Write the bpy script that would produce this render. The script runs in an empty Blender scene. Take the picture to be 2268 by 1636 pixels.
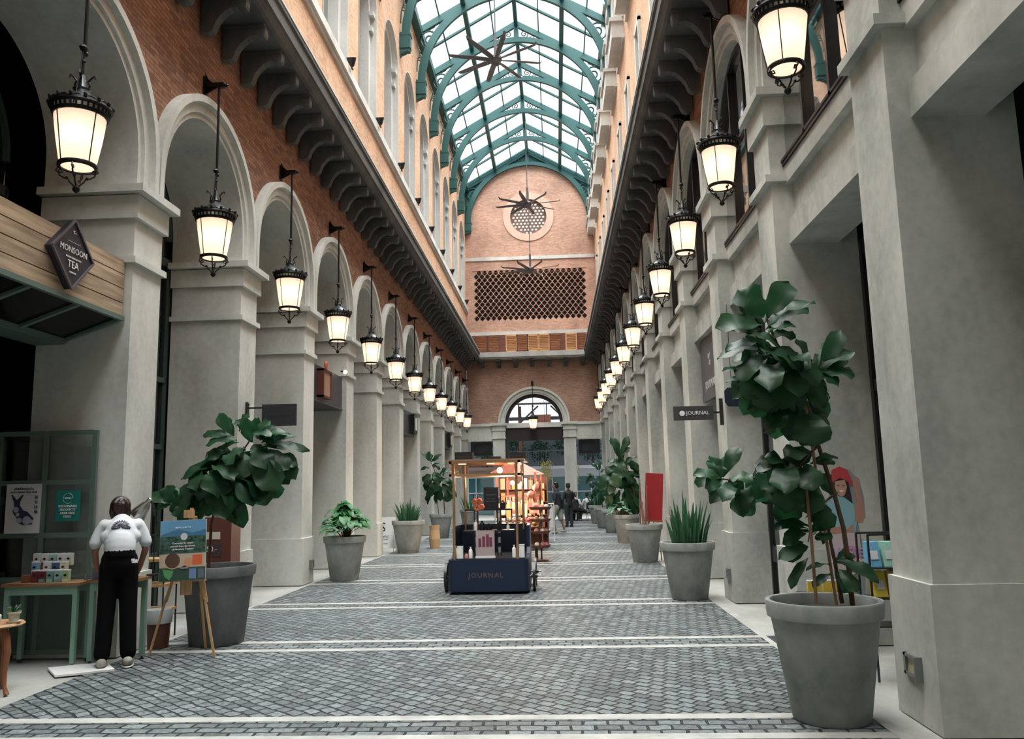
import bpy, bmesh, math, random
from math import sin, cos, pi, radians as R_, sqrt, atan2
from mathutils import Vector, Matrix
random.seed(7)
SC = bpy.context.scene
COL = SC.collection

# ------------------------------------------------------------------ camera
PITCH, YAW, ROLL, CAMH, FPX = .1453, .0505, .0217, 1.6, 1795.6
def _cam():
    cy, sy = cos(YAW), sin(YAW); cp, sp = cos(PITCH), sin(PITCH); cr, sr = cos(ROLL), sin(ROLL)
    Rz = Matrix(((cy, -sy, 0), (sy, cy, 0), (0, 0, 1)))
    Rx = Matrix(((1, 0, 0), (0, cp, -sp), (0, sp, cp)))
    Ry = Matrix(((cr, 0, sr), (0, 1, 0), (-sr, 0, cr)))
    M = Rz @ Rx @ Ry
    r, f, u = M.col[0], M.col[1], M.col[2]
    cam = bpy.data.cameras.new('camera'); ob = bpy.data.objects.new('camera', cam); COL.objects.link(ob)
    m = Matrix(((r[0], u[0], -f[0], 0), (r[1], u[1], -f[1], 0), (r[2], u[2], -f[2], CAMH), (0, 0, 0, 1)))
    ob.matrix_world = m
    cam.sensor_width = 36; cam.lens = FPX / 2268 * 36; cam.clip_end = 400
    SC.camera = ob
_cam()

# ------------------------------------------------------------------ view, sky
vs = SC.view_settings
vs.view_transform = 'Standard'; vs.look = 'None'; vs.gamma = 1; vs.use_curve_mapping = False
vs.exposure = 0.20
SC.cycles.max_bounces = 6; SC.cycles.diffuse_bounces = 3; SC.cycles.glossy_bounces = 3
SC.cycles.use_adaptive_sampling = True; SC.cycles.adaptive_threshold = .03
SC.cycles.transparent_max_bounces = 12; SC.cycles.transmission_bounces = 6
SC.cycles.sample_clamp_indirect = 6

def _world():
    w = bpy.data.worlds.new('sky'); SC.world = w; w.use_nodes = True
    nt = w.node_tree; N = nt.nodes; L = nt.links
    bg = N['Background']
    tc = N.new('ShaderNodeTexCoord')
    nz = N.new('ShaderNodeTexNoise'); nz.inputs['Scale'].default_value = 2.2; nz.inputs['Detail'].default_value = 5
    L.new(tc.outputs['Generated'], nz.inputs['Vector'])
    rp = N.new('ShaderNodeValToRGB')
    rp.color_ramp.elements[0].position = .38; rp.color_ramp.elements[0].color = (.88, .93, .96, 1)
    rp.color_ramp.elements[1].position = .60; rp.color_ramp.elements[1].color = (1, 1, .955, 1)
    L.new(nz.outputs['Fac'], rp.inputs['Fac'])
    # thicker bright cloud along the aisle's axis, thinner lavender cloud to either side
    sy_ = N.new('ShaderNodeSeparateXYZ'); L.new(tc.outputs['Generated'], sy_.inputs[0])
    ab = N.new('ShaderNodeMath'); ab.operation = 'ABSOLUTE'; L.new(sy_.outputs['X'], ab.inputs[0])
    m2 = N.new('ShaderNodeMapRange'); m2.interpolation_type = 'SMOOTHSTEP'; m2.inputs['From Min'].default_value = .05; m2.inputs['From Max'].default_value = .30; m2.inputs['To Max'].default_value = .85
    L.new(ab.outputs[0], m2.inputs['Value'])
    mc = N.new('ShaderNodeMix'); mc.data_type = 'RGBA'; mc.inputs[7].default_value = (.66, .69, .90, 1)
    m3 = N.new('ShaderNodeMapRange'); m3.inputs['From Min'].default_value = .50; m3.inputs['From Max'].default_value = .66; m3.inputs['To Min'].default_value = 1; m3.inputs['To Max'].default_value = 0; L.new(sy_.outputs['Z'], m3.inputs['Value'])
    mm_ = N.new('ShaderNodeMath'); mm_.operation = 'MULTIPLY'; L.new(m2.outputs['Result'], mm_.inputs[0]); L.new(m3.outputs['Result'], mm_.inputs[1])
    L.new(mm_.outputs[0], mc.inputs[0]); L.new(rp.outputs['Color'], mc.inputs[6]); L.new(mc.outputs[2], bg.inputs['Color'])
    # overcast sky: the zenith far brighter than the low sky
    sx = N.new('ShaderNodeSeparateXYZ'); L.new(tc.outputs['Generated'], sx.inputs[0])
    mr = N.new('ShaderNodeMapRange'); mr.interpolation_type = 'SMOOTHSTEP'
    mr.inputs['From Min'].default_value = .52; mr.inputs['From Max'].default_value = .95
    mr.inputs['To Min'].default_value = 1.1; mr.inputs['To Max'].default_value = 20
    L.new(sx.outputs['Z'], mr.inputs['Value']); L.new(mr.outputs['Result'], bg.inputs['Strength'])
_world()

# ------------------------------------------------------------------ material helpers
MATS = {}
def _new(name):
    m = bpy.data.materials.new(name); m.use_nodes = True; MATS[name] = m
    nt = m.node_tree; return m, nt, nt.nodes, nt.links, nt.nodes['Principled BSDF']
def mat(name, col, rough=.6, metal=0, emit=None, es=1, spec=.5, bump=0, bscale=40, alpha=1, coat=0, sheen=0, trans=0):
    if name in MATS: return MATS[name]
    m, nt, N, L, b = _new(name)
    b.inputs['Base Color'].default_value = (*col, 1); b.inputs['Roughness'].default_value = rough
    b.inputs['Metallic'].default_value = metal; b.inputs['Specular IOR Level'].default_value = spec
    if coat: b.inputs['Coat Weight'].default_value = coat
    if emit: b.inputs['Emission Color'].default_value = (*emit, 1); b.inputs['Emission Strength'].default_value = es
    if bump:
        g = N.new('ShaderNodeTexCoord'); n = N.new('ShaderNodeTexNoise'); n.inputs['Scale'].default_value = bscale
        L.new(g.outputs['Object'], n.inputs['Vector'])
        bp = N.new('ShaderNodeBump'); bp.inputs['Strength'].default_value = bump; bp.inputs['Distance'].default_value = .01
        L.new(n.outputs['Fac'], bp.inputs['Height']); L.new(bp.outputs['Normal'], b.inputs['Normal'])
    return m
def mottled(name, c1, c2, scale=1.5, rough=.85, bump=.15, stretch=(1, 1, .45), fine=14, c3=None):
    """two plaster / concrete tones mixed by broad and fine noise in world position"""
    m, nt, N, L, b = _new(name)
    g = N.new('ShaderNodeNewGeometry')
    mp = N.new('ShaderNodeMapping'); mp.inputs['Scale'].default_value = stretch
    L.new(g.outputs['Position'], mp.inputs['Vector'])
    n1 = N.new('ShaderNodeTexNoise'); n1.inputs['Scale'].default_value = scale; n1.inputs['Detail'].default_value = 6; n1.inputs['Roughness'].default_value = .6
    L.new(mp.outputs['Vector'], n1.inputs['Vector'])
    n2 = N.new('ShaderNodeTexNoise'); n2.inputs['Scale'].default_value = fine; n2.inputs['Detail'].default_value = 4
    L.new(g.outputs['Position'], n2.inputs['Vector'])
    mx = N.new('ShaderNodeMath'); mx.operation = 'MULTIPLY_ADD'; mx.inputs[1].default_value = .25
    L.new(n2.outputs['Fac'], mx.inputs[0]); L.new(n1.outputs['Fac'], mx.inputs[2])
    rp = N.new('ShaderNodeValToRGB'); e = rp.color_ramp.elements
    e[0].position = .44; e[0].color = (*c1, 1); e[1].position = .80; e[1].color = (*c2, 1)
    if c3: q = rp.color_ramp.elements.new(.62); q.color = (*c3, 1)
    L.new(mx.outputs[0], rp.inputs['Fac']); L.new(rp.outputs['Color'], b.inputs['Base Color'])
    b.inputs['Roughness'].default_value = rough; b.inputs['Specular IOR Level'].default_value = .25
    bp = N.new('ShaderNodeBump'); bp.inputs['Strength'].default_value = bump; bp.inputs['Distance'].default_value = .02
    L.new(mx.outputs[0], bp.inputs['Height']); L.new(bp.outputs['Normal'], b.inputs['Normal'])
    return m
def brickmat(name, cols, bw=.21, bh=.058, mortar=(.40, .27, .20), msize=.006, var=1.0):
    m, nt, N, L, b = _new(name)
    g = N.new('ShaderNodeNewGeometry')
    sp = N.new('ShaderNodeSeparateXYZ'); L.new(g.outputs['Position'], sp.inputs[0])
    sn = N.new('ShaderNodeSeparateXYZ'); L.new(g.outputs['Normal'], sn.inputs[0])
    ab = N.new('ShaderNodeMath'); ab.operation = 'ABSOLUTE'; L.new(sn.outputs['X'], ab.inputs[0])
    gt = N.new('ShaderNodeMath'); gt.operation = 'GREATER_THAN'; gt.inputs[1].default_value = .5; L.new(ab.outputs[0], gt.inputs[0])
    mx = N.new('ShaderNodeMix'); mx.data_type = 'FLOAT'
    L.new(gt.outputs[0], mx.inputs['Factor']); L.new(sp.outputs['X'], mx.inputs['A']); L.new(sp.outputs['Y'], mx.inputs['B'])
    cv = N.new('ShaderNodeCombineXYZ'); L.new(mx.outputs['Result'], cv.inputs['X']); L.new(sp.outputs['Z'], cv.inputs['Y'])
    bt = N.new('ShaderNodeTexBrick'); L.new(cv.outputs[0], bt.inputs['Vector'])
    bt.inputs['Scale'].default_value = 1; bt.inputs['Brick Width'].default_value = bw; bt.inputs['Row Height'].default_value = bh
    bt.inputs['Mortar Size'].default_value = msize; bt.inputs['Mortar Smooth'].default_value = .3
    bt.inputs['Color1'].default_value = (*cols[0], 1); bt.inputs['Color2'].default_value = (*cols[1], 1); bt.inputs['Mortar'].default_value = (*mortar, 1)
    n = N.new('ShaderNodeTexNoise'); n.inputs['Scale'].default_value = .9; n.inputs['Detail'].default_value = 6
    L.new(g.outputs['Position'], n.inputs['Vector'])
    n2 = N.new('ShaderNodeTexNoise'); n2.inputs['Scale'].default_value = 9; n2.inputs['Detail'].default_value = 2
    mp = N.new('ShaderNodeMapping'); mp.inputs['Scale'].default_value = (1, 1, 3); L.new(g.outputs['Position'], mp.inputs['Vector']); L.new(mp.outputs['Vector'], n2.inputs['Vector'])
    ad = N.new('ShaderNodeMath'); ad.operation = 'ADD'; L.new(n.outputs['Fac'], ad.inputs[0]); L.new(n2.outputs['Fac'], ad.inputs[1])
    mr = N.new('ShaderNodeMapRange'); mr.inputs['From Min'].default_value = .6; mr.inputs['From Max'].default_value = 1.4
    mr.inputs['To Min'].default_value = 1 - .32 * var; mr.inputs['To Max'].default_value = 1 + .30 * var
    L.new(ad.outputs[0], mr.inputs['Value'])
    mm = N.new('ShaderNodeVectorMath'); mm.operation = 'SCALE'; L.new(bt.outputs['Color'], mm.inputs[0]); L.new(mr.outputs['Result'], mm.inputs['Scale'])
    L.new(mm.outputs[0], b.inputs['Base Color'])
    b.inputs['Roughness'].default_value = .9; b.inputs['Specular IOR Level'].default_value = .15
    bp = N.new('ShaderNodeBump'); bp.inputs['Strength'].default_value = .5; bp.inputs['Distance'].default_value = .008; bp.invert = True
    L.new(bt.outputs['Fac'], bp.inputs['Height']); L.new(bp.outputs['Normal'], b.inputs['Normal'])
    return m
def cobblemat(name, rot, bw, bh, off=.5, c1=(.085, .102, .105), c2=(.20, .235, .24)):
    m, nt, N, L, b = _new(name)
    g = N.new('ShaderNodeNewGeometry')
    nz = N.new('ShaderNodeTexNoise'); nz.inputs['Scale'].default_value = 4.5; nz.inputs['Detail'].default_value = 4
    L.new(g.outputs['Position'], nz.inputs['Vector'])
    sc = N.new('ShaderNodeVectorMath'); sc.operation = 'MULTIPLY_ADD'; sc.inputs[1].default_value = (.07, .07, 0)
    L.new(nz.outputs['Color'], sc.inputs[0]); L.new(g.outputs['Position'], sc.inputs[2])
    mp = N.new('ShaderNodeMapping'); mp.inputs['Rotation'].default_value = (0, 0, rot); L.new(sc.outputs[0], mp.inputs['Vector'])
    bt = N.new('ShaderNodeTexBrick'); L.new(mp.outputs['Vector'], bt.inputs['Vector']); bt.offset = off
    bt.inputs['Scale'].default_value = 1; bt.inputs['Brick Width'].default_value = bw; bt.inputs['Row Height'].default_value = bh
    bt.inputs['Mortar Size'].default_value = .011; bt.inputs['Mortar Smooth'].default_value = .5; bt.inputs['Bias'].default_value = 0
    bt.inputs['Color1'].default_value = (*c1, 1); bt.inputs['Color2'].default_value = (*c2, 1); bt.inputs['Mortar'].default_value = (.010, .014, .015, 1)
    n2 = N.new('ShaderNodeTexNoise'); n2.inputs['Scale'].default_value = 26; n2.inputs['Detail'].default_value = 5; n2.inputs['Roughness'].default_value = .65
    L.new(g.outputs['Position'], n2.inputs['Vector'])
    mr = N.new('ShaderNodeMapRange'); mr.inputs['From Min'].default_value = .3; mr.inputs['From Max'].default_value = .7
    mr.inputs['To Min'].default_value = .6; mr.inputs['To Max'].default_value = 1.55; L.new(n2.outputs['Fac'], mr.inputs['Value'])
    mm = N.new('ShaderNodeVectorMath'); mm.operation = 'SCALE'; L.new(bt.outputs['Color'], mm.inputs[0]); L.new(mr.outputs['Result'], mm.inputs['Scale'])
    L.new(mm.outputs[0], b.inputs['Base Color'])
    rr = N.new('ShaderNodeMapRange'); rr.inputs['To Min'].default_value = .34; rr.inputs['To Max'].default_value = .62; L.new(n2.outputs['Fac'], rr.inputs['Value'])
    L.new(rr.outputs['Result'], b.inputs['Roughness'])
    h = N.new('ShaderNodeMath'); h.operation = 'MULTIPLY_ADD'; h.inputs[1].default_value = -1.0
    L.new(bt.outputs['Fac'], h.inputs[0])
    s2 = N.new('ShaderNodeMath'); s2.operation = 'MULTIPLY'; s2.inputs[1].default_value = 1.1; L.new(n2.outputs['Fac'], s2.inputs[0]); L.new(s2.outputs[0], h.inputs[2])
    bp = N.new('ShaderNodeBump'); bp.inputs['Strength'].default_value = 1; bp.inputs['Distance'].default_value = .03
    L.new(h.outputs[0], bp.inputs['Height']); L.new(bp.outputs['Normal'], b.inputs['Normal'])
    return m
def woodmat(name, c1, c2, axis='Y', scale=3, rough=.55, plank=None):
    m, nt, N, L, b = _new(name)
    g = N.new('ShaderNodeNewGeometry')
    mp = N.new('ShaderNodeMapping'); s = {'X': (.6, 9, 9), 'Y': (9, .6, 9), 'Z': (9, 9, .6)}[axis]; mp.inputs['Scale'].default_value = s
    L.new(g.outputs['Position'], mp.inputs['Vector'])
    n = N.new('ShaderNodeTexNoise'); n.inputs['Scale'].default_value = scale; n.inputs['Detail'].default_value = 6; L.new(mp.outputs['Vector'], n.inputs['Vector'])
    rp = N.new('ShaderNodeValToRGB'); e = rp.color_ramp.elements; e[0].position = .32; e[0].color = (*c1, 1); e[1].position = .68; e[1].color = (*c2, 1)
    L.new(n.outputs['Fac'], rp.inputs['Fac'])
    if plank:
        sp = N.new('ShaderNodeSeparateXYZ'); L.new(g.outputs['Position'], sp.inputs[0])
        dv = N.new('ShaderNodeMath'); dv.operation = 'DIVIDE'; dv.inputs[1].default_value = plank; L.new(sp.outputs['Z'], dv.inputs[0])
        fl = N.new('ShaderNodeMath'); fl.operation = 'FLOOR'; L.new(dv.outputs[0], fl.inputs[0])
        wn = N.new('ShaderNodeTexWhiteNoise'); wn.noise_dimensions = '1D'; L.new(fl.outputs[0], wn.inputs['W'])
        mr = N.new('ShaderNodeMapRange'); mr.inputs['To Min'].default_value = .75; mr.inputs['To Max'].default_value = 1.2; L.new(wn.outputs['Value'], mr.inputs['Value'])
        vm = N.new('ShaderNodeVectorMath'); vm.operation = 'SCALE'; L.new(rp.outputs['Color'], vm.inputs[0]); L.new(mr.outputs['Result'], vm.inputs['Scale']); L.new(vm.outputs[0], b.inputs['Base Color'])
    else: L.new(rp.outputs['Color'], b.inputs['Base Color'])
    b.inputs['Roughness'].default_value = rough
    return m
def glassmat(name, tint=(.9, .95, .96), gloss=.08, rough=.02, fres=True):
    m, nt, N, L, b = _new(name); N.remove(b); out = N['Material Output']
    t = N.new('ShaderNodeBsdfTransparent'); t.inputs[0].default_value = (*tint, 1)
    gl = N.new('ShaderNodeBsdfGlossy'); gl.inputs['Roughness'].default_value = rough
    mx = N.new('ShaderNodeMixShader'); L.new(t.outputs[0], mx.inputs[1]); L.new(gl.outputs[0], mx.inputs[2])
    if fres:
        f = N.new('ShaderNodeLayerWeight'); f.inputs['Blend'].default_value = .5
        pw = N.new('ShaderNodeMath'); pw.operation = 'POWER'; pw.inputs[1].default_value = 4; L.new(f.outputs['Facing'], pw.inputs[0])
        ad = N.new('ShaderNodeMath'); ad.operation = 'MULTIPLY_ADD'; ad.inputs[1].default_value = .9; ad.inputs[2].default_value = gloss; ad.use_clamp = True
        L.new(pw.outputs[0], ad.inputs[0]); L.new(ad.outputs[0], mx.inputs[0])
    else: mx.inputs[0].default_value = gloss
    L.new(mx.outputs[0], out.inputs['Surface'])
    return m
def emat(name, col, s):
    return mat(name, (0, 0, 0), .5, emit=col, es=s)

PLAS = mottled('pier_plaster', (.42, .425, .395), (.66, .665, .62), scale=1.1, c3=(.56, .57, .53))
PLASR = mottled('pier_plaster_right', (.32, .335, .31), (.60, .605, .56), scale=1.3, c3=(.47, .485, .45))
STONE = mottled('cut_stone', (.36, .36, .345), (.50, .50, .475), scale=2.0)
SOFFIT = mottled('shaded_soffit_stone', (.062, .064, .064), (.125, .128, .126), scale=1.4)  # darker than the other stone: cornice and corbel shade put into the colour
UPST = mottled('upper_stone', (.46, .46, .44), (.66, .66, .63), scale=1.0)
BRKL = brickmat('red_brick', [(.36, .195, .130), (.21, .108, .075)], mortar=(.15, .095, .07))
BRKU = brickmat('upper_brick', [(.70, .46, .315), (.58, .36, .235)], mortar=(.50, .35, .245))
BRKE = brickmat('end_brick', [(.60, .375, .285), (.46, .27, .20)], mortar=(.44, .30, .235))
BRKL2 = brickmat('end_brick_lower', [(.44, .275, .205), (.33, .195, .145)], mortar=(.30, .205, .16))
COB = cobblemat('cobble_setts', R_(41), .135, .105, .5)
COB2 = cobblemat('cobble_setts_straight', 0, .17, .11, .5)
PAVE = mottled('smooth_paving', (.27, .275, .26), (.42, .42, .395), scale=.9, rough=.6, stretch=(1, 1, 1), bump=.05)
BAND = mottled('pale_stone_band', (.29, .29, .27), (.44, .435, .41), scale=3, rough=.6, stretch=(1, 1, 1), bump=.05)
WINGL = mat('reflecting_window', (.50, .52, .53), .02, 1)
IRON = mat('black_iron', (.012, .013, .014), .42, .6)
GREEN = mat('green_painted_steel', (.018, .092, .090), .45, .1)
DARK = mat('dark_interior', (.02, .02, .022), .8)
DGREEN = mat('sage_green_paint', (.10, .15, .125), .55)
DKFRAME = mat('dark_green_frame', (.06, .095, .08), .5)
ROOFGL = glassmat('roof_glass', (.95, .96, .965), .02, fres=False)
SHOPGL = glassmat('shop_glass', (.55, .6, .6), .10)
BLACKP = mat('black_paint', (.014, .014, .016), .35)
GREYM = mat('grey_metal', (.25, .26, .27), .35, .8)
BRASS = mat('brass', (.62, .38, .22), .28, .9)
WHITE = mat('white_paint', (.80, .80, .78), .5)
# ------------------------------------------------------------------ geometry helpers
class MB:
    def __init__(s): s.v = []; s.f = []; s.mi = []; s.cur = 0
    def add(s, vs, fs):
        o = len(s.v); s.v += [tuple(p) for p in vs]; s.f += [tuple(i + o for i in f) for f in fs]; s.mi += [s.cur] * len(fs); return s
    def box(s, x0, x1, y0, y1, z0, z1):
        return s.add([(x0, y0, z0), (x1, y0, z0), (x1, y1, z0), (x0, y1, z0), (x0, y0, z1), (x1, y0, z1), (x1, y1, z1), (x0, y1, z1)],
                     [(0, 3, 2, 1), (4, 5, 6, 7), (0, 1, 5, 4), (1, 2, 6, 5), (2, 3, 7, 6), (3, 0, 4, 7)])
    def cbox(s, c, d, rz=0, rx=0, ry=0):
        M = Matrix.Rotation(rz, 3, 'Z') @ Matrix.Rotation(ry, 3, 'Y') @ Matrix.Rotation(rx, 3, 'X'); c = Vector(c)
        h = [v / 2 for v in d]; vs = []
        for z in (-1, 1):
            for x, y in ((-1, -1), (1, -1), (1, 1), (-1, 1)): vs.append(c + M @ Vector((x * h[0], y * h[1], z * h[2])))
        return s.add(vs, [(0, 3, 2, 1), (4, 5, 6, 7), (0, 1, 5, 4), (1, 2, 6, 5), (2, 3, 7, 6), (3, 0, 4, 7)])
    def bar(s, a, b, w, h=None, up=(0, 0, 1)):
        """rectangular bar from a to b"""
        h = h or w; a = Vector(a); b = Vector(b); d = (b - a).normalized(); u = Vector(up)
        if abs(d.dot(u)) > .98: u = Vector((1, 0, 0))
        x = d.cross(u).normalized(); y = x.cross(d).normalized(); vs = []
        for p in (a, b):
            for i, j in ((-1, -1), (1, -1), (1, 1), (-1, 1)): vs.append(p + x * i * w / 2 + y * j * h / 2)
        return s.add(vs, [(0, 3, 2, 1), (4, 5, 6, 7), (0, 1, 5, 4), (1, 2, 6, 5), (2, 3, 7, 6), (3, 0, 4, 7)])
    def tube(s, pts, r, n=8, cap=True):
        pts = [Vector(p) for p in pts]; k = len(pts); rs = r if isinstance(r, (list, tuple)) else [r] * k
        o = len(s.v); prev = None; rings = []
        for i, p in enumerate(pts):
            d = (pts[min(i + 1, k - 1)] - pts[max(i - 1, 0)])
            if d.length < 1e-9: d = Vector((0, 0, 1))
            d.normalize()
            if prev is None:
                u = Vector((0, 0, 1)) if abs(d.z) < .9 else Vector((1, 0, 0)); x = d.cross(u).normalized()
            else:
                x = prev - d * prev.dot(d)
                if x.length < 1e-6: x = d.orthogonal()
                x.normalize()
            prev = x; y = d.cross(x)
            rings.append([p + (x * cos(2 * pi * j / n) + y * sin(2 * pi * j / n)) * rs[i] for j in range(n)])
        vs = [q for rg in rings for q in rg]; fs = []
        for i in range(k - 1):
            for j in range(n): a = i * n + j; b = i * n + (j + 1) % n; fs.append((a, b, b + n, a + n))
        if cap: fs.append(tuple(range(n - 1, -1, -1))); fs.append(tuple((k - 1) * n + j for j in range(n)))
        return s.add(vs, fs)
    def lathe(s, prof, n=24, c=(0, 0, 0), a0=0, a1=2 * pi, M=None):
        full = abs(a1 - a0 - 2 * pi) < 1e-6; m = n if full else n + 1; vs = []
        for r, z in prof:
            for j in range(m):
                a = a0 + (a1 - a0) * j / n; p = Vector((r * cos(a), r * sin(a), z))
                if M: p = M @ p
                vs.append(p + Vector(c))
        fs = []
        for i in range(len(prof) - 1):
            for j in range(n):
                a = i * m + j; b = i * m + (j + 1) % m; fs.append((a, b, b + m, a + m))
        return s.add(vs, fs)
    def sph(s, c, r, n=12, m=8, sc=(1, 1, 1)):
        prof = [(max(1e-4, r * sin(pi * i / m)), -r * cos(pi * i / m)) for i in range(m + 1)]
        vs = []
        for q, z in prof:
            for j in range(n): a = 2 * pi * j / n; vs.append((c[0] + q * cos(a) * sc[0], c[1] + q * sin(a) * sc[1], c[2] + z * sc[2]))
        fs = [(i * n + j, i * n + (j + 1) % n, (i + 1) * n + (j + 1) % n, (i + 1) * n + j) for i in range(m) for j in range(n)]
        return s.add(vs, fs)
    def prism(s, poly, t, f):
        """extrude 2-D polygon (u,v) by w in 0..t ; f(u,v,w)->xyz (polygon may be concave)"""
        n = len(poly); a = [f(u, v, 0) for u, v in poly]; b = [f(u, v, t) for u, v in poly]
        fs = [(i, (i + 1) % n, n + (i + 1) % n, n + i) for i in range(n)]
        fs.append(tuple(range(n - 1, -1, -1))); fs.append(tuple(range(n, 2 * n)))
        return s.add(a + b, fs)
    def sweep(s, prof, path):
        """prof: list of (a,b); path: list of functions (a,b)->xyz"""
        n = len(prof); vs = [fn(a, b) for fn in path for a, b in prof]; k = len(path)
        return s.add(vs, [(i * n + j, i * n + j + 1, (i + 1) * n + j + 1, (i + 1) * n + j) for i in range(k - 1) for j in range(n - 1)])
    def quad(s, a, b, c, d): return s.add([a, b, c, d], [(0, 1, 2, 3)])
    def mesh(s, name, mats, smooth=False, angle=None):
        me = bpy.data.meshes.new(name); me.from_pydata(s.v, [], s.f)
        ms = mats if isinstance(mats, (list, tuple)) else [mats]
        for m in ms: me.materials.append(m)
        if len(ms) > 1: me.polygons.foreach_set('material_index', s.mi)
        bm = bmesh.new(); bm.from_mesh(me); bmesh.ops.recalc_face_normals(bm, faces=bm.faces)
        if smooth:
            for f in bm.faces: f.smooth = True
            ang = R_(angle or 40)
            for e in bm.edges:
                if len(e.link_faces) == 2 and e.calc_face_angle(0) > ang: e.smooth = False
        bm.to_mesh(me); bm.free(); me.update()
        return me
    def build(s, name, mats, parent=None, loc=None, smooth=False, angle=None, label=None, rot=None):
        o = bpy.data.objects.new(name, s.mesh(name, mats, smooth, angle)); COL.objects.link(o)
        if parent: o.parent = parent
        if loc: o.location = loc
        if rot: o.rotation_euler = rot
        if label: o['label'] = label
        return o
def plate(name, outer, holes, t, f, mats, parent=None, res=None):
    """flat plate with holes made from a filled 2-D curve, extruded t, mapped by f(u,v,w) (w in -t/2..t/2)"""
    cu = bpy.data.curves.new(name + '_c', 'CURVE'); cu.dimensions = '2D'; cu.fill_mode = 'BOTH'; cu.extrude = t / 2
    for pl in [outer] + list(holes):
        sp = cu.splines.new('POLY'); sp.points.add(len(pl) - 1); sp.use_cyclic_u = True
        for i, (u, v) in enumerate(pl): sp.points[i].co = (u, v, 0, 1)
    ob = bpy.data.objects.new(name + '_c', cu); COL.objects.link(ob)
    dg = bpy.context.evaluated_depsgraph_get(); dg.update()
    me = bpy.data.meshes.new_from_object(ob.evaluated_get(dg))
    bpy.data.objects.remove(ob); bpy.data.curves.remove(cu)
    for v in me.vertices: v.co = Vector(f(v.co.x, v.co.y, v.co.z))
    me.name = name; me.materials.clear()
    for m in (mats if isinstance(mats, (list, tuple)) else [mats]): me.materials.append(m)
    for p in me.polygons: p.use_smooth = False; p.material_index = 0
    bm = bmesh.new(); bm.from_mesh(me); bmesh.ops.remove_doubles(bm, verts=bm.verts, dist=1e-5); bmesh.ops.recalc_face_normals(bm, faces=bm.faces); bm.to_mesh(me); bm.free()
    o = bpy.data.objects.new(name, me); COL.objects.link(o)
    if parent: o.parent = parent
    return o
def empty(name, loc=(0, 0, 0), rz=0):
    o = bpy.data.objects.new(name, None); COL.objects.link(o); o.location = loc; o.rotation_euler = (0, 0, rz); o.empty_display_size = .1; return o
def tag(o, label=None, cat=None, group=None, kind=None):
    if label: o['label'] = label
    if cat: o['category'] = cat
    if group: o['group'] = group
    if kind: o['kind'] = kind
    return o
def struct(o): o['kind'] = 'structure'; return o
def kids(o): return [c for c in ALLOBJ() if c.parent is o]
def ALLOBJ(): return list(COL.objects)
def dup(root, loc=None, rz=None, label=None, cat=None, group=None):
    """copy of a thing with its parts and their sub-parts"""
    def rec(o, par):
        c = o.copy(); COL.objects.link(c); c.parent = par
        for ch in CH.get(o.name, ()): rec(bpy.data.objects[ch], c)
        return c
    CH = {}
    for o in COL.objects:
        if o.parent: CH.setdefault(o.parent.name, []).append(o.name)
    c = rec(root, None)
    if loc is not None: c.location = loc
    if rz is not None: c.rotation_euler = (0, 0, rz)
    return tag(c, label, cat, group)
ORD = ['nearest', 'second', 'third', 'fourth', 'fifth', 'sixth', 'seventh', 'eighth', 'ninth', 'tenth', 'eleventh', 'twelfth', 'thirteenth', 'fourteenth']
def nth(i, what, where): return (f'nearest {what} {where}' if i == 0 else f'{ORD[i]} nearest {what} {where}')
def text_mesh(body, size, extrude=.002, align='CENTER', spacing=1.0, shear=0, bold=0):
    cu = bpy.data.curves.new('t', 'FONT'); cu.body = body; cu.size = size; cu.extrude = extrude; cu.align_x = align; cu.align_y = 'CENTER'
    cu.space_character = spacing; cu.shear = shear; cu.offset = bold; cu.resolution_u = 2
    ob = bpy.data.objects.new('t', cu); COL.objects.link(ob)
    dg = bpy.context.evaluated_depsgraph_get(); dg.update()
    me = bpy.data.meshes.new_from_object(ob.evaluated_get(dg)); bpy.data.objects.remove(ob); bpy.data.curves.remove(cu)
    return me
def lettering(name, lines, M, mats, parent=None):
    """lines: (text, size, x, y) laid out in one plane, merged into one mesh; M maps (x,y,z)"""
    bm = bmesh.new()
    for ln in lines:
        body, size, x, y = ln[:4]; kw = ln[4] if len(ln) > 4 else {}
        me = text_mesh(body, size, **kw)
        for v in me.vertices: v.co.x += x; v.co.y += y
        bm.from_mesh(me); bpy.data.meshes.remove(me)
    for v in bm.verts: v.co = M @ v.co
    me = bpy.data.meshes.new(name); bm.to_mesh(me); bm.free(); me.materials.clear(); me.materials.append(mats)
    for p in me.polygons: p.material_index = 0
    o = bpy.data.objects.new(name, me); COL.objects.link(o)
    if parent: o.parent = parent
    return o
def plane_frame(origin, xdir, ydir):
    """matrix taking text plane x,y,z(out) to world"""
    x = Vector(xdir).normalized(); y = Vector(ydir).normalized(); z = x.cross(y)
    return Matrix(((x[0], y[0], z[0], origin[0]), (x[1], y[1], z[1], origin[1]), (x[2], y[2], z[2], origin[2]), (0, 0, 0, 1)))
# ------------------------------------------------------------------ the arcade shell
XL, XR, XC = -4.5, 2.4, -1.05
BL, BR = 3.02, 2.98
def pL(k): return 5.58 + BL * k
def pR(k): return 5.80 + BR * k
YE = 42.0            # end wall
Y0 = -7.0            # the arcade carries on behind the camera
NB = 12

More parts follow.
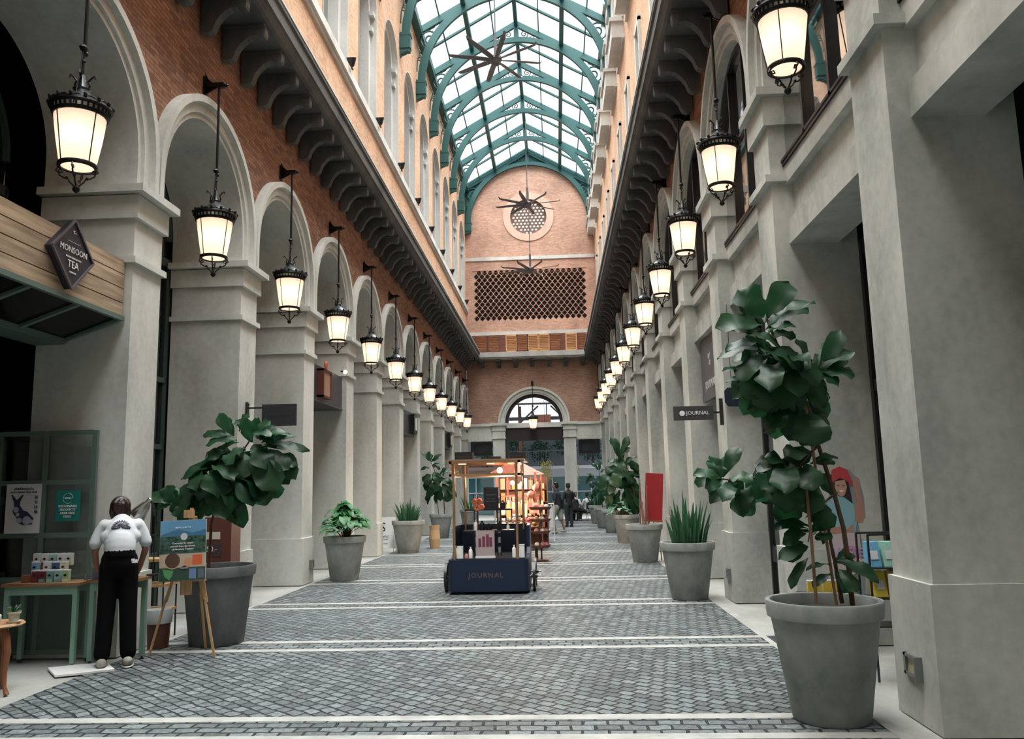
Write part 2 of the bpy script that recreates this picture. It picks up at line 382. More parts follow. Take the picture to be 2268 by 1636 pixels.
# floor ---------------------------------------------------------------
m = MB(); m.box(-12, 9, Y0, 75, -.3, -.012); struct(m.build('floor_paving', PAVE))
m = MB(); m.box(-4.36, 2.1, Y0, YE, -.011, 0); struct(m.build('floor_cobbles', COB))
band = []
t1 = 1
m = MB(); m.box(2.1, 2.19, Y0, YE, -.01, .004); struct(m.build('trim_1', BAND)); 
m = MB(); m.box(2.19, 2.36, Y0, YE, -.01, .001); struct(m.build('trim_2', PAVE))
for k in range(-2, 13):
    c = 5.77 + 2.975 * k; t1 += 1
    if c > YE - .5: break
    b = MB(); b.box(-4.36, 2.1, c + .17, c + .29, -.01, .003); b.box(-4.36, 2.1, c - .29, c - .17, -.01, .003)
    struct(b.build(f'trim_{t1+1}', BAND))
    s_ = MB(); s_.box(-4.36, 2.1, c - .17, c + .17, -.01, .0015); struct(s_.build('floor_sett_row', COB2))

# outer shell keeping daylight out of the shops ------------------------
m = MB(); m.box(-9.2, -9, Y0, YE, 0, 8.2); m.box(-9.2, -4.75, Y0, YE, 8.2, 8.5); m.box(-9.2, XL, Y0 - .2, Y0, 0, 8.5)
struct(m.build('wall_left_shop_backs', DARK))
m = MB(); m.box(6.2, 6.4, Y0, YE, 0, 8.2); m.box(XR + .25, 6.4, Y0, YE, 8.2, 8.5); m.box(XR, 6.4, Y0 - .2, Y0, 0, 8.5)
struct(m.build('wall_right_shop_backs', DARK))
m = MB(); m.box(XL - .3, XR + .3, Y0 - .3, Y0, 0, 20); m.box(XL - .3, XR + .3, Y0, -2, 17.0, 17.2); struct(m.build('wall_behind_camera', PLAS))  # wall raised and opaque ceiling strip added to darken the piers' near faces

def arch_outline(y0, y1, z0, z1, cs, R, zc, seg=20):
    pts = [(y0, z0)]
    for c in cs:
        pts.append((c - R, z0))
        for i in range(seg + 1): a = pi - pi * i / seg; pts.append((c + R * cos(a), zc + R * sin(a)))
        pts.append((c + R, z0))
    pts += [(y1, z0), (y1, z1), (y0, z1)]
    return pts
# lower brick walls with arch openings
csL = [pL(k) + BL / 2 for k in range(0, NB)]
csR = [pR(k) + BR / 2 for k in range(0, NB)]
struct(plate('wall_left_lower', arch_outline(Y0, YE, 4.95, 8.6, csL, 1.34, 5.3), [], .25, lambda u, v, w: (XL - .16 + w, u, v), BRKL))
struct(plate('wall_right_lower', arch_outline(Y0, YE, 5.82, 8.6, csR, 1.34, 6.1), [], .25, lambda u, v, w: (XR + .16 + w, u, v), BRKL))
# plain stretches beside the camera
m = MB(); m.box(XL - 1, XL, Y0, pL(0) - 1.3, 0, 4.95); struct(m.build('wall_left_near', PLAS))
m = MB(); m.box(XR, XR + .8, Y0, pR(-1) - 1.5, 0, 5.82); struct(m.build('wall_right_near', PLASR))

# archivolts -----------------------------------------------------------
def archivolt(side, X, zc, zb, deep):
    prof = [(1.2, -deep), (1.2, .0), (1.265, .0), (1.275, .035), (1.39, .035), (1.405, .10), (1.495, .10), (1.495, -.05)]
    path = []
    def mk(c, s_, z):   # c,s: unit circle
        return lambda r, d: (side * d * -1 if False else d * side, r * c, z + r * s_)
    path.append(mk(-1, 0, zb - zc)); n = 28
    for i in range(n + 1): a = pi - pi * i / n; path.append(mk(cos(a), sin(a), 0))
    path.append(mk(1, 0, zb - zc))
    m = MB(); m.sweep(prof, path); return m
def add_arches(side, X, zc, zb, deep, cs, mt, where, k0):
    m = archivolt(side, X, zc, zb, deep)
    me = m.mesh('stone_arch', mt, True, 30)
    for i, c in enumerate(cs):
        o = bpy.data.objects.new('stone_arch', me); COL.objects.link(o); o.location = (X, c, zc)
        tag(o, nth(i, 'grey moulded stone arch', where), 'arch', f'moulded arches {where}')
add_arches(1, XL, 5.3, 4.95, 1.05, csL, PLAS, 'along the left side', 0)
add_arches(-1, XR, 6.1, 5.82, .5, csR, PLASR, 'along the right side', 0)

# piers ----------------------------------------------------------------
def ring(m, x0, x1, h, y, z0, z1):  # box round a pier: x0..x1 deep
    m.box(x0, x1, -h, h, z0, z1)
def left_pier(k):
    e = empty('stone_pier', (XL, pL(k), 0))
    m = MB(); m.box(-1.05, .03, -.335, .335, 0, .8); m.build('plinth', PLAS, e)
    m = MB(); m.box(-1.03, 0, -.31, .31, .8, 4.1); m.build('shaft', PLAS, e)
    m = MB(); m.box(-1.03, .0, -.31, .31, 4.1, 4.6)
    m.box(-1.04, .045, -.355, .355, 4.10, 4.17)
    m.box(-1.04, .05, -.355, .355, 4.6, 4.86); m.box(-1.05, .14, -.44, .44, 4.87, 4.955)
    m.build('capital', PLAS, e)
    return e
def right_pier(k, deep=.5):
    e = empty('stone_pier', (XR, pR(k), 0)); d = deep
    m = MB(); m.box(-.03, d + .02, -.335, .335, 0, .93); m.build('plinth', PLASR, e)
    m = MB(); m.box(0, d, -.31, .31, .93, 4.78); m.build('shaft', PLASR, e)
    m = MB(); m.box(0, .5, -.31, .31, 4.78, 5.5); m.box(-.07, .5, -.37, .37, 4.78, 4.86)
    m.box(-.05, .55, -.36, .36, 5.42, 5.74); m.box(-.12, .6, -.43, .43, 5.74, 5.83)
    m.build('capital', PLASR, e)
    return e
for k in range(0, NB + 1):
    e = left_pier(k) if k == 0 else e
    o = e if k == 0 else None
    if k == 0: eL = e; e.location.y -= .16
    else: o = dup(eL, (XL, pL(k), 0))
    tag(o, nth(k, 'square grey plastered pier', 'on the left side of the arcade'), 'pier', 'left arcade piers')
for k in range(0, NB + 1):
    if k == 0: o = eR = right_pier(0, .86)
    elif k == 1: o = right_pier(1, .86)
    elif k == 2: o = eR2 = right_pier(2, .5)
    else: o = dup(eR2, (XR, pR(k), 0))
    tag(o, nth(k, 'square grey plastered pier', 'on the right side of the arcade'), 'pier', 'right arcade piers')

# cornices with scroll corbels ----------------------------------------
def corbel_mesh():
    P = [(0, .45), (.60, .45), (.60, .30), (.585, .26), (.54, .25), (.47, .275), (.40, .27), (.33, .235), (.26, .17), (.20, .09), (.17, .0), (.14, -.05), (.08, -.075), (.0, -.06)]
    m = MB(); m.prism(P, .13, lambda u, v, w: (u, w - .065, v)); m.box(0, .60, -.09, .09, .40, .45)
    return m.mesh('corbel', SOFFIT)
CORB = corbel_mesh()
def cornice(name, side, X, y0, y1, ys, label):
    e = empty(name, (X, y0, 8.15)); tag(e, label, 'cornice')
    m = MB()
    prof = [(-.02, 0), (.62, 0), (.66, .03), (.70, .12), (.70, .14), (.73, .16), (.73, .36), (.76, .38), (.76, .45), (-.02, .45)]
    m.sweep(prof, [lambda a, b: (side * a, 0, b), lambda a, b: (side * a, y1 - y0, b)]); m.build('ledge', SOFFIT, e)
    m = MB(); m.box(min(side * .72, side * .77), max(side * .72, side * .77), 0, y1 - y0, .452, .49); m.build('ledge_cap', UPST, e)
    for y in ys:
        o = bpy.data.objects.new('corbel', CORB); COL.objects.link(o); o.parent = e; o.location = (0, y - y0, -.45)
        o.rotation_euler = (0, 0, 0 if side > 0 else pi)
    return e
cornice('stone_cornice', 1, XL, Y0, YE, [8.38 + .695 * i for i in range(48)], 'long stone cornice on scroll corbels above the left arches')
cornice('stone_cornice', -1, XR, Y0, YE, [8.55 + .695 * i for i in range(48)], 'long stone cornice on scroll corbels above the right arches')

# upper walls -----------------------------------------------------------
def rect(u0, u1, v0, v1): return [(u0, v0), (u1, v0), (u1, v1), (u0, v1)]
def archhole(c, r, z0, zc, seg=16):
    return [(c - r, z0)] + [(c + r * cos(pi - pi * i / seg), zc + r * sin(pi - pi * i / seg)) for i in range(seg + 1)] + [(c + r, z0)]
m = MB(); m.box(XL - .3, XL, Y0, YE, 8.5, 10.8); struct(m.build('wall_left_upper', BRKU))
m = MB(); m.box(XL - .4, XL + .06, Y0, YE, 10.8, 10.88); m.box(XL - .4, XL + .12, Y0, YE, 10.88, 11.08); struct(m.build('trim_40', UPST))
WU = [pL(k) + BL / 2 for k in range(2, NB)]
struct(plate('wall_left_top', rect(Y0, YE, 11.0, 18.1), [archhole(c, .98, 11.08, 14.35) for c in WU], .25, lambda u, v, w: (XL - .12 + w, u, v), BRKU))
m = MB(); m.box(XL - 1.2, XL - 1.1, Y0, YE, 8, 18.1); struct(m.build('wall_left_outer', UPST))
def niche(side, X, c, r, z0, zc, i, name, label_glass):
    """window niche: outer jamb, face band, inner jamb, dull pane"""
    w = empty(name, (X, c, z0)); struct(w)
    m = MB(); h = zc - z0
    prof = [(r + .015, .02), (r - .012, .02), (r - .012, -.15), (r - .2, -.15), (r - .2, -.42)]
    path = [lambda a, d: (side * d, -a, 0)]
    for j in range(17): 
        t = pi - pi * j / 16; path.append(lambda a, d, t=t: (side * d, a * cos(t), h + a * sin(t)))
    path.append(lambda a, d: (side * d, a, 0))
    m.sweep(prof, path); m.build('window_surround', UPST, w, smooth=True, angle=30)
    m = MB(); m.prism(archhole(0, r - .19, 0, h, 12), .03, lambda u, v, q: (side * (-.40 - q), u, v)); m.build('window_pane', UPGL, w)
    m = MB(); 
    for s_ in (-1, 1):
        yy = s_ * (r - .1); m.box(*sorted((side * -.15, side * -.06)), yy - .10, yy + .10, h - .55, h - .42); m.box(*sorted((side * -.15, side * -.02)), yy - .12, yy + .12, h - .12, h + .0)
    m.build('impost_block', UPST, w)
    return w
UPGL = mat('dull_grey_pane', (.16, .17, .175), .25)
nwin = 1
for c in WU: niche(1, XL, c, .98, 11.08, 14.35, 0, f'window_{nwin}', ''); nwin += 1

# right upper wall
WR = [pR(k) + BR / 2 for k in range(2, NB)]
struct(plate('wall_right_upper', rect(Y0, YE, 8.5, 18.6), [rect(c - .42, c + .42, 8.9, 13.1) for c in WR], .25, lambda u, v, w: (XR + .15 + w, u, v), BRKU))
m = MB(); m.box(XR + 1.1, XR + 1.2, Y0, YE, 8, 18.6); struct(m.build('wall_right_outer', UPST))
for c in WR:
    w = empty(f'window_{nwin}', (XR, c, 8.9)); struct(w); nwin += 1
    m = MB()
    for s_ in (-1, 1): m.box(-.05, .4, s_ * .40 - .07, s_ * .40 + .07, 0, 4.2)
    m.box(-.05, .4, -.47, .47, 4.1, 4.26); m.build('window_surround', UPST, w)
    m = MB(); m.box(.3, .33, -.4, .4, 0, 4.1); m.build('window_pane', UPGL, w)
for i in range(2, NB + 1):
    c = pR(i) - .02
    e = empty('stone_balcony', (XR, c, 14.9)); tag(e, nth(i - 2, 'pale stone balcony box high', 'on the right wall'), 'balcony', 'right wall balconies')
    m = MB(); m.box(-.34, .05, -.9, .9, 0, .5); m.box(-.40, .05, -.96, .96, .5, .62); m.box(-.28, .05, -.82, .82, .62, 1.5); m.box(-.36, .05, -.92, .92, 1.5, 1.6); m.build('balcony_box', UPST, e)
    m = MB(); m.box(-.2, .05, -.62, .62, 1.6, 3.1); m.box(-.30, .05, -.72, .72, 3.1, 3.25); m.box(-.24, .05, -.66, .66, 3.25, 3.5); m.build('pilaster', UPST, e)
    m = MB(); m.box(-.04, .05, -1.1, 1.1, -.12, 0); m.box(-.03, .05, -1.0, -.9, .62, 3.0); m.box(-.03, .05, .9, 1.0, .62, 3.0); m.build('moulding', UPST, e)
m = MB(); m.box(XR - .03, XR + .3, Y0, YE, 17.6, 18.6); struct(m.build('trim_41', UPST))

m = MB(); m.box(-14, 12, 44.6, 64, 9.6, 9.8); struct(m.build('ceiling_court_light_block', DARK))  # slab added out of view to keep zenith light off the court
# end wall -------------------------------------------------------------
def circ(cx, cy, r, n=32): return [(cx + r * cos(2 * pi * i / n), cy + r * sin(2 * pi * i / n)) for i in range(n)]
TH = .5
fE = lambda u, v, w: (u, YE + TH / 2 + w, v)
AC = -1.04
lo = [(XL, 4.9), (AC - 1.66, 4.9)] + [(AC + 1.66 * cos(pi - pi * i / 24), 4.95 + 1.66 * sin(pi - pi * i / 24)) for i in range(25)] + [(AC + 1.66, 4.9), (XR, 4.9), (XR, 8.65), (XL, 8.65)]
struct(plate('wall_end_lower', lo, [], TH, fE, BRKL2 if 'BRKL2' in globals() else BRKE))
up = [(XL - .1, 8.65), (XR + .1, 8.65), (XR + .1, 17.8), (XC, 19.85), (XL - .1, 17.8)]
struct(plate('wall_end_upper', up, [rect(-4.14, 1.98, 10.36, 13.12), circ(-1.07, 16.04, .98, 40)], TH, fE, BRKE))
def quatre(cx, cy, s_):
    pts = []; r = s_ * .27; d = s_ * .24
    for q in range(4):
        a0 = q * pi / 2
        for j in range(5):
            a = a0 - pi * .42 + pi * .84 * j / 4
            pts.append((cx + d * cos(a0) + r * cos(a), cy + (d * sin(a0) + r * sin(a)) * 1.1))
    return pts
hs = []
dx, dy = .3, .19
for row in range(14):
    n = 20 if row % 2 == 0 else 19
    for i in range(n):
        hs.append(quatre(-4.14 + .21 + (dx / 2 if row % 2 else 0) + i * dx, 10.36 + .17 + row * dy, .25))
struct(plate('wall_end_lattice', rect(-4.14, 1.98, 10.36, 13.12), hs, .12, lambda u, v, w: (u, YE + .08 + w, v), BRKE))
m = MB(); m.box(-4.3, 2.1, YE + .7, YE + .75, 10, 13.4); struct(m.build('wall_end_lattice_back', DARK))
m = MB(); m.box(XL, XR, YE - .05, YE + .1, 13.66, 13.84); struct(m.build('trim_42', UPST))
m = MB(); m.box(XL, XR, YE - .04, YE + .1, 9.6, 9.78); struct(m.build('trim_43', UPST))
# rose window
w = empty(f'window_{nwin}', (-1.07, YE, 16.04)); struct(w); nwin += 1
hx = []
for i in range(-5, 6):
    for j in range(-6, 7):
        u = i * .2 + (.1 if j % 2 else 0); v = j * .173
        if sqrt(u * u + v * v) < .90: hx.append(circ(u, v, .068, 10))
plate('lattice', circ(0, 0, .985, 40), hx, .06, lambda u, v, q: (u, .12 + q, v), mat('rose_lattice', (.14, .085, .06), .7), w)
ROSE = glassmat('rose_glass', (.95, .93, .90), .05)
m = MB(); m.prism(circ(0, 0, .97, 32), .01, lambda u, v, q: (u, .2 + q, v)); m.build('window_pane', ROSE, w)
plate('stone_ring', circ(0, 0, 1.36, 48), [circ(0, 0, .975, 48)], .05, lambda u, v, q: (u, -.01 + q, v), mottled('pale_ring', (.54, .37, .29), (.64, .46, .37), scale=3), w)
# end arch, pillars, entablature
m = MB()
prof = [(1.5, .6), (1.5, -.02), (1.57, -.02), (1.58, -.05), (1.74, -.05), (1.75, -.12), (1.86, -.12), (1.86, .02)]
path = [lambda r, d, t=pi - pi * i / 32: (r * cos(t), d, r * sin(t)) for i in range(33)]
m.sweep(prof, path); o = m.build('stone_arch', PLAS, loc=(AC, YE, 4.95), smooth=True, angle=30)
tag(o, 'wide grey moulded stone arch in the brick end wall', 'arch')
for sx, lb in ((-1, 'left'), (1, 'right')):
    e = empty('end_pillar', (AC + sx * 1.83, YE, 0)); tag(e, f'tall grey square pillar carrying the {lb} foot of the end arch', 'pillar', 'end wall pillars')
    m = MB(); m.box(-.31, .31, -.08, .55, 0, 4.2); m.build('shaft', PLAS, e)
    m = MB(); m.box(-.33, .33, -.1, .56, 4.14, 4.82); m.box(-.36, .36, -.13, .56, 4.14, 4.2); m.box(-.36, .36, -.13, .56, 4.55, 4.62); m.box(-.42, .42, -.18, .56, 4.82, 4.95); m.build('capital', PLAS, e)
m = MB(); m.box(XL, AC - 2.1, YE - .02, YE + .5, 4.05, 4.9); m.box(XL, AC - 2.1, YE - .1, YE + .5, 4.8, 4.93); struct(m.build('trim_44', PLAS))
m = MB(); m.box(AC + 2.1, XR, YE - .02, YE + .5, 4.05, 4.9); m.box(AC + 2.1, XR, YE - .1, YE + .5, 4.8, 4.93); struct(m.build('trim_45', PLAS))
# end cornice
e = empty('stone_cornice', (XL, YE, 8.2)); tag(e, 'short stone cornice with block corbels across the end wall', 'cornice')
m = MB(); m.box(0, XR - XL, -.62, .05, .14, .40); m.box(0, XR - XL, -.55, .05, .06, .14); m.build('ledge', STONE, e)
for i in range(7):
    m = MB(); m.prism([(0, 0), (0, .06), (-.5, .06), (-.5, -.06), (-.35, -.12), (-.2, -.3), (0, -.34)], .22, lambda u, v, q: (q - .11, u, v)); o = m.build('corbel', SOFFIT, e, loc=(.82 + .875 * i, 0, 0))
# shutters band
WOODS = woodmat('shutter_wood', (.30, .115, .05), (.50, .24, .12), 'X'); WOODD = woodmat('dark_shutter_wood', (.10, .03, .02), (.17, .06, .04), 'X'); WOODB = woodmat('bright_shutter_wood', (.50, .24, .10), (.72, .42, .22), 'X')
xs = [-3.95, -3.32, -2.68, -2.35, -1.75, -1.15, -.55, .05, .38, 1.0, 1.62]
m = MB(); m.box(XL + .25, XR - .3, YE - .04, YE - .01, 8.66, 9.6); struct(m.build('trim_46', WOODD))
pan = [(-3.72, 0), (-3.05, 0), (-2.12, 1), (-1.55, 0), (-.98, 1), (-.40, 1), (.18, 0), (1.02, 1), (1.66, 0)]
for i, (x, c) in enumerate(pan):
    e = empty('louvred_shutter', (x, YE - .05, 8.68)); tag(e, ('leftmost' if i == 0 else 'rightmost' if i == 8 else f'{ORD[i]} from the left') + (' orange' if c else ' brown') + ' wooden louvred shutter under the brick lattice', 'shutter', 'wooden shutters on the end wall')
    m = MB(); wd = .27
    for s_ in (-1, 1): m.box(s_ * wd - .03, s_ * wd + .03, -.05, 0, 0, .9)
    m.box(-wd, wd, -.05, 0, 0, .06); m.box(-wd, wd, -.05, 0, .84, .9); m.build('frame', WOODB if c else WOODD, e)
    m = MB()
    for j in range(9): m.cbox((0, -.03, .1 + j * .088), (wd * 2 - .04, .012, .085), rx=R_(35))
    m.build('slats', WOODB if c else WOODS, e)

# glass roof -------------------------------------------------------------
RZ, SL = 19.85, .578
def rz(u): return RZ - SL * abs(u)
m = MB()
m.quad((XC, Y0, RZ), (XC, YE, RZ), (XC - 3.75, YE, rz(3.75)), (XC - 3.75, Y0, rz(3.75)))
m.quad((XC, Y0, RZ), (XC, YE, RZ), (XC + 3.75, YE, rz(3.75)), (XC + 3.75, Y0, rz(3.75)))
struct(m.build('ceiling_glass', ROOFGL))
m = MB(); m.box(XC - 3.8, XC - 3.2, Y0, YE, 17.5, 17.78); m.box(XC + 3.3, XC + 3.8, Y0, YE, 17.5, 17.75)
m.box(XC - .07, XC + .07, Y0, YE, RZ - .3, RZ - .02)
for u in (1.75,):
    for s_ in (-1, 1): m.bar((XC + s_ * u, Y0, rz(u) - .14), (XC + s_ * u, YE, rz(u) - .14), .16, .2)
for u in (.88, 2.62):
    for s_ in (-1, 1): m.bar((XC + s_ * u, Y0, rz(u) - .04), (XC + s_ * u, YE, rz(u) - .04), .04, .06)
for k in range(3, NB + 1):
    for q in (.0, .5):
        y = pL(k) - .1 + q * BL
        if y > YE: continue
        for s_ in (-1, 1): m.bar((XC, y, RZ - .07), (XC + s_ * 3.6, y, rz(3.6) - .07), .07, .1, up=(0, 1, 0))
struct(m.build('ceiling_bars', GREEN))
def spiral(cx, cy, r0, turns, a0, dirn=1, n=26):
    return [(cx + r0 * (1 - .86 * i / n) * cos(a0 + dirn * 2 * pi * turns * i / n), cy + r0 * (1 - .86 * i / n) * sin(a0 + dirn * 2 * pi * turns * i / n)) for i in range(n + 1)]
def truss():
    e = empty('arched_truss', (XC, 0, 0))
    zc, Ri, Ro = 15.75, 3.13, 3.36
    def lo_(u): return rz(u) - .32
    arcI = [(Ri * cos(pi * i / 40), zc + Ri * sin(pi * i / 40)) for i in range(41)]
    outer = [(3.56, rz(3.56) - .1), (3.56, 15.42), (Ri, 15.42)] + arcI + [(-Ri, 15.42), (-3.56, 15.42), (-3.56, rz(3.56) - .1), (0, RZ - .1)]
    holes = []
    for s_ in (-1, 1):
        h = [(s_ * 3.46, 15.9), (s_ * 3.46, lo_(3.46))]
        h += [(s_ * 2.42, lo_(2.42) - .02)]
        aa = math.acos(2.42 / Ro)
        for i in range(11):
            a = aa * (1 - i / 10) + .03 * (i / 10); h.append((s_ * (Ro * cos(a) + .03), zc + Ro * sin(a) + (.0 if i else 0)))
        holes.append(h)
        g = [(s_ * .09, lo_(.09)), (s_ * 1.08, lo_(1.08))]
        for i in range(7):
            u = 1.08 - (1.08 - .09) * i / 6; g.append((s_ * u, min(zc + sqrt(Ro * Ro - u * u) - .03, lo_(u) - .01)))
        holes.append(g)
    plate('frame', outer, holes, .12, lambda u, v, w: (u, w, v), GREEN, e)
    def tb(pts, r=.022): mm = MB(); mm.tube([(u, 0, v) for u, v in pts], r * 1.15, 5); mm.build('scroll', GREEN, e)
    for s_ in (-1, 1):
        tb([(s_ * u, v) for u, v in spiral(2.95, 17.42, .38, 1.8, -pi / 2)], .028)
        tb([(s_ * u, v) for u, v in spiral(2.6, 18.08, .13, 1.2, pi)], .018)
        tb([(s_ * u, v) for u, v in spiral(3.32, 16.70, .13, 1.2, pi / 2)], .018)
        tb([(s_ * 3.42, 17.2), (s_ * 3.3, 16.95), (s_ * 3.4, 16.6), (s_ * 3.42, 16.2)], .018)
        tb([(s_ * 3.05, 17.68), (s_ * 2.9, 17.8), (s_ * 2.8, 17.84), (s_ * 2.65, 18.1), (s_ * 2.45, 18.2)], .018)
        tb([(s_ * u, v) for u, v in spiral(.32, 19.22, .17, 1.6, -pi / 2)], .016)
        tb([(s_ * u, v) for u, v in spiral(.64, 19.10, .09, 1.2, pi)], .014)
    for s_ in (-1, 1):
        m = MB()
        m.box(*sorted((s_ * 3.10, s_ * 3.60)), -.13, .13, 15.3, 15.75)
        m.prism([(3.12, 15.3), (3.6, 15.3), (3.6, 15.05), (3.45, 15.05), (3.40, 15.12), (3.30, 15.16), (3.22, 15.2), (3.12, 15.2)], .2, lambda u, v, w: (s_ * u, w - .1, v))
        m.box(*sorted((s_ * 3.08, s_ * 3.60)), -.14, .14, 15.72, 15.78)
        m.build('bracket', GREEN, e)
    return e
T0 = truss()
i = 0
for k in range(5, NB + 1):
    y = pL(k) - .15
    if k == NB: y = YE - .12
    o = T0 if i == 0 else dup(T0, (XC, y, 0)); o.location = (XC, y, 0)
    tag(o, nth(i, 'green arched steel roof truss with scrollwork', 'under the glass roof'), 'truss', 'green roof trusses'); i += 1
# painted gable between arch and roof at the far end
zc = 15.75
g = [(3.5, rz(3.5)), (3.5, 15.75), (3.15, 15.75)] + [(3.15 * cos(pi * i / 40), zc + 3.15 * sin(pi * i / 40)) for i in range(41)] + [(-3.15, 15.75), (-3.5, 15.75), (-3.5, rz(3.5)), (0, RZ - .02)]
struct(plate('trim_47', g, [], .04, lambda u, v, w: (XC + u, YE - .03 + w, v), mat('gable_green', (.03, .13, .12), .5)))
# ------------------------------------------------------------------ lanterns
def lampglass():
    m, nt, N, L, b = _new('frosted_lamp_glass'); N.remove(b); out = N['Material Output']
    t = N.new('ShaderNodeBsdfTranslucent'); t.inputs[0].default_value = (1, .90, .78, 1)
    d = N.new('ShaderNodeBsdfDiffuse'); d.inputs[0].default_value = (.8, .76, .7, 1)
    mx = N.new('ShaderNodeMixShader'); mx.inputs[0].default_value = .3; L.new(t.outputs[0], mx.inputs[1]); L.new(d.outputs[0], mx.inputs[2])
    e = N.new('ShaderNodeEmission'); e.inputs[0].default_value = (1, .73, .57, 1); e.inputs[1].default_value = .46
    ad = N.new('ShaderNodeAddShader'); L.new(mx.outputs[0], ad.inputs[0]); L.new(e.outputs[0], ad.inputs[1]); L.new(ad.outputs[0], out.inputs['Surface'])
    return m
LAMPG = lampglass()
def make_lantern(polelen=2.13, side=-1):
    e = empty('hanging_lantern', (0, 0, 0))
    m = MB(); m.lathe([(.152, -.235), (.172, -.12), (.192, 0), (.21, .13), (.222, .238)], 24); m.build('lamp_glass', LAMPG, e, smooth=True)
    m = MB(); m.lathe([(.001, -.25), (.14, -.243)], 24); m.build('bottom_glass', LAMPG, e, smooth=True)
    m = MB(); m.lathe([(.140, -.255), (.170, -.255), (.174, -.24), (.170, -.222), (.150, -.222), (.140, -.255)], 24)
    for i in range(4):
        a = pi / 4 + i * pi / 2 + .35; m.tube([(.162 * cos(a), .162 * sin(a), -.24), (.230 * cos(a), .230 * sin(a), .245)], .0055, 5)
    m.build('cage', IRON, e, smooth=True)
    m = MB(); m.lathe([(.215, .232), (.235, .232), (.250, .262), (.238, .268), (.222, .262), (.215, .232)], 24)
    m.lathe([(.245, .300), (.275, .318), (.268, .345), (.240, .335), (.245, .300)], 24)
    for i in range(32):
        a = 2 * pi * i / 32; m.bar((.240 * cos(a), .240 * sin(a), .258), (.254 * cos(a), .254 * sin(a), .312), .016, .012)
    for i in range(14):
        a = 2 * pi * i / 14; m.sph((.268 * cos(a), .268 * sin(a), .355), .020, 6, 4, (1, 1, 1.2))
        m.tube([(.262 * cos(a + .2 * j), .262 * sin(a + .2 * j), .335 + .022 * sin(pi * j / 2)) for j in (0, .5, 1, 1.5, 2)], .008, 4)
    m.build('gallery', IRON, e, smooth=True)
    m = MB(); m.lathe([(.245, .315), (.215, .345), (.150, .41), (.085, .465), (.070, .475), (.066, .50), (.08, .515), (.05, .53), (.03, .60), (.02, .66)], 20)
    m.build('roof', mat('lantern_roof_metal', (.10, .115, .12), .32, .7), e, smooth=True)
    m = MB()
    for i in range(4):
        a = i * pi / 2 + .3
        m.tube([((.05 + q) * cos(a), (.05 + q) * sin(a), z) for q, z in ((.0, .5), (.015, .56), (.0, .60), (.03, .64), (.055, .66), (.06, .63))], .009, 5)
        m.tube([(q * cos(a), q * sin(a), z) for q, z in ((.165, -.26), (.18, -.29), (.15, -.31), (.12, -.30), (.135, -.275), (.155, -.285), (.15, -.33), (.11, -.355), (.075, -.36), (.06, -.39), (.03, -.42), (.012, -.44))], .008, 5)
        m.sph((.085 * cos(a), .085 * sin(a), -.355), .016, 6, 4)
    m.sph((0, 0, -.46), .034, 10, 6); m.lathe([(.001, -.50), (.012, -.49), (.016, -.44), (.001, -.42)], 8)
    m.build('scrollwork', IRON, e, smooth=True)
    m = MB(); m.tube([(0, 0, .60), (0, 0, .90)], .014, 6); m.tube([(0, .01, .93), (0, 0, polelen)], .017, 8)
    m.tube([(0, -.015, .92), (0, -.05, .62), (0, -.12, .33)], .006, 5); m.sph((0, -.01, .93), .035, 8, 6, (1, 1.5, .9)); m.sph((0, .02, .885), .028, 8, 6); m.sph((0, 0, .80), .02, 8, 6)
    m.build('hanging_rod', IRON, e, smooth=True)
    m = MB(); s_ = side; P = polelen
    m.box(*sorted((s_ * -.07, s_ * .20)), -.03, .03, P - .03, P + .035); m.box(*sorted((s_ * .18, s_ * .215)), -.055, .055, P - .13, P + .12)
    m.prism([(.0, 0), (.19, 0), (.19, -.10)], .02, lambda u, v, w: (s_ * u, w - .01, P + v - .02)); m.prism([(.19, .03), (.19, .18), (.15, .10), (.08, .03)], .02, lambda u, v, w: (s_ * u, w - .01, P + v))
    m.sph((s_ * -.09, 0, P), .028, 8, 6, (1.3, 1, .9)); m.build('bracket', IRON, e)
    for x_, y_, z_ in ((.02 * -side, -.105, .03), (.075 * -side, .055, .0)):
        l = bpy.data.lights.new('bulb', 'POINT'); l.energy = .62; l.color = (1, .76, .52); l.shadow_soft_size = .035
        o = bpy.data.objects.new('bulb', l); COL.objects.link(o); o.parent = e; o.location = (x_, y_, z_)
    return e
lanL = make_lantern(2.13, -1); lanR = make_lantern(2.13, 1)
for i in range(NB):
    loc = (-4.335, 6.93 + BL * i, 4.87); o = lanL if i == 0 else dup(lanL, loc); o.location = loc
    tag(o, nth(i, 'lit black iron lantern hanging', 'on the left side of the arcade'), 'lantern', 'lanterns along the left arches')
    loc = (2.235, 7.14 + BR * i, 5.62); o = lanR if i == 0 else dup(lanR, loc); o.location = loc
    tag(o, nth(i, 'lit black iron lantern hanging', 'on the right side of the arcade'), 'lantern', 'lanterns along the right arches')
o = dup(lanL, (-1.08, YE - .22, 4.86), -pi / 2, 'small lit black lantern hanging in the centre of the end arch', 'lantern')

REFLG = mat('dark_reflecting_glass', (.012, .016, .018), .03, spec=.8, coat=.3)
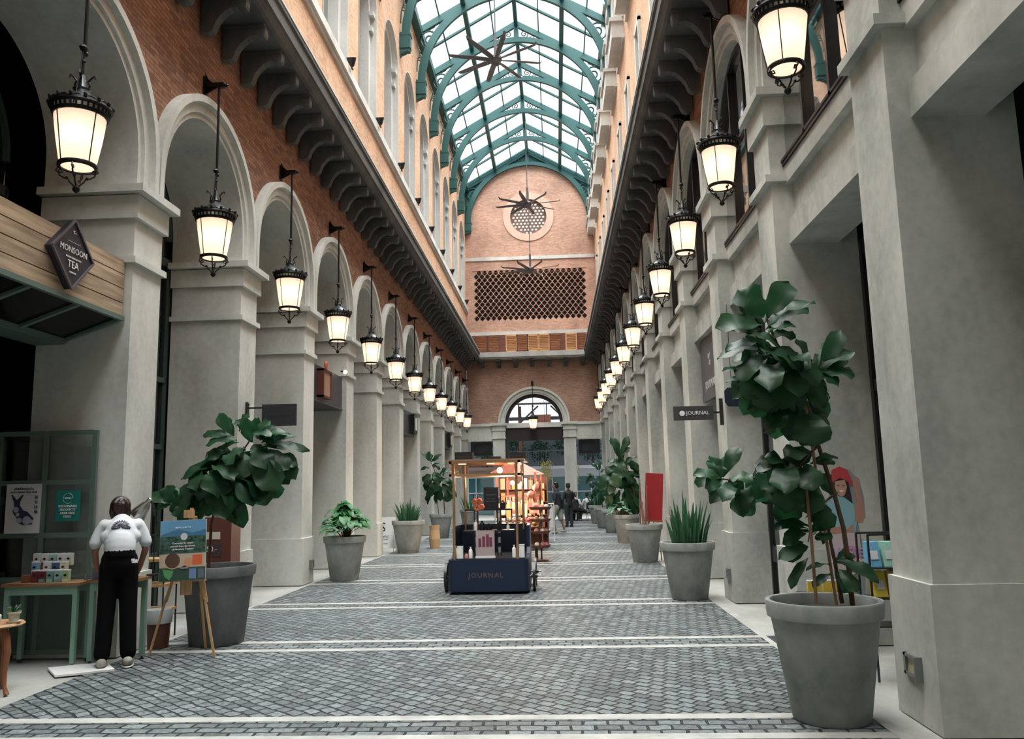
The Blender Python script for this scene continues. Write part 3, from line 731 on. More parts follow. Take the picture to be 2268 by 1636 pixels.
# ------------------------------------------------------------------ right bays
WFR = BLACKP
for i in range(NB + 1):
    k = i - 1; y0 = pR(k) + .31; y1 = pR(k + 1) - .31; yc = (y0 + y1) / 2; h = (y1 - y0) / 2
    if y1 > YE: break
    e = empty('stone_lintel', (XR, yc, 4.1)); tag(e, ('grey stone beam between the foreground pier and the photo edge, right side' if i == 0 else nth(i - 1, 'grey double stone beam over a shop bay', 'on the right side')), 'beam', 'right side stone beams')
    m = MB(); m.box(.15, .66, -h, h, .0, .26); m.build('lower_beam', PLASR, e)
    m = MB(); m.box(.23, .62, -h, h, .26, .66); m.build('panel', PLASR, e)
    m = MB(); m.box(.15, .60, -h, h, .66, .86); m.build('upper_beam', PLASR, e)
    m = MB(); m.box(.13, .36, -h, h, .862, .90); m.build('dark_sill', BLACKP, e)
    if i == 0: continue
    w = empty(f'window_{nwin}', (XR + .15, yc, 5.0)); struct(w); nwin += 1
    m = MB()
    for yy in (-.38, .38): m.box(-.03, .03, yy - .025, yy + .025, 0, 2.2)
    m.box(-.03, .03, -h, h, 0, .03); m.box(-.02, .02, -h, h, 1.08, 1.12)
    m.sweep([(1.13, -.03), (1.13, .03), (1.2, .03), (1.2, -.03), (1.13, -.03)], [lambda r, d, t=pi - pi * j / 20: (d, r * cos(t), 1.1 + r * sin(t)) for j in range(21)])
    m.build('window_frame', WFR, w)
    m = MB(); m.prism([(-h, 0), (-h, 1.1)] + [(1.18 * cos(pi - pi * j / 20), 1.1 + 1.18 * sin(pi - pi * j / 20)) for j in range(21)] + [(h, 1.1), (h, 0)], .012, lambda u, v, q: (.03 + q, u, v))
    m.build('window_pane', WINGL, w)
    m = MB(); m.box(.5, .52, -h - .3, h + .3, 0, 2.5)
    # shop front
    sx = .9 if i == 1 else .52
    e = empty('shop_front', (XR + sx, yc, 0)); tag(e, nth(i - 1, 'dark framed shop front of glass', 'on the right side'), 'shop front', 'right shop fronts')
    m = MB(); m.box(-.03, .03, -h, h, 0, .12); m.box(-.03, .03, -h, h, 2.5, 2.62); m.box(-.03, .03, -h, h, 3.95, 4.11); m.box(-.04, .04, -h, -h + .07, 0, 4.1); m.box(-.04, .04, h - .07, h, 0, 4.1)
    for yy in (-.42, .42): m.box(-.03, .03, yy - .03, yy + .03, 0, 4.1)
    m.box(-.03, .03, .42, h, .55, .75); m.build('frame', BLACKP, e)
    m = MB(); m.box(-.005, .005, -h + .05, h - .05, .1, 4.0); m.build('glass_pane', SHOPGL if i == 1 else REFLG, e)
m = MB(); m.box(XR + .8, XR + .86, Y0, YE, 5.0, 8.2); struct(m.build('wall_right_room_backs', DARK))
m = MB(); m.box(XR + .87, XR + 3, Y0, YE, 4.95, 5.05); struct(m.build('ceiling_right_shops', DARK))
m = MB(); m.box(XR + 2.9, XR + 3, Y0, YE, 0, 5); struct(m.build('wall_right_shop_rear', mottled('shop_rear', (.05, .06, .07), (.10, .11, .12))))
BALL = mat('mirror_ball', (.35, .45, .55), .12, 1, bump=1.0, bscale=30)
for i, (x, y, z, r) in enumerate([(3.42, 8.05, 2.13, .07), (3.40, 7.9, 1.78, .09), (3.44, 8.2, 1.86, .05), (3.42, 8.1, 1.30, .06), (3.38, 7.95, 1.22, .05)]):
    e = empty('mirror_ball', (x, y, z)); tag(e, ['topmost silver mirror ball in the dark shop window behind the foreground pier', 'large silver mirror ball second from the top behind the shop glass', 'small silver mirror ball beside the second one in the shop window', 'silver mirror ball low in the shop window above the towel rack', 'lowest silver mirror ball just above the towel rack in the window'][i], 'ornament', 'mirror balls in the shop window')
    m = MB(); m.sph((0, 0, 0), r, 14, 10); m.build('ball', BALL, e)
    m = MB(); m.tube([(0, 0, r), (0, 0, 4.0 - z)], .002, 4); m.build('string', GREYM, e)

# ------------------------------------------------------------------ left bays
for i in range(NB):
    k = i; y0 = pL(k) + .31; y1 = pL(k + 1) - .31; yc = (y0 + y1) / 2; h = (y1 - y0) / 2
    e = empty('shop_front', (XL - (1.5 if i == 0 else 1.10), yc, 0)); tag(e, nth(i, 'dark green framed shop front', 'on the left side'), 'shop front', 'left shop fronts')
    m = MB(); fr = .045
    for z_ in (0.0, .75, 1.55, 2.25, 3.2): m.box(-.03, .03, -h, h, z_, z_ + .07)
    m.box(-.03, .03, -h, h, 4.9, 5.02)
    for yy in (-h, -.6, 0, .6, h): m.box(-.03, .03, yy - fr / 2, yy + fr / 2, 0, 5 if abs(yy) > 1 else 6.4)
    m.sweep([(1.14, -.04), (1.14, .04), (1.2, .04), (1.2, -.04), (1.14, -.04)], [lambda r, d, t=pi - pi * j / 20: (d, r * cos(t), 5.3 + r * sin(t)) for j in range(21)])
    m.build('frame', DKFRAME, e)
    m = MB(); m.prism([(-h, 0), (-h, 5.3)] + [(1.18 * cos(pi - pi * j / 16), 5.3 + 1.18 * sin(pi - pi * j / 16)) for j in range(17)] + [(h, 5.3), (h, 0)], .01, lambda u, v, q: (-.02 + q, u, v)); m.build('glass_pane', REFLG, e)
# canopy boxes with signs
def canopy(y0, y1, z0, z1, label, mt=BLACKP):
    e = empty('canopy_box', (XL - .1, (y0 + y1) / 2, z0)); tag(e, label, 'canopy', 'black canopy boxes'); h = (y1 - y0) / 2
    m = MB(); m.box(-.8, 0, -h, h, 0, z1 - z0); m.build('box', mt, e)
    m = MB(); m.box(-.8, .02, -h, h, -.03, 0); m.build('bottom_lip', mat('black_lip', (.03, .03, .033), .3), e)
    return e
DKG = mat('charcoal_panel', (.045, .045, .055), .5)
c1 = canopy(pL(3) + .32, pL(4) - .32, 3.38, 4.07, 'black canopy box on the left with a framed wooden sign and a spotlight', DKG)
o = empty('hanging_board', (XL + .0, 15.75, 3.72)); tag(o, 'small brown framed sign with red top fixed on the nearest black canopy', 'sign')
m = MB(); m.box(-.09, .02, -.26, .26, -.24, .24); m.build('board', mat('brown_board', (.30, .17, .11), .6), o)
m = MB(); m.box(-.1, .04, -.29, -.25, -.28, .28); m.box(-.1, .04, .25, .29, -.28, .28); m.box(-.1, .04, -.29, .29, .24, .28); m.box(-.1, .04, -.29, .29, -.28, -.24); m.build('frame', mat('dark_red_wood', (.10, .025, .015), .5), o)
m = MB(); m.sph((0, 0, .38), .07, 8, 6, (.5, 1, 1.3)); m.build('red_finial', mat('red_orange', (.6, .12, .05), .4), o)
e = empty('spotlight', (XL + .06, 17.0, 4.14)); tag(e, 'small glowing spotlight at the far end of the nearest black canopy', 'spotlight')
m = MB(); m.sph((0, 0, 0), .045, 10, 8); m.build('lens', emat('warm_spot', (1, .8, .6), 6), e); m = MB(); m.tube([(-.1, 0, .02), (0, 0, 0)], .02, 6); m.build('arm', BLACKP, e)
c2 = canopy(pL(6) + .32, pL(7) - .32, 3.35, 4.07, 'plain black canopy box on the left beyond the second potted plant')
for (yy, lb, cc) in ((26.1, 'dark framed wall sign with a white mark above the second canopy', (.7, .7, .66)), (35.1, 'dark framed sign with a cream panel far along the left piers', (.8, .62, .42))):
    o = empty('canopy_sign', (XL + .02, yy, 3.72)); tag(o, lb, 'sign')
    m = MB(); m.box(-.12, .0, -.3, .3, -.3, .3); m.build('case', BLACKP, o); m = MB(); m.box(0, .01, -.12, .12, -.2, .2); m.build('panel', mat('panel_' + str(int(yy)), cc, .5), o)
c3 = canopy(pL(9) + .32, pL(10) - .32, 3.35, 4.07, 'farthest black canopy box on the left side')
# wooden fascia of the tea shop ------------------------------------------------
y0, y1 = pL(0) + .31, pL(1) - .33
e = empty('wooden_fascia', (XL - .08, y0, 3.5)); tag(e, 'long weathered plank fascia over the tea shop between the left piers', 'fascia')
PLK = woodmat('weathered_plank', (.26, .18, .115), (.54, .41, .28), 'Y', 2.2, .75, plank=.157)
for j in range(4):
    m = MB(); m.box(-.05, 0, 0, y1 - y0, j * .157, j * .157 + .146); m.build('plank', PLK, e)
m = MB(); m.box(-.75, -.06, 0, y1 - y0, .55, .62); m.box(-.06, -.051, 0, y1 - y0, 0, .63); m.build('backing', DARK, e)
e2 = empty('glazed_soffit', (XL - .08, y0, 3.5)); tag(e2, 'green framed dark glass soffit under the plank fascia', 'soffit')
m = MB(); yl = y1 - y0
def sp(x): return -.0 + x * .36   # slopes down towards the shop
for yy in [yl - .04, yl - .78, yl - 1.52, yl - 2.26]: m.bar((-.0, yy, -.02), (-.62, yy, -.02 - .22), .05, .05)
m.bar((-.0, 0, -.02), (-.0, yl, -.02), .05, .05); m.bar((-.62, 0, -.24), (-.62, yl, -.24), .06, .05); m.box(-.95, -.62, 0, yl, -.28, -.25); m.build('frame', DGREEN, e2)
m = MB(); m.add([(0, 0, -.015), (0, yl, -.015), (-.62, yl, -.235), (-.62, 0, -.235)], [(0, 1, 2, 3)]); m.build('glass_pane', mat('black_pane', (.006, .006, .007), .2, spec=.2), e2)
# diamond sign
e = empty('diamond_sign', (XL - .079, 7.22, 3.88)); tag(e, 'black diamond shaped tea shop sign with white lettering on the plank fascia', 'sign')
m = MB(); m.prism([(-.33, .0), (0, -.335), (.33, 0), (0, .335)], .07, lambda u, v, w: (w, u, v)); m.build('board', mat('slate_sign', (.025, .022, .03), .5), e)
m = MB()
for a, b in (((-.33, 0), (0, -.335)), ((0, -.335), (.33, 0)), ((.33, 0), (0, .335)), ((0, .335), (-.33, 0))): m.bar((.075, a[0], a[1]), (.075, b[0], b[1]), .02, .02)
m.build('rim', mat('slate_rim', (.10, .09, .10), .5), e)
LT = mat('white_lettering', (.85, .85, .83), .5)
M = plane_frame((.078, 0, 0), (0, 1, 0), (0, 0, 1))
lettering('lettering', [('MONSOON', .083, 0, .035, {'extrude': .001}), ('TEA', .10, 0, -.105, {'extrude': .001}), ('~ ~ ~ ~ ~ ~ ~ ~', .03, 0, .115), ('WORLD HERITAGE TEAS', .022, 0, -.04), ('COMPANY', .022, 0, -.18), ('Y~', .05, 0, .21)], M, LT, e)
# projecting sign on the second pier
e = empty('projecting_sign', (XL, 11.62, 2.73)); tag(e, 'blank black projecting sign on the left pier above the leafy fig tree', 'sign')
m = MB(); m.box(.24, .75, -.015, .015, -.16, .16); m.build('board', mat('matt_black_board', (.018, .016, .02), .7), e)
m = MB(); m.box(0, .03, -.04, .04, -.02, .20); m.box(.02, .3, -.012, .012, .10, .125); m.sph((.03, 0, .17), .02, 8, 6); m.build('bracket', BLACKP, e)
lettering('faint_lettering', [('SHOP & STUDIO', .045, 0, 0)], plane_frame((.5, -.018, 0), (1, 0, 0), (0, 0, 1)), mat('faint_print', (.05, .05, .08), .5), e)

# signs on the right -----------------------------------------------------------------
e = empty('projecting_sign', (XR, 11.62, 2.6)); tag(e, 'black projecting sign with white capitals and a round emblem on the right', 'sign')
m = MB(); m.box(-.70, -.14, -.015, .015, -.10, .10); m.build('board', mat('charcoal_sign', (.05, .05, .052), .5), e)
m = MB(); m.box(-.05, .0, -.015, .015, -.18, .2); m.box(-.14, -.04, -.01, .01, -.01, .015); m.build('bracket', BLACKP, e)
lettering('lettering', [('JOURNAL', .075, -.36, 0, {'align': 'CENTER'})], plane_frame((0, -.017, 0), (1, 0, 0), (0, 0, 1)), LT, e)
m = MB(); m.lathe([(.001, 0), (.04, 0), (.04, .003), (.001, .003)], 8, (-.58, -.02, 0), M=Matrix.Rotation(pi / 2, 3, 'X')); m.build('emblem', LT, e)
e = empty('hanging_sign', (XR + .18, 11.35, 2.8)); tag(e, 'dark navy hanging shop sign with white letters behind the fig tree', 'sign')
m = MB(); m.prism([(-.2, -.08), (-.16, -.14), (.42, -.16), (.42, .14), (-.16, .12), (-.2, .08)], .03, lambda u, v, w: (u, w, v)); m.build('board', mat('navy_sign', (.012, .02, .035), .5), e)
m = MB(); m.tube([(-.1, .01, .13), (-.1, .01, 1.3)], .004, 4); m.tube([(.35, .01, .13), (.35, .01, 1.3)], .004, 4); m.build('hanger', BLACKP, e)
lettering('lettering', [('LOFT', .13, .08, 0)], plane_frame((0, -.004, 0), (1, 0, 0), (0, 0, 1)), LT, e)
e = empty('vertical_sign', (XR + .22, 13.55, 3.5)); tag(e, 'dark grey fascia sign with pale emblem under a right stone beam', 'sign')
m = MB(); m.box(0, .05, -.75, .75, -.5, .55); m.build('board', mat('grey_sign', (.09, .085, .09), .5), e)
lettering('lettering', [('JOURNAL', .2, 0, -.25), ('%', .3, 0, .15)], plane_frame((-.003, 0, 0), (0, -1, 0), (0, 0, 1)), mat('pale_letter', (.5, .5, .5), .5), e)
# wall lights low on piers -------------------------------------------------------------
def wall_light(loc, s_, label):
    e = empty('recessed_wall_light', loc); tag(e, label, 'wall light', 'small wall lights at pier foot')
    m = MB(); t = .02
    for a in (plate_rect(-.13, .13, -.07, .07)): pass
    m.box(*sorted((0, s_ * t)), -.12, .12, .05, .07); m.box(*sorted((0, s_ * t)), -.12, .12, -.07, -.05); m.box(*sorted((0, s_ * t)), -.12, -.09, -.07, .07); m.box(*sorted((0, s_ * t)), .09, .12, -.07, .07); m.build('frame', GREYM, e)
    m = MB(); m.box(*sorted((0, s_ * .006)), -.09, .09, -.05, .05); m.build('diffuser', mat('yellowed_lens', (.55, .50, .30), .4), e)
    m = MB(); m.box(*sorted((0, s_ * .05)), -.135, -.115, -.08, .08); m.build('cover_flap', GREYM, e)
def plate_rect(*a): return []
wall_light((XR - .03, 5.82, .36), -1, 'square wall light with yellowed lens low on the foreground right pier')
wall_light((XL + .03, pL(3) + .2, .32), 1, 'small grey wall light low on the third left pier beside the potted plant')
wall_light((XR - .03, pR(2) - .05, .36), -1, 'grey wall light low on a right pier beside the snake plant')
m = MB(); m.box(-.09, .09, -.3, .3, 0, .006); o = m.build('drain_grate', mat('dark_grate', (.03, .035, .05), .5), loc=(2.255, 8.68, .001)); tag(o, 'dark square drain cover set in the pale curb on the right', 'drain cover')
# floodlights on the upper ledge ----------------------------------------------------------
FL = None
for i in range(9):
    y = 17.0 + 3.0 * i
    if FL is None:
        FL = empty('floodlight', (-4.34, y, 11.08))
        m = MB(); m.lathe([(.03, 0), (.05, .02), (.11, .16), (.115, .2), (.05, .2), (.001, .19)], 12, (0, 0, .05), M=Matrix.Rotation(R_(25), 3, 'X')); m.build('lamp_head', BLACKP, FL, smooth=True)
        m = MB(); m.box(-.02, .02, -.06, .06, 0, .03); m.tube([(0, -.05, .02), (0, 0, .1)], .012, 5); m.build('stand', BLACKP, FL); o = FL
    else: o = dup(FL, (-4.34, y, 11.08))
    tag(o, nth(i, 'small black floodlight standing', 'on the upper left ledge'), 'floodlight', 'floodlights on the upper ledge')
# ceiling fans ---------------------------------------------------------------------------------
FAN = mat('fan_grey', (.11, .11, .12), .4, .5)
def make_fan(R=1.5):
    e = empty('ceiling_fan', (0, 0, 0))
    m = MB(); m.lathe([(.001, -.16), (.12, -.15), (.16, -.10), (.17, -.02), (.20, 0), (.20, .08), (.10, .14), (.05, .17), (.05, .8), (.001, .8)], 18); m.build('motor_hub', FAN, e, smooth=True)
    m = MB(); m.tube([(0, 0, .8), (0, 0, 4.0)], .02, 6); m.build('downrod', FAN, e)
    for k in range(8):
        a = 2 * pi * k / 8 + .25; m = MB(); M = Matrix.Rotation(a, 3, 'Z'); vs = []
        st = [(.15, .05, 0, .4), (.35, .075, .01, .3), (.8, .085, .02, .2), (R - .15, .07, .02, .15), (R - .04, .05, .03, .1), (R + .02, .03, .11, 0)]
        for x, w, z, tw in st:
            for q in (-1, 1):
                for t in (-.006, .006): vs.append(M @ Vector((x, q * w, z + t + q * w * tw)))
        fs = []
        for j in range(len(st) - 1): a_ = j * 4; b_ = a_ + 4; fs += [(a_, a_ + 2, b_ + 2, b_), (a_ + 1, b_ + 1, b_ + 3, a_ + 3), (a_, b_, b_ + 1, a_ + 1), (a_ + 2, a_ + 3, b_ + 3, b_ + 2)]
        fs += [(0, 1, 3, 2), tuple(len(st) * 4 - q for q in (4, 2, 1, 3))]
        m.add(vs, fs); m.build('blade', FAN, e)
    return e
f1 = make_fan(); f1.location = (-1.52, 24, 15.05); tag(f1, 'large eight bladed ceiling fan seen against the glass roof', 'ceiling fan', 'large ceiling fans')
dup(f1, (-.92, 35.3, 14.3), .35, 'large ceiling fan hanging in front of the round window', 'ceiling fan', 'large ceiling fans')
dup(f1, (-.95, 38.6, 12.15), .15, 'lowest far ceiling fan hanging before the pierced brick lattice', 'ceiling fan', 'large ceiling fans')
# leaf placements (base xyz, tip xyz, width) and stems, metres
FIG_NEAR = [(1.55, 5.9, 2.791, 1.378, 5.9, 3.01, 0.23), (1.579, 5.924, 2.795, 1.778, 5.98, 3.081, 0.184), (1.575, 5.885, 2.733, 1.909, 5.85, 2.895, 0.164), (1.529, 5.87, 2.731, 1.181, 5.8, 2.729, 0.164), (1.563, 5.855, 2.674, 1.731, 5.75, 2.694, 0.151), (1.418, 5.864, 2.684, 1.61, 5.78, 2.563, 0.112), (1.531, 5.885, 2.601, 1.248, 5.85, 2.554, 0.131), (1.54, 5.84, 2.576, 1.746, 5.7, 2.376, 0.158), (1.927, 5.915, 2.388, 2.113, 5.95, 2.695, 0.131), (1.924, 5.9, 2.409, 2.182, 5.9, 2.524, 0.138), (1.926, 5.885, 2.374, 2.153, 5.85, 2.346, 0.151), (1.901, 5.87, 2.356, 2.016, 5.8, 2.263, 0.112), (1.857, 5.93, 2.465, 1.806, 6.0, 2.65, 0.079), (1.879, 5.9, 2.46, 1.769, 5.9, 2.49, 0.085), (1.919, 5.93, 2.43, 2.076, 6.0, 2.577, 0.099), (1.552, 5.87, 2.498, 1.307, 5.8, 2.325, 0.164), (1.583, 5.915, 2.538, 1.376, 5.95, 2.49, 0.131), (1.534, 5.93, 2.475, 1.326, 6.0, 2.297, 0.138), (1.354, 5.87, 2.412, 1.21, 5.8, 2.399, 0.046), (1.413, 5.87, 2.338, 1.231, 5.8, 2.314, 0.072), (1.552, 5.885, 2.434, 1.374, 5.85, 2.19, 0.171), (1.578, 5.87, 2.399, 1.483, 5.8, 2.095, 0.191), (1.622, 5.855, 2.395, 1.605, 5.75, 2.109, 0.197), (1.667, 5.84, 2.424, 1.704, 5.7, 2.18, 0.171), (1.71, 5.87, 2.46, 1.882, 5.8, 2.283, 0.158), (1.778, 5.9, 2.397, 1.987, 5.9, 2.194, 0.145), (1.813, 5.915, 2.365, 1.953, 5.95, 2.119, 0.131), (1.668, 5.825, 2.487, 1.769, 5.65, 2.425, 0.131), (1.602, 5.825, 2.457, 1.479, 5.65, 2.237, 0.197), (1.67, 5.93, 2.338, 1.699, 6.0, 2.015, 0.197), (1.485, 5.84, 2.561, 1.614, 5.7, 2.437, 0.131), (1.548, 5.96, 2.58, 1.471, 6.1, 2.401, 0.164), (1.65, 5.975, 2.579, 1.851, 6.15, 2.397, 0.164), (1.563, 5.96, 2.312, 1.49, 6.1, 2.078, 0.158), (1.755, 5.96, 2.274, 1.898, 6.1, 2.101, 0.151), (1.739, 5.885, 2.135, 1.552, 5.85, 2.001, 0.197), (1.81, 5.87, 2.083, 1.812, 5.8, 1.845, 0.25), (1.799, 5.93, 2.121, 1.691, 6.0, 1.9, 0.164), (1.808, 5.915, 2.087, 1.977, 5.95, 1.939, 0.158), (1.182, 5.885, 1.634, 0.975, 5.85, 1.676, 0.112), (1.203, 5.9, 1.666, 1.32, 5.9, 1.862, 0.112), (1.192, 5.93, 1.65, 1.125, 6.0, 1.806, 0.099), (1.224, 5.855, 1.633, 1.365, 5.75, 1.622, 0.145), (1.385, 5.885, 1.582, 1.285, 5.85, 1.374, 0.184), (1.266, 5.84, 1.6, 1.131, 5.7, 1.492, 0.118), (1.179, 5.87, 1.628, 1.043, 5.8, 1.58, 0.099), (1.154, 5.9, 1.635, 1.191, 5.9, 1.73, 0.079), (1.696, 5.9, 1.686, 1.481, 5.9, 1.781, 0.171), (1.753, 5.93, 1.702, 1.807, 6.0, 1.848, 0.131), (1.685, 5.87, 1.654, 1.578, 5.8, 1.388, 0.204), (1.781, 5.885, 1.621, 1.771, 5.85, 1.371, 0.197), (1.64, 5.93, 1.672, 1.442, 6.0, 1.694, 0.151), (1.727, 5.915, 1.622, 1.542, 5.95, 1.461, 0.164), (1.829, 5.93, 1.652, 1.992, 6.0, 1.505, 0.164), (1.827, 5.9, 1.747, 2.005, 5.9, 1.768, 0.085), (1.743, 5.84, 1.716, 1.75, 5.7, 1.543, 0.184), (1.56, 5.87, 1.657, 1.428, 5.8, 1.55, 0.164), (1.645, 5.825, 1.717, 1.538, 5.65, 1.533, 0.197), (1.512, 5.93, 1.659, 1.391, 6.0, 1.501, 0.138), (1.809, 5.96, 1.685, 1.723, 6.1, 1.493, 0.197), (1.584, 5.945, 1.722, 1.734, 6.05, 1.623, 0.164), (1.786, 5.855, 1.81, 1.598, 5.75, 1.779, 0.145), (1.777, 5.9, 1.291, 1.544, 5.9, 1.311, 0.092), (1.755, 5.885, 1.261, 1.574, 5.85, 1.22, 0.092), (1.742, 5.87, 1.154, 1.517, 5.8, 1.077, 0.105), (1.737, 5.87, 1.077, 1.58, 5.8, 0.883, 0.079), (1.798, 5.93, 1.242, 1.921, 6.0, 1.325, 0.085), (1.81, 5.87, 1.23, 1.884, 5.8, 1.202, 0.099), (1.776, 5.93, 1.368, 1.965, 6.0, 1.394, 0.099), (1.731, 5.93, 1.181, 1.683, 6.0, 1.098, 0.099), (1.935, 5.84, 1.061, 2.144, 5.7, 0.928, 0.118), (1.941, 5.855, 0.998, 2.014, 5.75, 0.853, 0.099), (1.957, 5.93, 1.068, 2.092, 6.0, 1.091, 0.092), (1.887, 5.87, 1.028, 1.695, 5.8, 1.002, 0.072), (1.887, 5.885, 0.966, 1.747, 5.85, 0.881, 0.079), (2.005, 5.93, 1.083, 2.115, 6.0, 0.981, 0.085), (1.792, 5.87, 1.401, 1.915, 5.8, 1.293, 0.118)]
STAKE_A = [(1.916, 5.9, 0.75), (1.855, 5.9, 1.493), (1.812, 5.9, 2.15)]
TRUNK_B = [(2.04, 5.95, 0.742), (2.034, 5.95, 1.05), (2.017, 5.94, 1.269), (1.969, 5.93, 1.506), (1.879, 5.92, 1.859), (1.834, 5.9, 2.069), (1.76, 5.9, 2.365), (1.631, 5.9, 2.6), (1.572, 5.9, 2.787)]
STAKE_C = [(1.755, 5.82, 0.779), (1.753, 5.82, 1.249), (1.74, 5.82, 1.621)]
BRANCH_D = [(1.873, 5.9, 1.858), (1.73, 5.9, 1.717), (1.504, 5.9, 1.659), (1.311, 5.9, 1.615), (1.17, 5.9, 1.634)]
BRANCH_E = [(1.76, 5.9, 2.365), (1.84, 5.9, 2.369), (1.931, 5.9, 2.386)]
TRUNK_F = [(1.987, 6.0, 0.751), (1.961, 6.0, 1.015), (1.924, 5.98, 1.237), (1.942, 5.95, 1.396)]
BRANCH_G = [(1.969, 5.93, 1.506), (1.801, 5.9, 1.4), (1.754, 5.9, 1.182)]
FIG_LEFT = [(-3.626, 8.95, 2.27, -3.784, 8.95, 2.508, 0.15), (-3.545, 8.965, 2.299, -3.455, 9.0, 2.499, 0.169), (-3.626, 8.95, 2.25, -3.958, 8.95, 2.263, 0.13), (-3.55, 8.92, 2.195, -3.88, 8.85, 2.149, 0.15), (-3.353, 8.98, 2.25, -3.399, 9.05, 2.456, 0.169), (-3.341, 8.95, 2.248, -3.191, 8.95, 2.416, 0.15), (-3.331, 8.95, 2.237, -2.997, 8.95, 2.269, 0.13), (-3.293, 8.92, 2.189, -2.922, 8.85, 2.251, 0.11), (-3.303, 8.95, 2.14, -2.855, 8.95, 2.094, 0.13), (-3.218, 8.935, 2.062, -2.947, 8.9, 1.855, 0.219), (-3.182, 8.98, 2.013, -2.894, 9.05, 1.907, 0.199), (-3.363, 8.905, 2.14, -3.165, 8.8, 1.858, 0.259), (-3.459, 8.89, 2.116, -3.601, 8.75, 1.916, 0.219), (-3.396, 8.92, 2.192, -3.427, 8.85, 2.44, 0.169), (-3.367, 8.92, 2.065, -3.052, 8.85, 1.635, 0.329), (-3.46, 8.965, 2.019, -3.306, 9.0, 1.515, 0.349), (-3.521, 8.92, 2.069, -3.434, 8.85, 1.766, 0.299), (-3.675, 8.92, 2.072, -3.874, 8.85, 1.999, 0.179), (-3.635, 8.95, 2.022, -3.992, 8.95, 1.905, 0.199), (-3.685, 8.95, 1.973, -4.134, 8.95, 1.808, 0.179), (-3.774, 8.92, 1.924, -4.148, 8.85, 1.782, 0.14), (-3.648, 8.98, 2.074, -3.886, 9.05, 2.083, 0.169), (-3.66, 8.905, 1.772, -3.507, 8.8, 1.45, 0.279), (-3.769, 8.92, 1.774, -3.872, 8.85, 1.48, 0.299), (-3.704, 8.89, 1.748, -3.583, 8.75, 1.332, 0.279), (-3.827, 8.935, 1.776, -4.06, 8.9, 1.557, 0.249), (-3.627, 8.95, 1.771, -3.572, 8.95, 1.275, 0.219), (-3.988, 8.95, 1.779, -4.183, 8.95, 1.484, 0.219), (-3.926, 8.935, 1.678, -3.95, 8.9, 1.333, 0.249), (-3.527, 8.95, 1.869, -3.212, 8.95, 1.563, 0.299), (-3.753, 8.875, 1.873, -3.67, 8.7, 1.576, 0.349), (-3.913, 8.89, 1.877, -3.945, 8.75, 1.654, 0.249), (-3.806, 8.875, 1.924, -3.476, 8.7, 1.765, 0.229), (-4.021, 8.92, 1.63, -4.156, 8.85, 1.339, 0.169), (-3.565, 8.92, 1.819, -3.325, 8.85, 1.469, 0.249), (-4.188, 8.95, 1.609, -4.257, 8.95, 1.387, 0.13), (-4.298, 8.95, 1.516, -4.55, 8.95, 1.611, 0.14), (-4.278, 8.95, 1.526, -4.347, 8.95, 1.717, 0.179), (-4.261, 8.98, 1.525, -4.228, 9.05, 1.694, 0.169), (-4.287, 8.95, 1.496, -4.465, 8.95, 1.44, 0.08), (-4.17, 8.92, 1.495, -4.172, 8.85, 1.364, 0.14), (-4.135, 8.95, 1.583, -3.984, 8.95, 1.654, 0.169), (-3.366, 8.905, 2.266, -3.123, 8.8, 2.228, 0.15), (-3.474, 8.98, 2.35, -3.635, 9.05, 2.436, 0.14), (-3.247, 9.01, 2.117, -3.189, 9.15, 1.968, 0.249), (-3.501, 9.01, 1.92, -3.521, 9.15, 1.618, 0.299), (-3.706, 9.01, 1.874, -3.916, 9.15, 1.678, 0.299), (-3.184, 8.995, 1.862, -3.319, 9.1, 1.589, 0.249), (-3.912, 9.01, 1.829, -4.07, 9.15, 1.579, 0.299), (-3.427, 9.01, 2.07, -3.605, 9.15, 1.824, 0.299), (-3.193, 8.995, 2.267, -3.149, 9.1, 2.144, 0.169)]
LTRUNK = [(-3.841, 8.95, 0.781), (-3.827, 8.95, 1.279), (-3.729, 8.95, 1.724), (-3.531, 8.95, 2.02), (-3.383, 8.95, 2.244)]
LBR = [(-3.729, 8.95, 1.724), (-4.031, 8.95, 1.556), (-4.287, 8.95, 1.511)]
LBR2 = [(-3.527, 8.95, 1.869), (-3.374, 8.95, 1.916), (-3.171, 8.95, 2.011)]
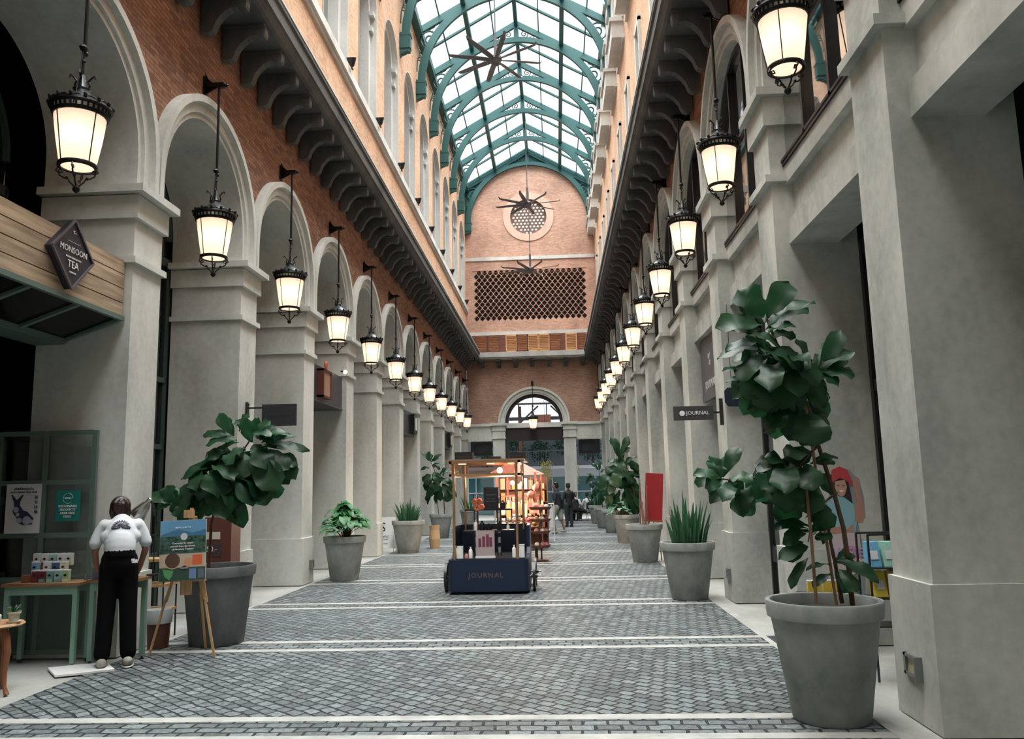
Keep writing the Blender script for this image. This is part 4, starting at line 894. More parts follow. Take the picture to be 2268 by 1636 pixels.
FIG_R3 = [(1.829, 23.65, 2.447, 1.617, 23.65, 2.999, 0.29), (1.897, 23.65, 2.51, 2.139, 23.65, 3.025, 0.211), (1.894, 23.65, 2.445, 2.164, 23.65, 2.699, 0.237), (1.948, 23.65, 2.185, 2.347, 23.65, 2.435, 0.29), (1.816, 23.65, 2.124, 1.423, 23.65, 2.003, 0.29), (2.002, 23.65, 1.926, 2.453, 23.65, 1.916, 0.316), (1.991, 23.65, 1.669, 2.408, 23.65, 1.468, 0.342), (1.801, 23.62, 1.801, 1.459, 23.55, 1.424, 0.369), (1.986, 23.65, 1.541, 2.157, 23.65, 1.026, 0.395), (1.816, 23.65, 1.48, 1.703, 23.65, 0.908, 0.395), (2.04, 23.65, 1.283, 2.3, 23.65, 0.769, 0.342), (1.909, 23.62, 1.287, 1.941, 23.55, 0.653, 0.342), (1.938, 23.59, 2.055, 2.166, 23.45, 1.664, 0.448), (1.809, 23.59, 2.058, 1.714, 23.45, 1.547, 0.448), (1.951, 23.62, 2.314, 1.821, 23.55, 1.8, 0.395), (1.679, 23.65, 1.933, 1.284, 23.65, 1.749, 0.29), (2.064, 23.68, 1.796, 2.365, 23.75, 1.147, 0.342), (1.661, 23.68, 1.419, 1.457, 23.75, 1.038, 0.29), (2.142, 23.65, 2.181, 2.459, 23.65, 2.044, 0.237), (1.759, 23.65, 2.319, 1.498, 23.65, 2.26, 0.237), (1.937, 23.71, 1.799, 1.922, 23.85, 1.155, 0.395), (1.886, 23.68, 2.187, 1.842, 23.75, 2.581, 0.316), (2.109, 23.65, 1.41, 2.434, 23.65, 0.893, 0.263), (1.545, 23.65, 1.807, 1.339, 23.65, 1.49, 0.29)]
R3T = [(2.264, 23.65, 0.516), (2.258, 23.65, 1.279), (2.131, 23.65, 1.923), (1.933, 23.65, 2.445)]
FIG_L4 = [(-4.297, 27.6, 2.587, -4.528, 27.6, 2.899, 0.184), (-4.266, 27.6, 2.586, -4.295, 27.6, 2.924, 0.184), (-4.22, 27.6, 2.554, -3.862, 27.6, 2.806, 0.184), (-4.221, 27.6, 2.432, -3.757, 27.6, 2.452, 0.184), (-4.299, 27.6, 2.357, -4.578, 27.6, 2.287, 0.215), (-4.223, 27.6, 2.127, -4.533, 27.6, 1.906, 0.277), (-4.146, 27.6, 2.125, -3.76, 27.6, 2.041, 0.307), (-4.07, 27.6, 1.971, -3.532, 27.6, 1.808, 0.307), (-4.224, 27.6, 1.899, -4.458, 27.6, 1.6, 0.307), (-4.071, 27.6, 1.819, -4.305, 27.6, 1.37, 0.338), (-3.917, 27.6, 1.74, -3.922, 27.6, 1.211, 0.369), (-3.84, 27.6, 1.814, -3.537, 27.6, 1.279, 0.369), (-3.988, 27.57, 1.969, -4.135, 27.5, 1.518, 0.4), (-3.764, 27.6, 1.661, -3.413, 27.6, 1.427, 0.277), (-3.996, 27.6, 1.591, -4.076, 27.6, 1.184, 0.246), (-4.14, 27.57, 2.201, -3.902, 27.5, 1.815, 0.369), (-3.761, 27.6, 1.965, -3.456, 27.6, 1.655, 0.277), (-4.295, 27.57, 2.128, -4.364, 27.5, 1.75, 0.338), (-3.689, 27.6, 1.508, -3.692, 27.6, 1.176, 0.307), (-4.18, 27.6, 1.594, -4.429, 27.6, 1.252, 0.184), (-3.914, 27.6, 2.12, -3.68, 27.6, 2.343, 0.184)]
L4T = [(-3.773, 27.6, 0.757), (-3.798, 27.6, 1.284), (-3.992, 27.6, 1.97), (-4.251, 27.6, 2.585)]
L4T2 = [(-3.972, 27.6, 0.761), (-4.029, 27.6, 1.289), (-3.918, 27.6, 1.665)]
FIG_R5 = [(1.671, 32.1, 2.241, 1.416, 32.1, 2.51, 0.179), (1.724, 32.1, 2.24, 1.773, 32.1, 2.625, 0.161), (1.756, 32.1, 2.151, 2.026, 32.1, 2.321, 0.161), (1.661, 32.1, 1.978, 1.359, 32.1, 1.898, 0.215), (1.749, 32.1, 1.976, 2.062, 32.1, 1.882, 0.215), (1.599, 32.1, 1.717, 1.296, 32.1, 1.584, 0.232), (1.831, 32.1, 1.8, 2.084, 32.1, 1.533, 0.232), (1.649, 32.1, 1.629, 1.513, 32.1, 1.284, 0.25), (1.821, 32.1, 1.538, 1.983, 32.1, 1.187, 0.232), (1.709, 32.07, 1.889, 1.69, 32.0, 1.454, 0.268), (1.535, 32.1, 1.894, 1.226, 32.1, 2.111, 0.161), (1.555, 32.1, 1.457, 1.282, 32.1, 1.201, 0.215), (1.727, 32.1, 1.366, 1.8, 32.1, 0.982, 0.215), (1.489, 32.1, 2.07, 1.216, 32.1, 1.813, 0.179)]
R5T = [(1.791, 32.1, 0.757), (1.733, 32.1, 1.54), (1.692, 32.1, 2.328)]
# ------------------------------------------------------------------ potted plants
def leafmat(name, top, under, rough=.32, scale=6):
    m, nt, N, L, b = _new(name)
    g = N.new('ShaderNodeNewGeometry'); tc = N.new('ShaderNodeTexCoord')
    n = N.new('ShaderNodeTexNoise'); n.inputs['Scale'].default_value = scale; L.new(g.outputs['Position'], n.inputs['Vector'])
    r1 = N.new('ShaderNodeMix'); r1.data_type = 'RGBA'; r1.inputs[6].default_value = (*[c * .55 for c in top], 1); r1.inputs[7].default_value = (*[c * 1.5 for c in top], 1); L.new(n.outputs['Fac'], r1.inputs[0])
    mx = N.new('ShaderNodeMix'); mx.data_type = 'RGBA'; L.new(g.outputs['Backfacing'], mx.inputs[0]); L.new(r1.outputs[2], mx.inputs[6]); mx.inputs[7].default_value = (*under, 1)
    L.new(mx.outputs[2], b.inputs['Base Color']); b.inputs['Roughness'].default_value = rough; b.inputs['Specular IOR Level'].default_value = .42
    tr = N.new('ShaderNodeBsdfTranslucent'); tr.inputs[0].default_value = (*[c * 4 for c in top], 1); mz = N.new('ShaderNodeMixShader'); mz.inputs[0].default_value = .22
    L.new(b.outputs[0], mz.inputs[1]); L.new(tr.outputs[0], mz.inputs[2]); L.new(mz.outputs[0], N['Material Output'].inputs['Surface'])
    return m
FIGL = leafmat('fig_leaf', (.007, .040, .014), (.022, .065, .028), .46)
SNAKEL = leafmat('snake_leaf', (.018, .065, .028), (.03, .09, .04), .4, 12)
SOFTL = leafmat('soft_leaf', (.05, .16, .06), (.08, .20, .09), .45)
PALEL = leafmat('pale_leaf', (.16, .30, .20), (.2, .36, .26), .45)
BARK = mat('brown_bark', (.085, .045, .028), .8); CANE = mat('bamboo_cane', (.26, .15, .075), .6); SOIL = mat('dark_soil', (.035, .028, .022), .95)
POTM = mottled('concrete_pot', (.205, .22, .21), (.34, .355, .335), scale=4, rough=.75, bump=.2, stretch=(1, 1, .7))
POTD = mottled('dark_concrete_pot', (.10, .105, .11), (.17, .175, .18), scale=4, rough=.75, bump=.15)
_rl = random.Random(3)
def leaf(m, b, t, w, sag=.10, fold=.16, kind='fig', nrm=None):
    b = Vector(b); t = Vector(t); d = t - b; Ln = d.length
    if Ln < 1e-4: return
    d.normalize()
    n = nrm or Vector((_rl.uniform(-.5, .5), -_rl.uniform(.35, .95), _rl.uniform(.5, 1.0)))
    n = (n - d * n.dot(d))
    if n.length < .05: n = Vector((0, -1, .3)) - d * Vector((0, -1, .3)).dot(d)
    n.normalize(); s = d.cross(n).normalized(); nt = 7; ns = 4; vs = []
    tw = _rl.uniform(-.25, .25); ph = _rl.uniform(0, 6)
    for i in range(nt + 1):
        q = i / nt
        if kind == 'fig': wid = (.10 + .62 * sin(min(q / .36, 1) * pi / 2) if q < .36 else .72 + .28 * sin((q - .36) / .34 * pi / 2) if q < .7 else sqrt(max(0, 1 - ((q - .7) / .3) ** 2)) ) * .5
        else: wid = sin(pi * min(1, q * .93 + .03)) ** .75 * .5
        wid = max(wid, .02)
        c = b + d * (Ln * q) + n * (sag * Ln * (sin(pi * q) - .3 * q)); a = tw * q
        for j in range(-ns // 2, ns // 2 + 1):
            f = j / (ns / 2); sd = s * cos(a) + n * sin(a)
            vs.append(c + sd * (w * wid * f) + n * (fold * w * wid * abs(f) + .11 * w * sin(ph + q * 11 + f * 2) * abs(f)))
    k = ns + 1
    m.add(vs, [(i * k + j, i * k + j + 1, (i + 1) * k + j + 1, (i + 1) * k + j) for i in range(nt) for j in range(ns)])
def pot_mesh(r0, r1, h, rim=.115, n=40):
    """tapered concrete planter with a collar rim"""
    m = MB(); rr = r1 - .022
    m.lathe([(.001, .0), (r0 - .01, .0), (r0, .012), (rr - .012, h - rim), (rr + .002, h - rim + .002), (rr + .012, h - rim + .006), (r1, h - .012), (r1 - .006, h), (r1 - .034, h), (r1 - .042, h - .01), (r1 - .06, h - .14)], n)
    return m
def planter(loc, label, r0=.255, r1=.392, h=.79, mt=None, group='tapered concrete planters'):
    e = empty('planter', loc); tag(e, label, 'planter', group)
    pot_mesh(r0, r1, h).build('pot', mt or POTM, e, smooth=True, angle=35)
    m = MB(); m.lathe([(.001, h - .07), (r1 - .058, h - .08)], 24); m.build('soil', SOIL, e)
    return e
def fig_plant(name, loc, rows, stems, label, stakes=(), mtl=None, dense=.7, wf=1.18):
    """leaf rows are in world metres; loc is the base on the soil"""
    e = empty(name, loc); tag(e, label, 'plant'); L0 = Vector(loc)
    m = MB(); q = random.Random(len(rows))
    for r in rows:
        leaf(m, Vector(r[0:3]) - L0, Vector(r[3:6]) - L0, r[6] * wf)
        if dense and r[6] > .08 and q.random() < dense:   # further leaves behind the outer ones
            b_ = Vector(r[0:3]) - L0; t_ = Vector(r[3:6]) - L0; k_ = (t_ - b_).length
            leaf(m, b_ + Vector((0, .06, -.02)), b_ + (t_ - b_) * .9 + Vector((q.uniform(-.3, .3) * k_, q.uniform(.05, .2), q.uniform(-.45, .05) * k_)), r[6] * wf * .93)
    m.build('foliage', mtl or FIGL, e, smooth=True, angle=80)
    m = MB()
    for st, ra in stems:
        pts = [Vector(p) - L0 for p in st]; k = len(pts); m.tube(pts, [ra * (1 - .5 * i / (k - 1)) for i in range(k)], 7)
    m.build('trunk', BARK, e, smooth=True)
    for st in stakes:
        mm = MB(); pts = [Vector(p) - L0 for p in st]; mm.tube(pts, .011, 6)
        mm.build('bamboo_stake', CANE, e, smooth=True)
    return e
def rot(v, a): return Vector((v[0] * cos(a) - v[1] * sin(a), v[0] * sin(a) + v[1] * cos(a), v[2]))
def snake_plant(loc, h, spread, n, label, seed):
    e = empty('snake_plant', loc); tag(e, label, 'plant', 'snake plants'); r = random.Random(seed); m = MB()
    for i in range(n):
        a = r.uniform(0, 2 * pi); q = r.uniform(0, 1) ** .6; b = Vector((q * .24 * cos(a), q * .24 * sin(a), -.04)); H = h * r.uniform(.5, 1.0) * (1.08 - .3 * q)
        lean = q * spread * r.uniform(.6, 1.2); d = Vector((cos(a), sin(a), 0)); w = r.uniform(.035, .062); s = rot(d, pi / 2 + r.uniform(-1, 1)); vs = []; N = 6
        for j in range(N + 1):
            t = j / N; c = b + d * (lean * t ** 1.5) + Vector((0, 0, H * t - .15 * lean * t * t)); wd = w * (.75 + .5 * sin(pi * t)) * (1 - t ** 3) + .002
            vs += [c - s * wd / 2, c + d * .012 * (1 - t), c + s * wd / 2]
        m.add(vs, [(3 * j + k, 3 * j + k + 1, 3 * j + k + 4, 3 * j + k + 3) for j in range(N) for k in (0, 1)])
    m.build('foliage', SNAKEL, e, smooth=True, angle=70)
    return e
def bushy(name, loc, R, H, n, lw, ll, mtl, label, seed, up=.2):
    e = empty(name, loc); tag(e, label, 'plant'); r = random.Random(seed); m = MB(); st = MB()
    for i in range(n):
        a = r.uniform(0, 2 * pi); q = r.uniform(.1, 1) ** .7; z = H * (1 - .75 * q * q) * r.uniform(.45, 1); tip = Vector((q * R * cos(a), q * R * sin(a), z))
        dr = Vector((cos(a), sin(a), r.uniform(-.7, up))).normalized(); base = tip - dr * ll * r.uniform(.7, 1.1)
        leaf(m, base, tip, lw * r.uniform(.7, 1.1), .15, .12, 'plain', Vector((cos(a) * .4, sin(a) * .4, 1)))
        if i % 2 == 0: st.tube([Vector((base[0] * .15, base[1] * .15, -.04)), Vector((base[0] * .6, base[1] * .6, base[2] * .7)), base], .006, 4)
    m.build('foliage', mtl, e, smooth=True, angle=70); st.build('stems', BARK, e)
    return e
# foreground fig in its planter
planter((1.83, 5.91, .002), 'large concrete planter in the right foreground holding the tall fig tree')
fig_plant('fiddle_leaf_fig', (1.83, 5.91, .72), FIG_NEAR, [(TRUNK_B, .019), (BRANCH_D, .011), (BRANCH_E, .010), (TRUNK_F, .016), (BRANCH_G, .008)], 'tall fiddle leaf fig tree in the right foreground planter', [STAKE_A, STAKE_C], dense=1, wf=1.08)
e = empty('red_tie', (1.83, 5.91, .9)); o = e
COL.objects.unlink(e); bpy.data.objects.remove(e)
planter((1.85, 11.95, .002), 'concrete planter with snake plant, second on the right side')
snake_plant((1.85, 11.95, .74), .84, .15, 64, 'upright green snake plant in the second planter on the right', 5)
planter((1.84, 17.6, .002), 'concrete planter in front of the red board, third on the right')
m = MB()
e = empty('bare_stems', (1.84, 17.6, .71)); tag(e, 'bundle of bare reddish cut stems in the third right planter', 'plant')
for i, (x, y, dx_, h_) in enumerate([(-.08, 0, .02, .75), (-.02, .03, -.03, .95), (.04, -.02, .03, .6), (.09, .02, .0, .7), (0, -.05, -.02, .55), (.03, .05, .08, .9)]):
    m.tube([(x, y, 0), (x + dx_ * .5, y, h_ * .5), (x + dx_, y, h_)], .012, 5)
m.build('stems', mat('reddish_stem', (.20, .08, .05), .7), e)
planter((1.98, 23.6, .002), 'concrete planter of pale leaves under a tall fig, fourth on the right')
fig_plant('fiddle_leaf_fig', (1.98, 23.6, .72), FIG_R3, [(R3T, .02)], 'tall dark fiddle leaf fig beyond the red board on the right', dense=1, wf=.9)
bushy('caladium', (1.80, 23.5, .74), .42, .42, 46, .12, .16, PALEL, 'low pale green caladium leaves under the far right fig', 8)
planter((1.95, 28.8, .002), 'brownish concrete planter far on the right, fifth in the row'); bushy('dracaena', (1.95, 28.8, .74), .35, .9, 40, .05, .4, SNAKEL, 'dark spiky dracaena in the fifth right planter', 12, .9)
planter((1.83, 32.1, .002), 'concrete planter far on the right, sixth in the row'); fig_plant('fiddle_leaf_fig', (1.83, 32.1, .72), FIG_R5, [(R5T, .02)], 'far fiddle leaf fig in the sixth right planter near the cafe seats', dense=1, wf=.95)
planter((1.77, 35.9, .002), 'most distant concrete planter on the right beside the seated people'); snake_plant((1.77, 35.9, .74), .9, .25, 30, 'distant green snake plant in the last right planter', 9)
e = empty('planter', (2.47, 4.12, .002)); tag(e, 'small planter just outside the lower right photo corner', 'planter'); pot_mesh(.12, .17, .26, .05, 20).build('pot', POTM, e, smooth=True, angle=35)
bushy('leafy_plant', (2.47, 4.12, .23), .26, .30, 26, .10, .16, SOFTL, 'green leaves poking in at the lower right photo corner', 77)
# left side
planter((-3.74, 8.98, .002), 'large dark grey planter behind the tea shop easel', .285, .40, .83, POTD)
fig_plant('fiddle_leaf_fig', (-3.74, 8.98, .76), FIG_LEFT, [(LTRUNK, .018), (LBR, .009), (LBR2, .008)], 'spreading fiddle leaf fig leaning over the easel on the left', dense=1, wf=1.0)
planter((-3.92, 15.07, .002), 'concrete planter with leafy philodendron, second on the left')
bushy('philodendron', (-3.92, 15.07, .76), .56, .62, 120, .16, .28, SOFTL, 'light green leafy philodendron in the second left planter', 21)
planter((-3.87, 21.3, .002), 'concrete planter with snake plant beside the white S board', .27, .43, .83)
snake_plant((-3.87, 21.3, .77), .75, .22, 54, 'snake plant in the left planter beside the white board', 31)
planter((-3.90, 27.6, .002), 'concrete planter under the small fig, fourth on the left'); fig_plant('fiddle_leaf_fig', (-3.90, 27.6, .72), FIG_L4, [(L4T, .02), (L4T2, .014)], 'small fiddle leaf fig in front of the far left piers', dense=1, wf=.9)
planter((-3.55, 33.3, .002), 'far left concrete planter seen through the navy cart'); snake_plant((-3.55, 33.3, .74), .8, .3, 30, 'far snake plant seen through the cart frame', 41)
e = empty('potted_flowers', (-4.35, 16.4, 0)); tag(e, 'small pot of red flowers behind the philodendron planter', 'plant')
m = MB(); m.lathe([(.001, 0), (.10, 0), (.14, .3), (.12, .3)], 14); m.build('pot', POTM, e); r = random.Random(2); m = MB()
for i in range(26): m.sph((r.uniform(-.13, .13), r.uniform(-.13, .13), r.uniform(.33, .75)), .03, 6, 4)
m.build('blossoms', mat('red_petals', (.35, .05, .05), .6), e)
m = MB()
for i in range(40): a = r.uniform(0, 6.28); z = r.uniform(.3, .75); leaf(m, (0, 0, z - .08), (.16 * cos(a), .16 * sin(a), z), .06)
m.build('foliage', SOFTL, e)
e = empty('wicker_basket', (-3.42, 22.9, 0)); tag(e, 'tall straw basket standing behind the left snake plant planter', 'basket')
m = MB(); m.lathe([(.001, 0), (.13, 0), (.16, .25), (.14, .5), (.15, .62), (.12, .62)], 14); m.build('body', mat('straw', (.42, .28, .15), .8, bump=.6, bscale=60), e)
# ------------------------------------------------------------------ tea shop corner, left
TEAL = mat('teal_print', (.01, .17, .15), .5); INK = mat('blue_black_ink', (.03, .035, .07), .6); PAPER = mat('poster_paper', (.58, .60, .62), .6)
WOODT = woodmat('oiled_wood', (.17, .08, .04), (.30, .16, .08), 'X', 4, .45); PINE = woodmat('pine_wood', (.40, .23, .10), (.56, .35, .17), 'Z', 4, .5)
TGREEN = mat('pale_green_paint', (.17, .29, .23), .5)
e = empty('glazed_screen', (-5.25, 8.2, 0)); tag(e, 'green framed glazed window screen with two posters behind the tea table', 'window screen')
m = MB()
for x in (-.53, -.03, .49): m.box(x - .025, x + .025, -.02, .02, .05, 2.29)
for z in (.05, .76, 1.2, 1.735, 2.245): m.box(-.5, -.055, -.018, .018, z, z + .05); m.box(-.005, .465, -.018, .018, z, z + .05)
m.build('frame', DGREEN, e)
m = MB(); m.box(-.5, -.055, -.004, .004, .81, 2.24); m.box(-.005, .465, -.004, .004, .81, 2.24); m.build('glass_pane', glassmat('screen_glass', (.80, .83, .83), .12), e)
m = MB(); m.box(-.5, -.055, -.01, .01, .1, .76); m.box(-.005, .465, -.01, .01, .1, .76); m.build('lower_panel', DKFRAME, e)
e = empty('rabbit_poster', (-5.475, 8.17, 1.5)); tag(e, 'white new year poster of an ink rabbit on the green screen', 'poster')
m = MB(); m.box(-.185, .185, -.004, .004, -.25, .25); m.build('sheet', PAPER, e)
F = lambda u, v, w: (u, -.005 - w, v)
m = MB()
m.prism([(-.09, .02), (-.10, .07), (-.13, .14), (-.115, .145), (-.07, .09), (-.055, .10), (-.01, .145), (.0, .135), (-.03, .07), (-.03, .03), (.01, -.02), (.05, -.03), (.09, -.07), (.12, -.10), (.11, -.16), (.03, -.17), (-.04, -.15), (-.06, -.09), (-.09, -.06), (-.11, -.02)], .001, F)
m.build('rabbit_drawing', INK, e); m = MB()
for (x, z, r) in ((-.07, -.01, .03), (.05, -.12, .045), (-.03, -.12, .03), (.10, -.13, .02), (-.05, -.06, .02)): m.prism(circ(x, z, r, 12), .0016, F)
m.build('pale_washes', mat('pale_ink', (.38, .42, .52), .6), e)
lettering('lettering', [('HAPPY BUNNY NEW YEAR', .024, 0, .165), ('\u0e2a\u0e27\u0e31\u0e2a\u0e14\u0e35\u0e27\u0e31\u0e19\u0e15\u0e23\u0e38\u0e29\u0e08\u0e35\u0e19', .034, 0, .2), ('\u65b0', .04, .14, .11), ('\u5e74', .04, .14, .06), ('\u5feb', .04, .14, .01), ('\u6a02', .04, .14, -.04)], plane_frame((0, -.006, 0), (1, 0, 0), (0, 0, 1)), INK, e)
e = empty('teal_notice', (-5.0, 8.17, 1.52)); tag(e, 'teal notice with white capitals on the right pane of the green screen', 'poster')
m = MB(); m.box(-.125, .125, -.004, .004, -.155, .155); m.build('sheet', TEAL, e)
lettering('lettering', [('SUSTAINABLE', .032, 0, -.005, {'bold': .0006}), ('PRODUCTS', .032, 0, -.04, {'bold': .0006}), ('AVAILABLE', .032, 0, -.075, {'bold': .0006}), ('HERE!', .032, 0, -.11, {'bold': .0006}), ('REFILL', .026, 0, .075)], plane_frame((0, -.006, 0), (1, 0, 0), (0, 0, 1)), PAPER, e)
m = MB(); m.tube([(.052 * cos(a * pi / 12), -.006, .075 + .052 * sin(a * pi / 12)) for a in range(0, 22)], .002, 4); m.build('ring_mark', PAPER, e)
# tables -------------------------------------------------------------------
def green_table(loc, rz_, L, D, H, label):
    e = empty('display_table', loc, rz_); tag(e, label, 'table')
    m = MB(); m.box(-L / 2, L / 2, -D / 2, D / 2, H - .028, H); m.build('tabletop', WOODT, e)
    m = MB(); m.box(-L / 2 + .03, L / 2 - .03, -D / 2 + .015, -D / 2 + .035, H - .11, H - .03); m.box(-L / 2 + .03, L / 2 - .03, D / 2 - .035, D / 2 - .015, H - .11, H - .03); m.build('apron', TGREEN, e)
    for sx in (-1, 1):
        for sy in (-1, 1):
            x = sx * (L / 2 - .05); y = sy * (D / 2 - .035); m = MB(); m.box(x - .022, x + .022, y - .022, y + .022, .03, H - .03); m.build('leg', TGREEN, e)
            m = MB(); m.lathe([(.001, .0), (.022, 0), (.022, .008), (.008, .012), (.008, .035)], 8, (x, y, 0)); m.build('foot', BLACKP, e)
    return e
green_table((-5.02, 7.98, 0), .06, .76, .34, .785, 'green legged wooden table carrying the rows of tea boxes')
green_table((-4.37, 8.08, 0), .02, .50, .30, .80, 'narrow green legged wooden counter in front of the bending person')
e = empty('wooden_riser', (-5.06, 7.99, .786)); tag(e, 'stepped reddish wooden riser under the tea boxes', 'display stand')
m = MB(); m.box(-.17, .17, -.035, .035, 0, .075); m.box(-.19, .16, .035, .11, 0, .15); m.box(-.20, -.14, -.10, -.04, 0, .07); m.build('steps', mat('red_brown_wood', (.20, .07, .04), .5), e)
BX = {'white': (.55, .55, .52), 'cream': (.55, .50, .38), 'mint': (.25, .42, .36), 'maroon': (.13, .03, .035), 'teal': (.14, .30, .28), 'navy': (.05, .09, .18), 'yellow': (.50, .38, .14), 'green': (.28, .40, .22), 'sky': (.16, .30, .42), 'lilac': (.22, .24, .38)}
rows = [(8.06, .936, [(-.155, 'white', 'sky'), (-.07, 'white', 'maroon'), (.01, 'mint', 'green'), (.09, 'white', 'maroon'), (.175, 'white', 'yellow')], 'back'),
        (7.985, .862, [(-.12, 'sky', 'white'), (.0, 'white', 'sky'), (.085, 'navy', 'sky'), (.17, 'cream', 'yellow')], 'middle'),
        (7.925, .787, [(-.075, 'maroon', 'maroon'), (.0, 'maroon', 'teal'), (.075, 'teal', 'mint'), (.155, 'mint', 'teal'), (.235, 'green', 'cream')], 'front')]
for y, z, its, rn in rows:
    for j, (x, c, c2) in enumerate(its):
        e = empty('tea_box', (-5.06 + x, y, z)); tag(e, f'{c} tea box with black diamond, ' + ('leftmost' if j == 0 else 'rightmost' if j == len(its) - 1 else f'{ORD[j]} from the left') + f' in the {rn} row', 'tea box', 'tea boxes on the riser')
        m = MB(); m.box(-.031, .031, -.024, .024, 0, .105); m.build('carton', mat('carton_' + c, BX[c], .5), e)
        m = MB(); m.box(-.031, .031, -.024, .024, .1055, .118); m.build('lid', PAPER, e)
        m = MB(); m.prism([(-.02, .065), (0, .051), (.02, .065), (0, .079)], .001, lambda u, v, w: (u, -.0245 - w, v)); m.build('diamond_mark', BLACKP, e)
        m = MB(); m.box(-.031, .031, -.0248, -.024, .0, .03); m.build('colour_band', mat('carton_' + c2, BX[c2], .5), e)
e = empty('tea_box', (-4.56, 8.0, .801)); tag(e, 'single lilac and blue tea box alone on the narrow counter', 'tea box')
m = MB(); m.box(-.035, .035, -.028, .028, 0, .115); m.build('carton', mat('carton_lilac', BX['lilac'], .5), e)
e = empty('tea_tin', (-4.70, 8.05, .786)); tag(e, 'small grey tin at the right end of the tea table', 'tin')
m = MB(); m.lathe([(.001, 0), (.018, 0), (.018, .06), (.001, .06)], 12); m.build('tin', GREYM, e)
e = empty('brewing_stand', (-4.50, 8.13, .801)); tag(e, 'dark brewing device with thin metal stand on the narrow counter', 'kettle stand')
m = MB(); m.lathe([(.001, .02), (.05, .02), (.06, .1), (.055, .17), (.001, .17)], 14); m.build('jug', BLACKP, e, smooth=True)
m = MB(); m.box(-.07, .07, -.06, .06, 0, .02); m.tube([(-.05, 0, .02), (-.06, 0, .36), (-.02, 0, .37), (-.015, 0, .30)], .006, 6); m.tube([(-.035, 0, .02), (-.04, 0, .3)], .004, 5); m.build('stand', GREYM, e)
# wooden round stool with pots
e = empty('round_side_table', (-4.78, 6.85, 0)); tag(e, 'round wooden side table cut by the left photo edge', 'table')
m = MB(); m.lathe([(.001, .54), (.22, .54), (.235, .552), (.22, .568), (.001, .568)], 32); m.build('tabletop', woodmat('honey_wood', (.33, .17, .08), (.46, .27, .13), 'X'), e, smooth=True)
for a in (-.35, 1.7, 3.6):
    m = MB(); m.tube([(q * cos(a), q * sin(a), z) for q, z in ((.12, .54), (.17, .46), (.19, .34), (.17, .18), (.18, .06), (.215, .0))], [.024, .03, .028, .02, .016, .022], 8); m.build('leg', mat('red_brown_leg', (.22, .08, .035), .45), e, smooth=True)
e = empty('white_cup', (-4.70, 6.74, .57)); tag(e, 'white round cup pot on the round side table', 'cup')
m = MB(); m.lathe([(.001, 0), (.035, 0), (.05, .03), (.048, .075), (.042, .08), (.04, .07)], 18); m.build('bowl', WHITE, e, smooth=True); m = MB(); m.sph((.047, -.02, .045), .008, 6, 4); m.build('dot', BLACKP, e)
e = empty('cream_plant_pot', (-4.60, 6.84, .57)); tag(e, 'cream pot with small green succulent on the round side table', 'potted plant')
m = MB(); m.lathe([(.001, 0), (.033, 0), (.045, .07), (.052, .075), (.052, .09), (.042, .09)], 20); m.lathe([(.001, 0), (.05, 0), (.055, .012), (.001, .012)], 20); m.build('pot', mat('cream_glaze', (.55, .50, .38), .4), e, smooth=True)
m = MB()
for i in range(22): a = _rl.uniform(0, 6.28); leaf(m, (0, 0, .08), (.06 * cos(a), .06 * sin(a), .09 + _rl.uniform(0, .06)), .018, .1, .1, 'plain')
m.build('foliage', FIGL, e)
# mat on the floor
m = MB(); m.prism([(-.34, -.0), (-.06, -.33), (.10, -.25), (.36, -.09), (.12, .21), (-.15, .12)], .018, lambda u, v, w: (u, v, w))
o = m.build('white_board', WHITE, loc=(-4.50, 7.73, .002)); tag(o, 'flat white board lying on the paving at the feet of the bending person', 'board')
# lamp and pole
e = empty('desk_lamp', (-4.13, 8.27, .80)); tag(e, 'silver cone work lamp beside the bending head', 'lamp')
M = Matrix.Rotation(R_(38), 3, 'Y')
m = MB(); m.lathe([(.085, -.10), (.083, -.08), (.05, .04), (.028, .07), (.022, .12), (.001, .125)], 24, (-.12, -.02, .68), M=M); m.build('shade', mat('brushed_steel', (.55, .53, .52), .28, 1), e, smooth=True, angle=60)
m = MB(); m.tube([(-.05, -.02, .76), (-.02, 0, .70), (.0, 0, .60)], .012, 6); m.tube([(.0, 0, .60), (.01, 0, .35), (-.0, 0, .02)], .006, 6); m.tube([(.01, 0, .60), (.03, .02, .45), (-.01, .02, .38), (-.02, 0, .2)], .004, 5); m.build('arm', BLACKP, e, smooth=True)
m = MB(); m.lathe([(.001, 0), (.06, 0), (.06, .015), (.001, .02)], 14); m.build('base', BLACKP, e)
# shelf rack behind
e = empty('wooden_shelf_rack', (-4.66, 9.35, 0)); tag(e, 'black framed shelf rack with wooden boards behind the easel', 'shelf')
m = MB()
for x in (-.2, .2):
    for y in (-.16, .16): m.tube([(x, y, 0), (x, y, 1.16)], .009, 6)
m.tube([(-.2, -.16, 1.16), (.2, -.16, 1.16)], .009, 6); m.build('frame', BLACKP, e)
for z in (.3, .58, .86): m = MB(); m.box(-.21, .21, -.17, .17, z, z + .03); m.build('shelf', PINE, e)
e = empty('brown_cabinet', (-4.26, 10.25, 0)); tag(e, 'dark brown cabinet with a pale label behind the large grey planter', 'cabinet')
m = MB(); m.box(-.14, .20, -.15, .15, 0, 1.32); m.build('body', mat('brown_cabinet_wood', (.11, .035, .022), .45), e)
m = MB(); m.box(-.13, .06, -.156, -.15, 1.05, 1.14); m.build('label', mat('cream_label', (.6, .56, .46), .5), e)
m = MB(); m.box(-.13, .08, -.156, -.15, .84, 1.0); m.build('plum_sign', mat('plum', (.06, .03, .04), .5), e)
lettering('price', [('50.-', .09, -.04, 0)], plane_frame((0, -.158, .93), (1, 0, 0), (0, 0, 1)), PAPER, e)
